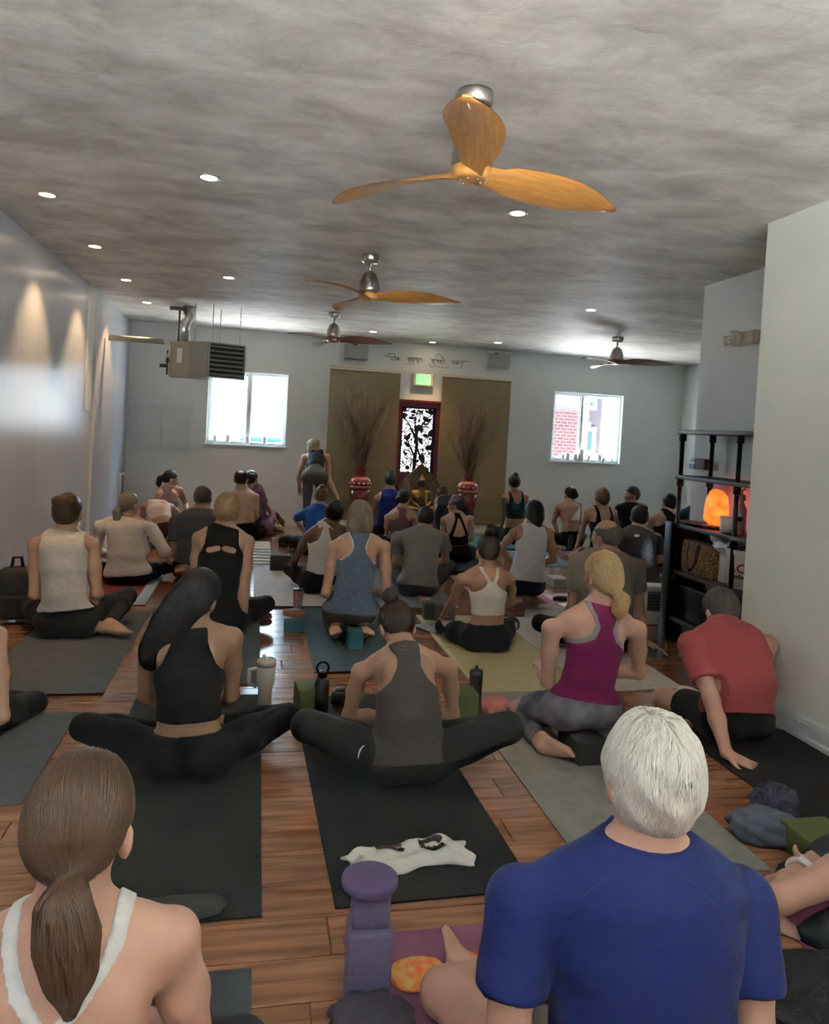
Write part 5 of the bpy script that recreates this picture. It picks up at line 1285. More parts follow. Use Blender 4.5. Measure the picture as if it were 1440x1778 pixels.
        for i in (0, 1):
            if sl:
                lo_ = t.get('sloose', .012)*s
                if sl <= 1:
                    ce = Sh[i]+(El[i]-Sh[i])*sl; dv = unit(El[i]-Sh[i])
                    SL = fill(g, g.new(), [('c', Sh[i], ce+dv*.05, .052*s*af+lo_*.6, .043*s*af+lo_*1.5)], .01); G = smin(G, SL, .02)
                    hcut = (X+Pc[0]-ce[0])*dv[0]+(Y+Pc[1]-ce[1])*dv[1]+(Z+Pc[2]-ce[2])*dv[2]
                    dthis = np.minimum(da[i], SL)
                    G = np.maximum(G, -np.maximum(dthis-dt-.003, -hcut))
                else:
                    ce = El[i]+(Wr[i]-El[i])*(sl-1); dv = unit(Wr[i]-El[i])
                    SL = fill(g, g.new(), [('c', Sh[i], El[i], .052*s*af+lo_*.6, .040*s*af+lo_), ('c', El[i], ce, .040*s*af+lo_, .030*s*af+lo_)], .02); G = smin(G, SL, .02)
                    hcut = (X+Pc[0]-ce[0])*dv[0]+(Y+Pc[1]-ce[1])*dv[1]+(Z+Pc[2]-ce[2])*dv[2]
                    near = ((X+Pc[0]-Wr[i][0])**2+(Y+Pc[1]-Wr[i][1])**2+(Z+Pc[2]-Wr[i][2])**2)**.5-.13*s
                    G = np.maximum(G, -np.maximum(near, -hcut))
            else: G = np.maximum(G, dt-da[i]+t.get('armb', .012))
        hem = t.get('hem', .12)
        G = np.maximum(G, (np.float32(hem)-VV)*np.float32(L_))
        G = np.maximum(G, dt-np.minimum(dl, dfa)-(.012 if hem > .0 else .028))
        if t.get('outer'): xs_, ys_ = zip(*t['outer']); G = np.maximum(G, np.abs(U)-np.interp(VV, xs_, np.array(ys_)*wf).astype(np.float32))
        if t.get('inner'):
            xs_, ys_ = zip(*t['inner']); G = np.maximum(G, np.interp(VV, xs_, np.array(ys_)*wf).astype(np.float32)-np.abs(U))
        if t.get('diag'): a_, b_, c_ = t['diag']; G = np.maximum(G, U*a_+(VV*np.float32(L_))*b_-c_)
        for (u0, v0, u1, v1, r_) in t.get('cuts', ()):
            a_, b_ = np.array([u0*wf, v0*L_]), np.array([u1*wf, v1*L_]); ab = b_-a_; uu = np.abs(U)-a_[0]; vv = VV*np.float32(L_)-a_[1]
            tt = np.clip((uu*ab[0]+vv*ab[1])/max(ab@ab, 1e-9), 0, 1); G = np.maximum(G, r_*s-np.sqrt((uu-tt*ab[0])**2+(vv-tt*ab[1])**2))
        ndv = unit(hd(0, -.018, -.055)-N); G = np.maximum(G, (X+Pc[0]-N[0])*ndv[0]+(Y+Pc[1]-N[1])*ndv[1]+(Z+Pc[2]-N[2])*ndv[2]-t.get('nk', .022)*s); G = np.maximum(G, t.get('neck', .004)*s-dn_); G = np.maximum(G, -(dh_-.012))
        V, Q = nets(g, G.astype(np.float32))
        if len(V) == 0: return
        V = relax(V, Q, 1, .4)
        if t.get('fold', .004): V = folds(V, Q, t.get('fold', .004), hash(nm+sp['label']) % 1000 if False else sum(map(ord, sp['label'])) % 997, t.get('ffreq', (14, 14, 34)))
        to_mesh(t.get('name', nm), V, Q, t['mat'], root, base)
    def bottoms(t):
        G = B-t.get('off', .005)
        if t.get('loose'):
            lo_ = t['loose']*s
            for i in (0, 1): G = smin(G, fill(g, g.new(), [('c', hips[i], Kn[i], .09*s+lo_, .058*s+lo_), ('c', Kn[i], An[i], .056*s+lo_, .04*s+lo_)] if t.get('len', 2) > 1.3 else [('c', hips[i], hips[i]*.4+Kn[i]*.6, .09*s+lo_, .068*s+lo_)], .03), .03)
        dthm = np.minimum(dth[0], dth[1]); G = np.maximum(G, -np.maximum(dt-np.minimum(dthm, dl)-.004, (np.float32(t.get('waist', .20))-VV)*np.float32(L_))); G = np.maximum(G, np.minimum(dl, dt)-daa-.003)
        ln = t.get('len', 2.)
        for i in (0, 1):
            if ln > 1:
                ce = Kn[i]+(An[i]-Kn[i])*(ln-1); dv = unit(An[i]-Kn[i]); dd = np.minimum(dsn[i], dft[i]); ref = np.minimum(dth[i], np.minimum(dth[1-i], dsn[1-i]))
            else:
                ce = hips[i]+(Kn[i]-hips[i])*ln; dv = unit(Kn[i]-hips[i]); dd = np.minimum(dth[i], dsn[i]); ref = np.minimum(dt, dth[1-i]); 
            hcut = (X+Pc[0]-ce[0])*dv[0]+(Y+Pc[1]-ce[1])*dv[1]+(Z+Pc[2]-ce[2])*dv[2]
            G = np.maximum(G, -np.maximum(dd-ref-t.get('loose', 0)*s, -hcut))
            if ln <= 1: G = np.maximum(G, -(np.minimum(dsn[i], dft[i])-np.minimum(dthm, dt)+.0))
            else: G = np.maximum(G, -np.maximum(dft[i]-np.minimum(dsn[i], dth[i])+.004, -hcut))
        G = np.maximum(G, .004-Zg)
        V, Q = nets(g, G.astype(np.float32)); V = relax(V, Q, 1, .4)
        if t.get('fold', .002): V = folds(V, Q, t.get('fold', .002), 5+sum(map(ord, sp['label'])) % 97, (22, 22, 22))
        V[:, 2] = np.maximum(V[:, 2], .003)
        to_mesh(t.get('name', 'leggings'), V, Q, t['mat'], root, base)
    for k, t in enumerate(sp.get('tops', ())): top(t, 'top')
    if sp.get('bot'): bottoms(sp['bot'])
    J = dict(C=C, R=R, hs=hs, N=N, Pc=Pc, Sh=Sh, El=El, Wr=Wr, Kn=Kn, An=An, s=s, root=root, base=base, spine=spine, back=back, lat1=lat1, L=L_, ax=ax, hd=hd, rt=rt, fw=fw, off=base)
    if sp.get('hair'): hair(sp, J)
    if sp.get('face'):
        for sd in (-1, 1):
            p = hd(sd*.032, .076, -.006)-base
            ey = MB().lathe([(0, -.010), (.007, -.007), (.010, 0), (.007, .007), (0, .010)], p, 10).build('eye', M('eye_white', (.7, .68, .65), .2), root)
            MB().lathe([(.0045, 0), (.0045, .002), (.001, .003)], hd(sd*.032, .0852, -.006)-base, 8, R=R@Rx(-math.pi/2)).build('iris', M('dark_iris', (.02, .012, .008), .2), ey)
            MB().tube([hd(sd*.018, .087, .014)-base, hd(sd*.035, .086, .019)-base, hd(sd*.052, .072, .014)-base], [.003, .004, .002], 6, flat=.6).build('eyebrow', hair_mat(sp['hair']['col'] if sp.get('hair') else 'dark', *HAIR[sp['hair']['col'] if sp.get('hair') else 'dark']), root)
    PPL.append((sp.get('id'), round(s, 2), J)); return J

def hair(sp, J):
    hsp = sp['hair']; C, R, hs = J['C'], J['R'], J['hs']; base = J['base']; h = min(sp.get('vox', .0105), hsp.get('vox', .0095))
    hd = J['hd']; t = hsp.get('t', .010)
    P = []; cap = hsp.get('cap', True)
    ex = [(('e', hd(*c), tuple(q*hs for q in r), R), k) for c, r, k in hsp.get('blobs', ())]
    chains = [([hd(*p) for p in pts], [q*hs for q in rr]) for pts, rr in hsp.get('chains', ())]
    cpr = ('e', hd(0, -.014, .020), ((.077+.72*t)*hs, (.094+t)*hs, (.096+t)*hs), R)
    pr = [cpr]+[e_[0] for e_ in ex]+[('c', a, b, ra, rb) for pts, rr in chains for a, b, ra, rb in zip(pts[:-1], pts[1:], rr[:-1], rr[1:])]
    bb = [prim_bounds(p) for p in pr]; g = Grid(np.min([b[0] for b in bb], 0)-.03, np.max([b[1] for b in bb], 0)+.03, h)
    X, Y, Z = g.ax[0][:, None, None]-C[0], g.ax[1][None, :, None]-C[1], g.ax[2][None, None, :]-C[2]
    q = [(X*R[0, i]+Y*R[1, i]+Z*R[2, i])/hs for i in range(3)]
    G = g.new()
    if cap:
        G = fill(g, G, [cpr], 0)
        ys = hsp.get('line', [(-.12, -.075), (-.06, -.075), (-.035, -.062), (-.018, -.02), (.0, .008), (.03, .02), (.055, .03), (.075, .062), (.10, .075)])
        xs_, zs_ = zip(*ys); zl = np.interp(q[1], xs_, zs_)+.006*np.sin(q[0]*95)+.004*np.sin(q[0]*210+q[1]*90)
        G = np.maximum(G, ((zl-q[2])*.7).astype(np.float32))
        if hsp.get('bald'):    # bare crown
            bc, br = hsp['bald']; G = np.maximum(G, (br-np.sqrt((q[0]-bc[0])**2+(q[1]-bc[1])**2+(q[2]-bc[2])**2)).astype(np.float32))
    cp = G.copy()
    for (p, k) in ex: G = fill(g, G, [p], k)
    for pts, rr in chains: G = fill(g, G, [('c', a, b, ra, rb) for a, b, ra, rb in zip(pts[:-1], pts[1:], rr[:-1], rr[1:])], hsp.get('ck', .02))
    if hsp.get('rough'):
        am, fr_ = hsp['rough']; n_ = np.sin(q[0]*fr_+2.1*np.sin(q[2]*fr_*.6))*np.sin(q[1]*fr_*.9+1.3+1.7*np.sin(q[0]*fr_*.5))*np.sin(q[2]*fr_*.8+.4+1.5*np.sin(q[1]*fr_*.7))
        G = G+(am*n_).astype(np.float32)
    V, Q = nets(g, G); V = relax(V, Q, 1, .4)
    an = hd(*hsp.get('anchor', (0, -.10, .03)))
    lc = ((V-an)@R); axn = unit(R.T@(an-C)); e1 = unit(np.cross(axn, [.3, .1, 1])); e2 = np.cross(axn, e1)
    a1, a2 = lc@e1, lc@e2; rr_ = np.sqrt(a1*a1+a2*a2)+1e-6; fr = hsp.get('freq', 22)
    at = np.stack([a1/rr_*fr, a2/rr_*fr, rr_*14], 1)
    if chains or hsp.get('straight'):
        # tail: fine across, slow along
        tl = np.stack([lc[:, 0]*fr*9, lc[:, 1]*fr*9, lc[:, 2]*9], 1)
        qz = ((V-C)@R)/hs
        if hsp.get('straight'): msk = qz[:, 2] < hsp['straight']
        else:
            I = np.clip(((V-g.lo)/g.h).round().astype(int), 0, g.n-1); msk = cp[I[:, 0], I[:, 1], I[:, 2]] > .012
        at[msk] = tl[msk]
    mat = hair_mat(hsp['col'], *HAIR[hsp['col']])
    ho = to_mesh('hair', V, Q, mat, J['root'], base, at)
    if 'strands' not in hsp: hsp = dict(hsp, strands=(260, .06, .0012, .0025, .25))
    if hsp.get('strands'):
        strands(hsp, J, g, G, V, Q, an, chains, mat)
    for nm, c, rad, mt in hsp.get('extra', ()):
        pp = hd(*c)-base
        MB().lathe([(rad*.75, -.010), (rad, -.004), (rad, .004), (rad*.75, .010)], pp, 14, R=R@Rx(math.radians(60))).build(nm, mt, J['root'])
    return ho
def sample(g, G, P):
    f = np.clip((P-g.lo)/g.h, 0, np.array(g.n)-1.001); i = f.astype(int); t = f-i; o = 0
    for a in (0, 1):
        for b in (0, 1):
            for c in (0, 1):
                o = o+G[i[:, 0]+a, i[:, 1]+b, i[:, 2]+c]*np.where(a, t[:, 0], 1-t[:, 0])*np.where(b, t[:, 1], 1-t[:, 1])*np.where(c, t[:, 2], 1-t[:, 2])
    return o
def grad(g, G, P):
    e = g.h; n = np.stack([sample(g, G, P+np.eye(3)[k]*e)-sample(g, G, P-np.eye(3)[k]*e) for k in range(3)], 1)
    return n/np.maximum(np.linalg.norm(n, axis=1, keepdims=True), 1e-6)
def strands(hsp, J, g, G, V, Q, an, chains, mat):
    "thin locks that follow the surface"
    n, ln, rad, lift, wav = hsp['strands']; r = np.random.default_rng(11); R, C, hs = J['R'], J['C'], J['hs']
    P = V[r.integers(0, len(V), n)]+r.normal(0, .002, (n, 3)); steps = 5; pts = [P]; st = ln*r.uniform(.5, 1.2, (n, 1))/steps
    fl = hsp.get('flow', 'anchor')
    ph = r.uniform(0, 6.28, n)
    for k in range(steps):
        N = grad(g, G, P)
        if fl == 'anchor':
            d = an-P; far = np.linalg.norm(d, axis=1, keepdims=True)
            d = d/np.maximum(far, 1e-4)
            if chains:
                tail = np.array(chains[0][0]); dd = np.linalg.norm(P[:, None]-tail[None], axis=2); j = dd.argmin(1); jn = np.minimum(j+1, len(tail)-1)
                td = tail[jn]-tail[np.maximum(jn-1, 0)]; td = td/np.linalg.norm(td, axis=1, keepdims=True)
                near = (dd.min(1) < .055*hs)[:, None]; d = np.where(near, td, d)
        elif fl == 'down': d = np.tile(R@np.array([0, -.25, -1.]), (n, 1))
        else:   # swirl: crown outwards, combed down with waves
            lc = (P-C)@R; c0 = np.array([.012, -.05, .10]); rel = lc-c0; ang = np.arctan2(rel[:, 1], rel[:, 0])
            sw = .9*np.sin(lc[:, 0]*38+lc[:, 2]*21)+.7*np.sin(lc[:, 2]*33-lc[:, 1]*27)
            d = np.stack([rel[:, 0]*4+sw*.35*np.cos(ang*2), rel[:, 1]*4+.2*np.sin(lc[:, 0]*30), -1.1*np.ones(n)+.35*sw], 1)@R.T
        d = d+wav*np.stack([np.sin(ph+k*1.3), np.cos(ph*1.7+k*1.1), np.sin(ph*2.3+k)], 1)
        d = d-N*(d*N).sum(1, keepdims=True); d = d/np.maximum(np.linalg.norm(d, axis=1, keepdims=True), 1e-6)
        P = P+d*st; N = grad(g, G, P); P = P-N*(sample(g, G, P)-lift*(.35+.65*np.sin(math.pi*(k+1)/steps)*1.0))[:, None]
        pts.append(P)
    A = np.stack(pts, 1)                              # n, steps+1, 3
    T = np.gradient(A, axis=1); T /= np.maximum(np.linalg.norm(T, axis=2, keepdims=True), 1e-9)
    N0 = np.stack([grad(g, G, A[:, i]) for i in range(steps+1)], 1); S = np.cross(T, N0); S /= np.maximum(np.linalg.norm(S, axis=2, keepdims=True), 1e-9)
    taper = np.sin(np.linspace(.12, math.pi*.97, steps+1))**.6*rad*r.uniform(.6, 1.4, (n, 1)); w = taper[:, :, None]
    ring = np.stack([A+S*w, A+N0*w*.9, A-S*w], 2)     # n, steps+1, 3, 3
    VV = ring.reshape(-1, 3); k = steps+1
    bi = (np.arange(n)*k*3)[:, None]+(np.arange(steps)*3)[None, :]
    F = []
    for a, b in ((0, 1), (1, 2)): F.append(np.stack([bi+a, bi+b, bi+3+b, bi+3+a], 2).reshape(-1, 4))
    F = np.concatenate(F)
    at = np.zeros((len(VV), 3)); at[:, 0] = np.repeat(r.uniform(0, 60, n), k*3); at[:, 1] = np.tile(np.repeat(np.arange(k), 3), n)*.08
    o = to_mesh('hair_locks', VV, F, mat, J['root'], J['base'], at); tag(o, kind='stuff')
RACER = [(-2, .5), (.64, .5), (.68, .125), (.76, .062), (.86, .045), (.95, .058), (1.02, .075), (1.2, .085)]
WIDE = [(-2, .5), (.66, .5), (.72, .14), (.85, .118), (1.0, .112), (1.2, .11)]
def T_(mat, outer=None, hem=.10, **k): return dict(mat=mat, outer=outer, hem=hem, **k)
def bun(col, pos=(0, -.055, .132), r=.036, **k): return dict(col=col, blobs=[(pos, (r, r*.95, r*.88), .006)]+k.pop('more', []), anchor=pos, **k)
def pony(col, pts, rr, **k): return dict(col=col, chains=[(pts, rr)], anchor=pts[0], **k)
def short(col, **k): return dict(col=col, anchor=(.01, -.05, .12), **k)
blk = cloth('black', (.008, .008, .0085)); char = cloth('charcoal', (.024, .025, .024)); wht = cloth('white', (.60, .57, .52)); navy = cloth('navy', (.012, .014, .035)); dgrey = cloth('dark_grey', (.055, .055, .058))
blkbot = dict(mat=blk); charbot = dict(mat=char)
m_tie = M('hair_tie_beige', (.62, .50, .30), .7)
PEOPLE = [
 dict(id=1, label='woman in a cream sleeveless top with messy bun, cross-legged beside the black backpack', skin='fair', seat=(110, 1113), neck=(112, 926), head=(118, 890), sh=((50, 955), (170, 955)), el=((60, 1032), (170, 1032)), ha=(None, (150, 1062)), kn=((45, 1045), (222, 1035)), an=(None, (190, 1083, -1)), foot=(None, ((.8, -.3, 0), (.2, -.5, -.8))), hy=8, vox=.0085,
      hair=dict(col='brown', blobs=[((-.03, -.075, .075), (.042, .038, .036), .012), ((.01, -.085, .07), (.03, .03, .03), .01)], anchor=(-.02, -.09, .06), t=.012, rough=(.004, 60)), tops=[T_(wht, [(-2, .5), (.66, .5), (.72, .15), (.85, .128), (1.0, .122), (1.2, .12)], .12, loose=.02, fold=.006)], bot=charbot),
 dict(id=2, label='person in a loose white long-sleeved shirt with low ponytail, cross-legged on red mat', skin='fair', seat=(217, 1018), neck=(217, 903), head=(225, 876), sh=((167, 920), (267, 918)), el=((163, 960), (286, 957)), ha=(None, (292, 972)), kn=((172, 985), (293, 985)), hy=38, vox=.0095, w=1.05,
      hair=pony('grey', [(-.02, -.10, -.02), (-.02, -.125, -.06), (-.015, -.12, -.12), (-.01, -.11, -.17)], [.022, .034, .036, .012], t=.006), tops=[T_(cloth('shirt_white', (.62, .57, .50)), None, -.05, sleeve=1.9, loose=.05, sloose=.018, off=.014, fold=.010, nk=.03, name='shirt')], bot=blkbot),
 dict(id=3, label='woman in a pale crop top and maroon leggings folded forward over her legs', skin='pink', seat=(283, 945), sz=.05, neck=(274, 876), head=(272, 886), dn=.36, dh=.13, hp=-75, sh=((245, 884), (303, 886)), el=((246, 905), (316, 898)), mode='kneel', bulge=.06, s=.95,
      hair=short('brown'), tops=[T_(cloth('pale_pink', (.62, .50, .44)), WIDE, .30, armb=.0)], bot=dict(mat=cloth('maroon', (.05, .012, .016)), waist=.16)),
 dict(id=4, label='woman in a lilac tank with black trim and ponytail, turning her face sideways', skin='fair', pcx=(288, 900, 9.6), neck=(292, 849), head=(297, 832), sh=((275, 857), (318, 856)), el=((272, 880), (322, 873)), ha=(None, (325, 893, -1)), yaw=20, hy=55, hp=-8, dn=.12, face=True, vox=.009,
      hair=pony('black', [(0, -.10, .02), (0, -.14, -.01), (-.01, -.14, -.08), (0, -.13, -.12)], [.02, .035, .034, .012], t=.007), tops=[T_(cloth('lilac', (.21, .15, .18)), RACER, .1)], bot=dict(mat=cloth('slate_blue', (.06, .09, .16)))),
 dict(id=5, label='bald man in a dark grey T-shirt seated beside the blonde woman with cut-out tank', sex='m', skin='tan', mode='kneel', pcx=(335, 1000, 7.15), neck=(350, 887), head=(353, 864), sh=((299, 912), (378, 905)), el=((302, 962), None), hy=20, dn=.06, vox=.009, w=1.08,
      hair=dict(col='pepper', t=.0035, anchor=(0, -.05, .12)), tops=[T_(cloth('slate_grey', (.075, .078, .085)), None, .05, sleeve=.62, loose=.03, off=.010, fold=.006, name='t_shirt')], bot=blkbot),
 dict(id=6, label='shirtless man with a balding crown in black shorts, cross-legged', sex='m', skin='fair', seat=(423, 938), neck=(420, 852), head=(418, 832), sh=((390, 869), (449, 868)), el=((392, 898), (445, 897)), kn=((395, 922), (460, 921)), yaw=0,
      hair=dict(col='black', t=.007, anchor=(0, -.05, .12), bald=((0, -.06, .13), .05)), bot=dict(mat=blk, len=.62, loose=.015, name='shorts')),
 dict(id=7, label='woman in a purple dress with curly black bun, legs stretched sideways by the altar wall', skin='tan', pcx=(452, 895, 9.95), neck=(443, 847), head=(437, 832), sh=((428, 856), (458, 855)), el=(None, (460, 875)), kn=(None, (474, 893)), an=(None, (490, 905, 1)), yaw=25, hy=10, s=.95,
      hair=bun('black', (.05, -.07, .05), .045, rough=(.006, 70)), tops=[T_(cloth('purple', (.13, .07, .12)), WIDE, .02)], bot=dict(mat=cloth('purple', (.13, .07, .12)), len=1.3)),
 dict(id=8, label='blonde woman with low bun in a black cut-out tank, arm straight down to her mat', skin='fair', seat=(375, 1108), neck=(388, 918), head=(396, 886), sh=((335, 942), (440, 950)), el=((338, 1010), (425, 1028)), ha=(None, (416, 1090, 1)), hy=12, vox=.0085, s=1.08,
      hair=dict(col='blonde', blobs=[((0, -.095, .0), (.035, .028, .032), .012)], anchor=(0, -.10, .0), t=.010, strands=(500, .07, .0011, .003, .3)), tops=[T_(blk, [(-2, .5), (.68, .5), (.73, .135), (.85, .105), (1.0, .10), (1.2, .10)], -.05, loose=.025, fold=.006, cuts=[(.02, .80, .075, .775, .016)], name='tank_top')], bot=blkbot),
 dict(id=9, label='woman with very long black hair in a black halter top, knees wide on olive mat', skin='olive', seat=(320, 1372), neck=(333, 1098), head=(345, 1036), sh=((244, 1122), (419, 1120)), el=((252, 1205), (402, 1208)), kn=((146, 1262), (500, 1243)), hy=25, hp=-14, hr=10, dn=.05, vox=.007, w=1.0,
      hair=dict(col='black', t=.012, blobs=[((-.02, -.07, -.05), (.085, .055, .09), .03), ((-.05, -.075, -.15), (.085, .05, .10), .03), ((-.08, -.07, -.25), (.07, .042, .09), .03)], anchor=(0, -.02, .12), straight=-.02, line=[(-.12, -.2), (-.02, -.2), (-.005, -.02), (.02, .02), (.05, .03), (.075, .062), (.1, .075)], strands=(1500, .16, .0012, .003, .12), flow='down'),
      tops=[T_(blk, [(-2, .5), (.58, .5), (.66, .15), (.80, .105), (.95, .075), (1.2, .06)], .30, fold=.002, off=.005, name='halter_top', nk=.03)], bot=dict(mat=blk, waist=.20, fold=.002)),
 dict(id=10, label='bare-armed person in dark leggings seated just behind the cream-top woman with messy bun', skin='fair', pcx=(-82, 1300, 3.55), neck=(-80, 1075), head=(-80, 1020), sh=((-150, 1110), (10, 1115)), el=(None, (4, 1245)), ha=(None, (-40, 1280)), kn=(None, (62, 1240)), an=((-110, 1290, 1), None), vox=.009, hair=bun('brown'), tops=[T_(blk, WIDE, .1)], bot=dict(mat=char)),
 dict(id=11, label='woman with a low brown ponytail in a white cross-back top', skin='pink', pcx=(110, 1640, 1.32), neck=(122, 1612), head=(140, 1430), sh=((-85, 1690), (338, 1655)), hy=9, hp=-6, hr=3, s=1.0, dn=-.02, dh=.03, vox=.007, hs=1.0,
      hair=dict(col='brown', t=.010, chains=[([(.03, -.10, -.055), (.034, -.127, -.075), (.044, -.124, -.12), (.052, -.116, -.17), (.058, -.112, -.23)], [.020, .036, .042, .034, .010])], anchor=(.03, -.10, -.055), line=[(-.12, -.10), (-.06, -.085), (-.035, -.07), (-.018, -.03), (.0, .0), (.03, .012), (.055, .02), (.075, .055), (.1, .07)], strands=(2600, .13, .0009, .0025, .10), vox=.006, extra=[('hair_tie', (.03, -.106, -.056), .024, M('hair_tie_brown', (.10, .05, .03), .6))]),
      tops=[T_(cloth('bright_white', (.72, .70, .66)), [(-2, .5), (.5, .5), (.56, .12), (.70, .045), (.80, .026), (.84, .030), (1.0, .095), (1.3, .115)], .1, inner=[(-2, -.5), (.825, -.01), (.845, 0), (1.0, .064), (1.3, .085)], fold=0, off=.005, name='cross_back_top', nk=.05)], bot=charbot),
 dict(id=12, label='standing woman in a dark top and grey leggings bending forward by the altar wall', skin='fair', hip=(547, 826, 9.95), neck=(549, 790), head=(544, 777), dn=.40, dh=.10, hp=-40, mode='stand', w=.84, leg=.86, sh=((524, 798), (573, 797)), el=((519, 826), (571, 830)), ha=((520, 848), (586, 863)), s=.95, bulge=.05,
      hair=dict(col='greyblonde', t=.014, rough=(.004, 60), blobs=[((0, -.03, .03), (.095, .085, .085), .02), ((0, .0, -.05), (.09, .07, .06), .03)], anchor=(0, 0, .12), straight=-.02), tops=[T_(cloth('ink_blue', (.02, .022, .03)), WIDE, .22)], bot=dict(mat=cloth('mid_grey', (.10, .10, .105)), waist=.24)),
 dict(id=13, label='person in a bright blue T-shirt with small bun, seated near the standing teacher', skin='fair', pcx=(548, 930, 8.6), neck=(556, 879), head=(558, 861), sh=((524, 897), (572, 893)), el=((513, 900, 1), None), s=.95, dn=.06, hy=0,
      hair=bun('lightbrown', (0, -.055, .12), .034, extra=[('hair_tie', (0, -.045, .085), .032, M('pink_scrunchie', (.5, .2, .2), .8))]), tops=[T_(cloth('royal_blue', (.012, .075, .30)), None, .05, sleeve=.8, loose=.02, off=.010, name='t_shirt')], bot=blkbot),
 dict(id=14, label='dark-skinned woman in a white strappy racerback tank looking sideways, knee out', skin='brown', seat=(557, 1034), neck=(565, 914), head=(582, 890), sh=((529, 937), (603, 926)), el=((514, 970), None), ha=((506, 985), None), kn=((503, 988), None), hy=30, hr=12, vox=.009,
      hair=dict(col='black', t=.012, blobs=[((.02, -.06, .05), (.07, .06, .055), .02)], anchor=(0, -.08, .06), rough=(.004, 70)), tops=[T_(wht, RACER, .12, fold=.004, cuts=[(.035, .98, .055, .86, .009)])], bot=dict(mat=blk)),
 dict(id=15, label='woman with a grey-blonde bob in a blue racerback tank kneeling on teal block', skin='fair', seat=(610, 1090), sz=.115, neck=(623, 930), head=(625, 898), sh=((571, 957), (677, 957)), el=((566, 1030), (672, 1032)), mode='kneel', vox=.008, foot=((( -.05, -1, 0), (-.1, 0, 1)), ((.05, -1, 0), (.1, 0, 1))),
      hair=dict(col='greyblonde', t=.014, blobs=[((0, -.055, -.05), (.090, .058, .075), .03), ((-.06, -.02, -.06), (.035, .05, .06), .02), ((.06, -.02, -.06), (.035, .05, .06), .02)], anchor=(0, .0, .13), straight=.04, rough=(.004, 55), line=[(-.12, -.12), (-.02, -.12), (.0, -.10), (.03, .0), (.055, .03), (.075, .062), (.1, .075)], strands=(900, .13, .0012, .003, .15), flow='down'),
      tops=[T_(M('cloth_bright_white'), [(-2, .5), (.60, .5), (.66, .13), (.76, .064), (.86, .051), (.95, .063), (1.02, .083), (1.2, .088)], .4, off=.004, fold=0, name='bra'), T_(cloth('dusty_blue', (.10, .135, .19), var=.15), [(-2, .5), (.60, .5), (.66, .12), (.76, .055), (.86, .042), (.95, .055), (1.02, .075), (1.2, .085)], -.05, off=.012, loose=.016, fold=.004, ffreq=(20, 20, 50), name='tank_top')], bot=dict(mat=dgrey, len=1.75)),
 dict(id=16, label='woman in a royal blue tank with high bun seated beside the altar statue', skin='tan', pcx=(667, 925, 9.6), neck=(677, 852), head=(678, 834), sh=((649, 870), (698, 866)), el=((648, 893), None), s=.95, hair=bun('black', (0, -.05, .124), .036), tops=[T_(cloth('cobalt', (.014, .028, .16)), WIDE, .16, name='tank_top')], bot=blkbot),
 dict(id=17, label='woman in a mauve strappy tank with low ponytail looking towards the statue', skin='fair', seat=(694, 958), neck=(697, 884), head=(702, 865), sh=((668, 902), (726, 900)), el=((672, 930), None), hy=32, hair=pony('dark', [(-.01, -.095, .02), (-.03, -.13, .0), (-.04, -.13, -.05)], [.02, .032, .02]), tops=[T_(cloth('mauve', (.20, .11, .13)), RACER, .1, name='tank_top')], bot=blkbot),
 dict(id=18, label='man with short black hair in a grey T-shirt, knees apart, hunched', sex='m', skin='tan', seat=(728, 1038), neck=(735, 922), head=(738, 901), sh=((684, 940), (777, 938)), el=((687, 975), (774, 972)), kn=((684, 992), (780, 985)), dn=.06, dh=.06, hp=-12, vox=.009, hair=short('black', t=.009), tops=[T_(cloth('ash_grey', (.24, .23, .21)), None, -.02, sleeve=.55, loose=.045, sloose=.018, off=.012, fold=.006, name='t_shirt')], bot=dict(mat=dgrey, loose=.012, name='trousers')),
 dict(id=19, label='person in a dark sleeveless top bowing low next to the altar statue', skin='fair', pcx=(775, 925, 9.0), neck=(772, 868), head=(768, 862), sh=((755, 876), (800, 868)), el=((755, 893), None), dn=.10, dh=.11, hp=-50, s=.95, hair=bun('brown', (0, -.09, .06), .04), tops=[T_(cloth('graphite', (.035, .037, .045)), WIDE, .1)], bot=charbot),
 dict(id=20, label='woman with a pink headband and black open-back top smiling sideways', skin='fair', seat=(798, 976), sz=.05, neck=(793, 895), head=(792, 877), sh=((766, 907), (822, 905)), el=((769, 935), (819, 935)), hy=-62, yaw=0, face=True, vox=.0085,
      hair=pony('dark', [(.0, -.10, -.01), (.02, -.125, -.05), (.03, -.12, -.13), (.035, -.11, -.21)], [.022, .032, .03, .008]), tops=[T_(blk, [(-2, .5), (.46, .5), (.52, .12), (.95, .045), (1.1, .04)], .2, inner=[(-2, -.5), (.44, -.01), (.46, .085), (.92, .008), (.97, -.02)], name='open_back_top')], bot=blkbot, headband=True),
 dict(id=21, label='woman in a dark teal bra top with high bun near the far bamboo panel', skin='tan', pcx=(893, 925, 9.7), neck=(895, 855), head=(893, 838), sh=((872, 868), (917, 866)), el=((876, 892), None), kn=((853, 916), None), s=.95, hair=bun('black', (0, -.05, .124), .036), tops=[T_(cloth('dark_teal', (.012, .03, .035)), [(-2, .5), (.7, .5), (.76, .12), (1.2, .105)], .42, inner=[(-2, -.5), (.74, -.01), (.80, .05), (1.0, .075), (1.2, .08)], name='bra_top')], bot=dict(mat=cloth('teal_black', (.012, .025, .025)), waist=.22)),
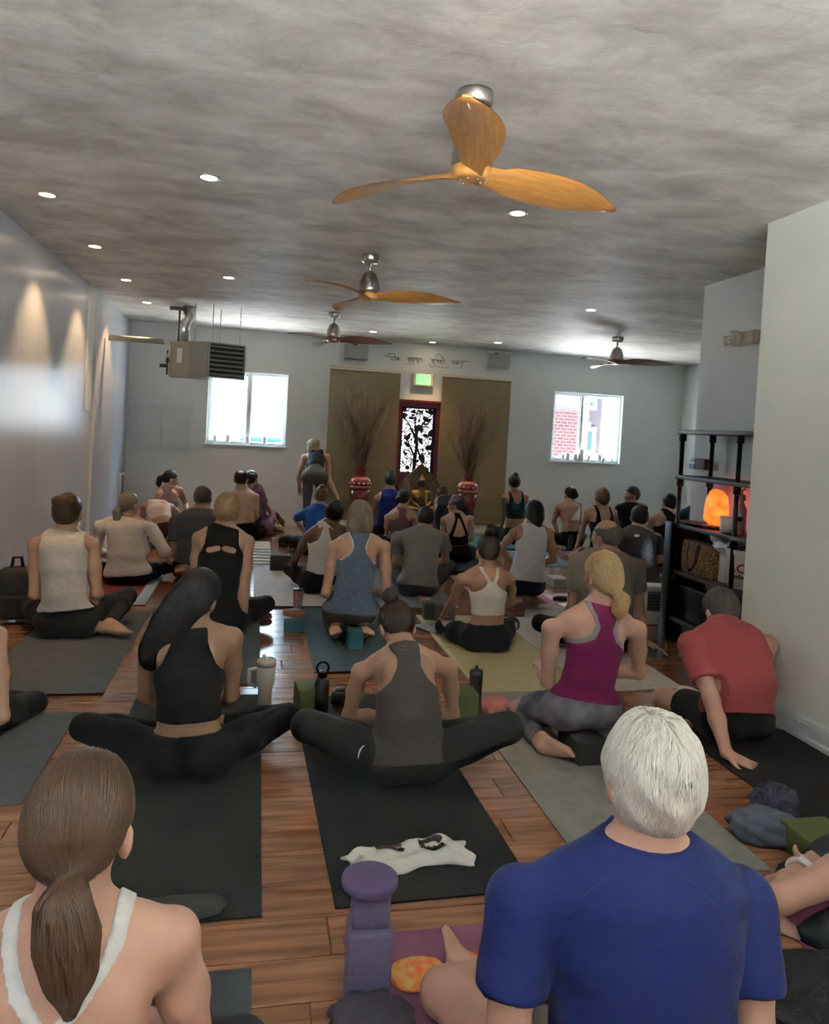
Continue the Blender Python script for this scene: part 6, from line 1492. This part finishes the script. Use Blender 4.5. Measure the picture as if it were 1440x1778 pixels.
 dict(id=22, label='woman with black hair in a white sleeveless blouse kneeling in navy shorts', skin='tan', seat=(918, 1036), sz=.12, neck=(925, 915), head=(927, 891), sh=((886, 931), (960, 931)), el=((870, 952), (961, 972)), ha=((890, 975), None), mode='kneel', vox=.009, hair=dict(col='black', t=.012, blobs=[((.01, -.06, -.04), (.07, .05, .07), .03), ((.01, -.07, -.11), (.045, .035, .06), .03)], anchor=(0, -.05, .12), straight=-.02), tops=[T_(cloth('blouse_white', (.58, .55, .56)), WIDE, .04, loose=.035, fold=.007, name='blouse')], bot=dict(mat=navy, len=.35, name='shorts')),
 dict(id=23, label='woman in a white strappy crop tank with top bun, cross-legged on yellow mat', skin='tan', seat=(850, 1136), neck=(847, 988), head=(847, 957), sh=((793, 1013), (893, 1012)), el=((786, 1042), (889, 1046)), ha=((770, 1068), None), kn=((768, 1088), (890, 1084)), hp=-8, vox=.008,
      hair=bun('dark', (0, -.045, .138), .037, rough=(.003, 90), t=.008), tops=[T_(wht, [(-2, .5), (.62, .5), (.68, .13), (.76, .058), (.82, .038), (1.0, .082), (1.2, .09)], .34, inner=[(-2, -.5), (.815, -.01), (.84, .004), (1.0, .048), (1.2, .06)], fold=.003, name='crop_tank')], bot=dict(mat=cloth('black_navy', (.014, .015, .021)), waist=.20)),
 dict(id=24, label='woman in an off-white one-shoulder bra top with black leggings, leaning sideways', skin='fair', pcx=(992, 930, 9.6), neck=(988, 874), head=(990, 859), sh=((966, 884), (1010, 880)), el=((962, 906), None), dn=.10, dh=.06, s=.95, hy=-15, hair=dict(col='black', t=.01, blobs=[((.04, -.07, .0), (.045, .05, .05), .015)], anchor=(.04, -.08, .0)), tops=[T_(cloth('ecru', (.72, .68, .60)), None, .50, diag=(-.75, .66, .21), name='one_shoulder_top')], bot=dict(mat=blk, waist=.22)),
 dict(id=25, label='woman in a thin-strapped black tank and dark green leggings, arm propped on floor', skin='fair', pcx=(1042, 955, 8.2), neck=(1045, 881), head=(1045, 864), sh=((1015, 895), (1071, 894)), el=((1011, 922), (1071, 922)), ha=((1003, 946), None), kn=((1003, 958), None), s=1.0, hair=dict(col='lightbrown', t=.011, blobs=[((0, -.07, -.02), (.06, .05, .07), .03)], anchor=(0, -.09, .05), straight=-.02), tops=[T_(blk, [(-2, .5), (.66, .5), (.72, .115), (1.2, .092)], .05, inner=[(-2, -.5), (.62, -.01), (.68, .05), (1.0, .072), (1.2, .078)], name='tank_top')], bot=dict(mat=cloth('bottle_green', (.008, .03, .02)))),
 dict(id=26, label='young man in a black T-shirt with short dark hair, face in profile', sex='m', skin='fair', pcx=(1096, 940, 9.2), neck=(1098, 877), head=(1097, 860), sh=((1072, 888), (1121, 885)), el=((1076, 908), None), ha=((1076, 930), None), hy=-70, yaw=-15, face=True, vox=.0085, s=1.0, hair=short('black', t=.011), tops=[T_(cloth('tee_black', (.013, .014, .018)), None, .02, sleeve=.6, loose=.03, off=.01, name='t_shirt')], bot=blkbot),
 dict(id=27, label='man in a dark grey T-shirt with pale smoke print and white collar mark', sex='m', skin='fair', pcx=(1110, 1020, 6.75), neck=(1107, 919), head=(1110, 898), sh=((1072, 937), (1146, 940)), el=((1077, 975), (1145, 972)), hy=14, vox=.009, hair=short('black', t=.012, rough=(.003, 60)), tops=[T_('SMOKE', None, -.02, sleeve=.62, loose=.035, off=.01, fold=.005, name='t_shirt')], bot=blkbot),
 dict(id=28, label='person with cropped hair in a black racerback tank next to the shelf unit', skin='fair', seat=(1153, 984), neck=(1158, 890), head=(1162, 874), sh=((1127, 907), (1178, 900)), el=((1128, 932), None), hy=0, vox=.009, hair=short('dark', t=.008), tops=[T_(blk, [(-2, .5), (.60, .5), (.66, .12), (.76, .06), (.86, .05), (.95, .07), (1.2, .085)], .0, name='tank_top')], bot=blkbot),
 dict(id=29, label='balding man in a taupe T-shirt, hand flat on the floor beside him', sex='m', skin='tan', pcx=(1045, 1085, 4.75), neck=(1053, 962), head=(1052, 932), sh=((996, 985), (1111, 992)), el=((1000, 1050), (1108, 1048)), ha=(None, (1118, 1112, -1)), hy=-30, dn=.06, vox=.0085, w=1.1, s=1.08, hdir=(None, ((.6, -.5, -.25), (0, -.3, -1), (-1, -.3, 0), .15)), face=True,
      hair=dict(col='pepper', t=.006, anchor=(0, -.05, .12), bald=((0, .0, .135), .105)), tops=[T_(cloth('taupe', (.17, .15, .125)), None, .0, sleeve=.62, loose=.04, sloose=.016, off=.012, fold=.006, name='t_shirt')], bot=blkbot),
 dict(id=30, label='blonde woman with a ponytail in a magenta tank sitting on a dark block', skin='pink', seat=(1024, 1276), sz=.11, neck=(1040, 1056), head=(1045, 998), sh=((944, 1102), (1118, 1104)), el=((951, 1182), (1109, 1168)), kn=((900, 1246), None), an=((945, 1297, -1), None), foot=(((.45, -.9, -.15), (.5, .2, .85)), None), hy=-14, vox=.0065, w=1.02, arm=1.05, leg=1.05,
      hair=dict(col='blonde', t=.012, chains=[([(.012, -.112, -.075), (.02, -.14, -.10), (.012, -.135, -.155), (.0, -.125, -.21)], [.020, .032, .032, .010])], blobs=[((.0, -.07, -.03), (.07, .045, .055), .03)], anchor=(.012, -.11, -.07), strands=(2600, .13, .0011, .0035, .16), vox=.006, extra=[('hair_tie', (.012, -.116, -.076), .022, m_tie)]),
      tops=[T_(cloth('heather_grey', (.24, .23, .23)), [(-2, .5), (.60, .5), (.67, .135), (.76, .072), (.86, .060), (.95, .076), (1.2, .10)], .4, off=.004, fold=0, name='bra'), T_(cloth('magenta', (.105, .006, .045)), [(-2, .5), (.56, .5), (.62, .13), (.72, .055), (.84, .036), (.93, .045), (1.02, .065), (1.2, .08)], .08, off=.008, fold=.004, ffreq=(8, 8, 60), name='tank_top')], bot=dict(mat='TIEDYE', len=1.85)),
 dict(id=31, label='man in a red T-shirt and black shorts leaning on one straight arm', sex='m', skin='pink', seat=(1298, 1297), neck=(1258, 1090), head=(1252, 1062), sh=((1190, 1130), (1342, 1130)), el=((1236, 1214, -1), (1312, 1200)), ha=((1262, 1308, -1), (1320, 1252)), kn=((1150, 1228), (1288, 1232)), an=((1215, 1245, 1), (1230, 1238)), hdir=(((.62, -.55, -.22), (0, .1, -1), (-.9, -.45, 0), .02), None), dn=.18, dh=.09, hp=-32, bulge=.07, vox=.0065, w=1.06, fat=1.1, s=1.02, dsh=(-.09, 0),
      hair=dict(col='pepper', t=.012, anchor=(.01, -.03, .12), rough=(.004, 70), strands=(1200, .05, .0010, .004, .35), flow='swirl'), tops=[T_(cloth('brick_red', (.27, .055, .055), var=.12, vscale=120), None, .02, sleeve=.66, loose=.035, sloose=.014, off=.010, fold=.006, ffreq=(10, 10, 44), name='t_shirt')], bot=dict(mat=blk, len=.62, loose=.012, name='shorts')),
 dict(id=32, label='white-haired man in a royal blue athletic T-shirt, foot tucked across', sex='m', skin='pink', pcx=(1105, 1650, 1.40), neck=(1122, 1478), head=(1128, 1350), sh=((868, 1590), (1312, 1590)), el=((876, 1850), (1316, 1850)), kn=((765, 1800), None), an=(None, (872, 1722, 1)), foot=(None, ((-.62, .30, .70), (-.7, .4, -.5))), hy=5, hp=-2, s=1.06, dn=.02, dh=.02, vox=.007, w=1.04, fat=1.12, hs=1.02,
      hair=dict(col='white', t=.018, anchor=(.01, -.04, .12), rough=(.0065, 48), vox=.005, line=[(-.12, -.092), (-.06, -.092), (-.04, -.08), (-.022, -.03), (-.01, .005), (.03, .02), (.055, .03), (.075, .062), (.10, .075)], strands=(4800, .075, .0015, .0075, .30), flow='swirl'), tops=[T_(cloth('athletic_blue', (.0042, .011, .078), rough=.75, bump=.16), None, -.1, sleeve=.56, loose=.03, sloose=.016, off=.014, fold=.008, ffreq=(9, 9, 14), name='t_shirt', nk=.036)], bot=dict(mat=cloth('pale_grey', (.40, .38, .36)), len=.5, loose=.01, name='shorts')),
 dict(id=33, label='person in dark trousers wearing a white smartwatch beside the moss green block', skin='pink', pcx=(1640, 1650, 1.72), neck=(1640, 1390), head=(1640, 1290), sh=((1530, 1500), (1760, 1480)), el=((1356, 1560), None), ha=((1392, 1508, 1), None), hdir=(((1, .3, .05), (0, .4, -1), (0, 1, 0), .5), None), kn=(('p', 1520, 1605, 1.80), None), an=(('p', 1380, 1640, 1.93), None), foot=(((-.45, .25, .85), (-.4, .75, -.3)), None), yaw=-35, s=1.05, vox=.009, arm=1.2, hair=bun('brown'), tops=[T_(blk, WIDE, .1)], bot=dict(mat=cloth('petrol', (.022, .028, .032)), loose=.008, name='trousers', len=1.85)),
 dict(id=34, label='person in a teal long-sleeved top partly hidden behind the shelf unit', skin='fair', pcx=(1205, 975, 8.9), neck=(1207, 884), head=(1210, 866), sh=((1183, 896), (1232, 893)), s=1.0, hair=short('dark'), tops=[T_(cloth('teal', (.03, .07, .085)), None, .0, sleeve=1.8, off=.01, loose=.02, name='sweater')], bot=blkbot),
 dict(id=35, label='woman bowing her head in a charcoal racerback tank between two green blocks', skin='tan', seat=(715, 1372), neck=(700, 1130), head=(688, 1088), sh=((612, 1178), (792, 1168)), el=((605, 1242), (787, 1240)), kn=((533, 1260), (882, 1264)), dn=.17, dh=.10, hp=-42, hy=-12, bulge=.055, vox=.0065, w=1.02,
      hair=bun('dark', (-.02, -.058, .138), .040, t=.009, rough=(.003, 80), strands=(1200, .08, .0009, .0025, .2)), tops=[T_(cloth('racer_charcoal', (.058, .050, .045)), [(-2, .5), (.50, .5), (.58, .16), (.70, .088), (.82, .062), (.93, .062), (1.02, .075), (1.2, .09)], -.06, off=.010, loose=.045, fold=.007, ffreq=(16, 16, 20), name='tank_top')], bot=dict(mat=cloth('olive_black', (.016, .018, .016)), loose=.012, fold=.004, name='trousers')),
]
# tie-dyed leggings and smoke print
m_td = M('cloth_tiedye', (.045, .04, .05), .8, vscale=9, col2=(.20, .19, .22), detail=6, bump=.1)
m_smk = bpy.data.materials.new('cloth_smoke_print'); m_smk.use_nodes = True; nt = m_smk.node_tree; b = nt.nodes['Principled BSDF']; b.inputs['Roughness'].default_value = .85; Lk = nt.links.new
tcx = nd(nt, 'ShaderNodeTexCoord'); nz = nd(nt, 'ShaderNodeTexNoise'); nz.inputs['Scale'].default_value = 9; nz.inputs['Detail'].default_value = 6; nz.inputs['Distortion'].default_value = 1.5; Lk(tcx.outputs['Object'], nz.inputs[0])
mpp = nd(nt, 'ShaderNodeMapping'); mpp.inputs['Location'].default_value = (-.0, .0, -.42); Lk(tcx.outputs['Object'], mpp.inputs[0])
mp2 = nd(nt, 'ShaderNodeMapping'); mp2.inputs['Scale'].default_value = (9, 0, 4.6); Lk(mpp.outputs[0], mp2.inputs[0])
gr = nd(nt, 'ShaderNodeVectorMath', operation='LENGTH'); Lk(mp2.outputs[0], gr.inputs[0])
mr = nd(nt, 'ShaderNodeMapRange'); mr.inputs[1].default_value = 1.; mr.inputs[2].default_value = .0; Lk(gr.outputs['Value'], mr.inputs[0])
mlt = nd(nt, 'ShaderNodeMath', operation='MULTIPLY'); Lk(mr.outputs[0], mlt.inputs[0]); Lk(nz.outputs[0], mlt.inputs[1])
rp = nd(nt, 'ShaderNodeValToRGB'); rp.color_ramp.elements[0].position = .12; rp.color_ramp.elements[0].color = (.055, .055, .058, 1); rp.color_ramp.elements[1].position = .45; rp.color_ramp.elements[1].color = (.60, .72, .85, 1); Lk(mlt.outputs[0], rp.inputs[0]); Lk(rp.outputs[0], b.inputs['Base Color'])
JJ = {}
for sp in PEOPLE:
    for t in sp.get('tops', ()):
        if t['mat'] == 'SMOKE': t['mat'] = m_smk
    if sp.get('bot') and sp['bot'].get('mat') == 'TIEDYE': sp['bot']['mat'] = m_td
    if ONLY and sp['id'] not in ONLY: continue
    JJ[sp['id']] = person(sp)
print('PEOPLE', [(a, b) for a, b, _ in PPL])
# ------------------------------------------------------------------ altar statue
def statue():
    y0 = 10.35; sc = 1.0; h = .0075
    base = np.array([aty(731, 860, y0)[0], y0, 0.])
    root = empty('buddha_statue', base, 0, 'bronze seated Buddha statue with carved mandorla on the altar', 'statue')
    m_br = M('aged_bronze', (.16, .105, .055), .45, metal=.45, var=.35, vscale=18, bump=.3, bscale=60)
    m_gold = M('gilded_bronze', (.42, .27, .08), .38, metal=.6, var=.35, vscale=14, bump=.2, bscale=80)
    z0 = .34
    # altar table
    tb = empty('altar_table', base, 0, 'low dark altar table carrying the statue', 'table')
    MB().box((0, 0, z0-.02), (.72, .34, .04), None, .006).build('table_top', M('dark_wood_base'), tb)
    for sx in (-1, 1):
        for sy in (-1, 1): MB().box((sx*.32, sy*.13, (z0-.04)/2), (.05, .05, z0-.04), None, .004).build('leg', M('dark_wood_base'), tb)
    # mandorla
    pts = []
    for t in np.linspace(-1, 1, 61):
        a = abs(t); w_ = math.copysign(.31*math.sin(min(1, (1-a)*1.25)*math.pi/2)**.75, t); z_ = .02+.72*a if False else 0
        pts.append((t, w_))
    out = []
    for z, w_ in [(0, .22), (.08, .27), (.18, .305), (.28, .315), (.36, .30), (.44, .255), (.51, .19), (.58, .115), (.64, .055), (.69, .0)]: out.append((w_, z))
    poly = out+[(-w_, z) for w_, z in out[-2::-1]]
    zb = z0
    def scaled(k, dz=0): return [(x*k, zb+.30+(z-.30)*k+dz) for x, z in poly]
    MB().prism([(x, zb+z) for x, z in poly], 1, .06, .10).build('mandorla', m_br, root)
    rim = MB()
    for k, r_ in ((.985, .013), (.88, .008), (.86, .006)):
        P_ = [(x, .058, z) for x, z in scaled(k)]; rim.tube(P_, r_, 6, cap=False)
    rim.build('carved_rim', m_br, root)
    for i, (x, z) in enumerate(scaled(.935)):
        MB().lathe([(.012, 0), (.012, .006), (.004, .012)], (x, .06, z), 8, R=Rx(math.pi/2)).build('boss', m_br, root)
    halo = MB()
    for r_, t_ in ((.155, .010), (.135, .006), (.10, .005)): halo.tube([(r_*math.cos(a), .056, zb+.44+r_*math.sin(a)) for a in np.linspace(0, 2*math.pi, 33)], t_, 6, cap=False)
    halo.build('halo', m_br, root)
    def B(x, y, z): return np.array([x, y, z0+z])+base
    body = [('t', B(0, -.02, .10), B(0, -.02, .22), (1, 0, 0), .085, .065, .105, .07), ('k', .03, ('t', B(0, -.02, .22), B(0, -.02, .30), (1, 0, 0), .11, .068, .06, .05)), ('k', .02, ('c', B(0, -.02, .30), B(0, -.025, .36), .032, .03)),
            ('k', .03, ('c', B(-.10, -.02, .275), B(.10, -.02, .275), .038, .038))]
    for sd in (-1, 1):
        body += [('k', .02, ('c', B(sd*.115, -.02, .27), B(sd*.145, -.04, .15), .036, .030)), ('k', .015, ('c', B(sd*.145, -.04, .15), B(sd*.05, -.14, .085), .030, .020)), ('k', .02, ('c', B(sd*.07, -.03, .05), B(sd*.21, -.10, .045), .055, .045)), ('k', .015, ('c', B(sd*.21, -.10, .045), B(-sd*.05, -.16, .04), .042, .026))]
    head = [('e', B(0, -.03, .425), (.050, .056, .066)), ('k', .01, ('e', B(0, -.052, .395), (.034, .032, .036))), ('k', .006, ('c', B(0, -.083, .428), B(0, -.092, .408), .005, .008)), ('k', .006, ('e', B(-.052, -.025, .41), (.008, .012, .032))), ('k', .006, ('e', B(.052, -.025, .41), (.008, .012, .032))), ('k', .005, ('e', B(0, -.08, .388), (.014, .008, .006)))]
    hairp = [('e', B(0, -.02, .45), (.056, .058, .045)), ('k', .01, ('e', B(0, -.02, .495), (.032, .032, .028))), ('k', .008, ('c', B(0, -.02, .51), B(0, -.02, .545), .020, .006))]
    sash = [('e', B(-.105, -.03, .275), (.048, .048, .042)), ('k', .02, ('e', B(-.065, -.065, .25), (.05, .03, .06))), ('c', B(.055, -.075, .30), B(.065, -.095, .10), .024, .02)]
    lotus = [('t', B(-.17, -.06, .0), B(.17, -.06, .0), (0, 1, 0), .12, .04, .12, .04)]
    for nm, pr, mt, hh in (('body', body, m_br, h), ('head', head, M('dark_bronze', (.035, .03, .028), .4, metal=.4), .006), ('topknot', hairp, M('reddish_bronze', (.20, .11, .06), .5, metal=.3, var=.2), .006), ('robe_sash', sash, m_gold, .007), ('lotus_base', lotus, m_br, h)):
        bb = [prim_bounds(p[2] if p[0] == 'k' else p) for p in pr]; g = Grid(np.min([b[0] for b in bb], 0)-.03, np.max([b[1] for b in bb], 0)+.03, hh)
        G = fill(g, g.new(), pr, .02)
        if nm == 'lotus_base': G = np.maximum(G, (z0+.002-g.ax[2])[None, None, :].astype(np.float32))
        V, Q = nets(g, G); to_mesh(nm, relax(V, Q, 1, .4), Q, mt, root, base)
statue()
# ------------------------------------------------------------------ bits worn by people
def worn(pid, fn):
    if JJ.get(pid): fn(JJ[pid])
def hb(J):
    hd, b = J['hd'], J['base']; h = .007; R, C, hs = J['R'], J['C'], J['hs']
    g = Grid(C-.14, C+.14, h); G = fill(g, g.new(), [('e', hd(0, -.012, .020), (.088*hs, .104*hs, .106*hs), R)], 0)
    X, Y, Z = g.ax[0][:, None, None]-C[0], g.ax[1][None, :, None]-C[1], g.ax[2][None, None, :]-C[2]
    q = [(X*R[0, i]+Y*R[1, i]+Z*R[2, i])/hs for i in range(3)]
    pl = q[2]*.85+q[1]*.5
    G = np.maximum(G, (.022-pl).astype(np.float32)); G = np.maximum(G, (pl-.082).astype(np.float32))
    V, Q = nets(g, G); to_mesh('headband', relax(V, Q, 1, .4), Q, fab('pink_band', (.28, .12, .16)), J['root'], b)
worn(20, hb)
def watch(J):
    b = J['base']; W, E_ = J['Wr'][0], J['El'][0]; d = unit(W-E_); c = W-d*.03; x, y, z = frame_of(d)
    MB().tube([c-b+.037*(math.cos(t)*x+math.sin(t)*y) for t in np.linspace(0, 2*math.pi, 25)], .009, 6, cap=False, flat=.35).build('watch_strap', M('white_rubber', (.75, .72, .68), .4), J['root'])
    up = unit(np.array([0, -.5, 1.])-d*np.dot([0, -.5, 1.], d)); Rm = np.stack([d, np.cross(up, d), up], 1)
    MB().box(c-b+up*.040, (.036, .040, .010), Rm, .004).build('watch_case', M('white_plastic'), J['root'])
worn(33, watch)
def on_back(J, u, v, mk, name, mat, off=.012, thick=.002):
    "flat mark on the garment: traced polygon in (lateral, along-spine) metres"
    pts = []
    root = J['root']; dg = bpy.context.evaluated_depsgraph_get()
    return pts
def project_mark(J, part, polys, cu, cv, mat, name, w=.001):
    "lay small printed shapes on a garment by casting to its surface from behind"
    ob = [c for c in J['root'].children if c.name.split('.')[0] == part]
    if not ob: return
    me = ob[0].data; from mathutils.bvhtree import BVHTree
    n = len(me.vertices); co = np.zeros(n*3, np.float32); me.vertices.foreach_get('co', co); co = co.reshape(-1, 3)
    tree = BVHTree.FromPolygons([tuple(v) for v in co], [tuple(p.vertices) for p in me.polygons])
    o0 = CO-J['base']
    mb = MB()
    for poly in polys:
        vs = []
        for (u, v) in poly:
            d = ray(cu+u, cv+v); d = d/np.linalg.norm(d); hit = tree.ray_cast(Vector(o0), Vector(d))
            if hit[0] is None: vs = None; break
            vs.append(np.array(hit[0])+np.array(hit[1])*.0025)
        if vs: mb.add(vs, [tuple(range(len(vs)))])
    if mb.v: mb.build(name, mat, J['root'])
def band(pts, wd):
    out = []
    for a, b in zip(pts[:-1], pts[1:]):
        a, b = np.array(a, float), np.array(b, float); d = (b-a)/max(1e-6, np.linalg.norm(b-a)); n = np.array([-d[1], d[0]])*wd/2; out.append([a+n, a-n, b-n, b+n])
    return out
def ell(cx_, cy_, rx, ry, n=14): return [(cx_+rx*math.cos(t), cy_+ry*math.sin(t)) for t in np.linspace(0, 2*math.pi, n+1)[:-1]]
if JJ.get(35):
    mk = M('grey_print', (.16, .15, .14), .6)
    project_mark(JJ[35], 'tank_top', band(arc(-3, 0, 4, 4, 60, 300), 1.1)+band(arc(3, 0, 4, 4, -120, 120), 1.1), 698, 1126, mk, 'collar_logo')
    sw = [(-3.5, 15), (-3, 6), (0, -2), (5, -7), (9, -8), (4, -3), (0, 5), (-2, 14)]
    project_mark(JJ[35], 'trousers', [sw], 625, 1302, M('white_plastic'), 'swoosh_logo')
if JJ.get(32):
    mk = M('seam_blue', (.003, .008, .055), .7)
    q = [(1075, 1512), (1048, 1530), (1015, 1556), (985, 1590), (962, 1630), (945, 1672), (930, 1715)]
    project_mark(JJ[32], 't_shirt', band(q, 2.2), 0, 0, mk, 'raglan_seam')
    q = [(1170, 1512), (1196, 1528), (1224, 1552), (1250, 1584), (1268, 1622), (1280, 1668), (1288, 1712)]
    project_mark(JJ[32], 't_shirt', band(q, 2.2), 0, 0, mk, 'raglan_seam')
if JJ.get(27): project_mark(JJ[27], 't_shirt', [ell(0, 0, 5, 2.6)], 1106, 930, M('white_plastic'), 'collar_mark')
if JJ.get(30):
    J = JJ[30]
    for a, c in (((.045, -.075, .035), (.085, -.02, .05)),):
        MB().tube([J['hd'](*p)-J['base'] for p in ((-.055, -.085, .045), (-.035, -.099, .038), (-.015, -.106, .034))], .006, 6, flat=.5).build('hair_clip', M('dark_clip', (.02, .012, .015), .3), J['root'])
        MB().tube([J['hd'](*p)-J['base'] for p in ((.065, -.08, .035), (.078, -.06, .045), (.084, -.04, .055))], .005, 6, flat=.5).build('hair_clip', M('dark_clip'), J['root'])
if JJ.get(22): project_mark(JJ[22], 'body', band([(-5, -3), (5, -4)], 1.5)+band([(-5, 2), (5, 1)], 1.5), 893, 928, M('tattoo_ink', (.06, .02, .02), .6), 'arm_tattoo')
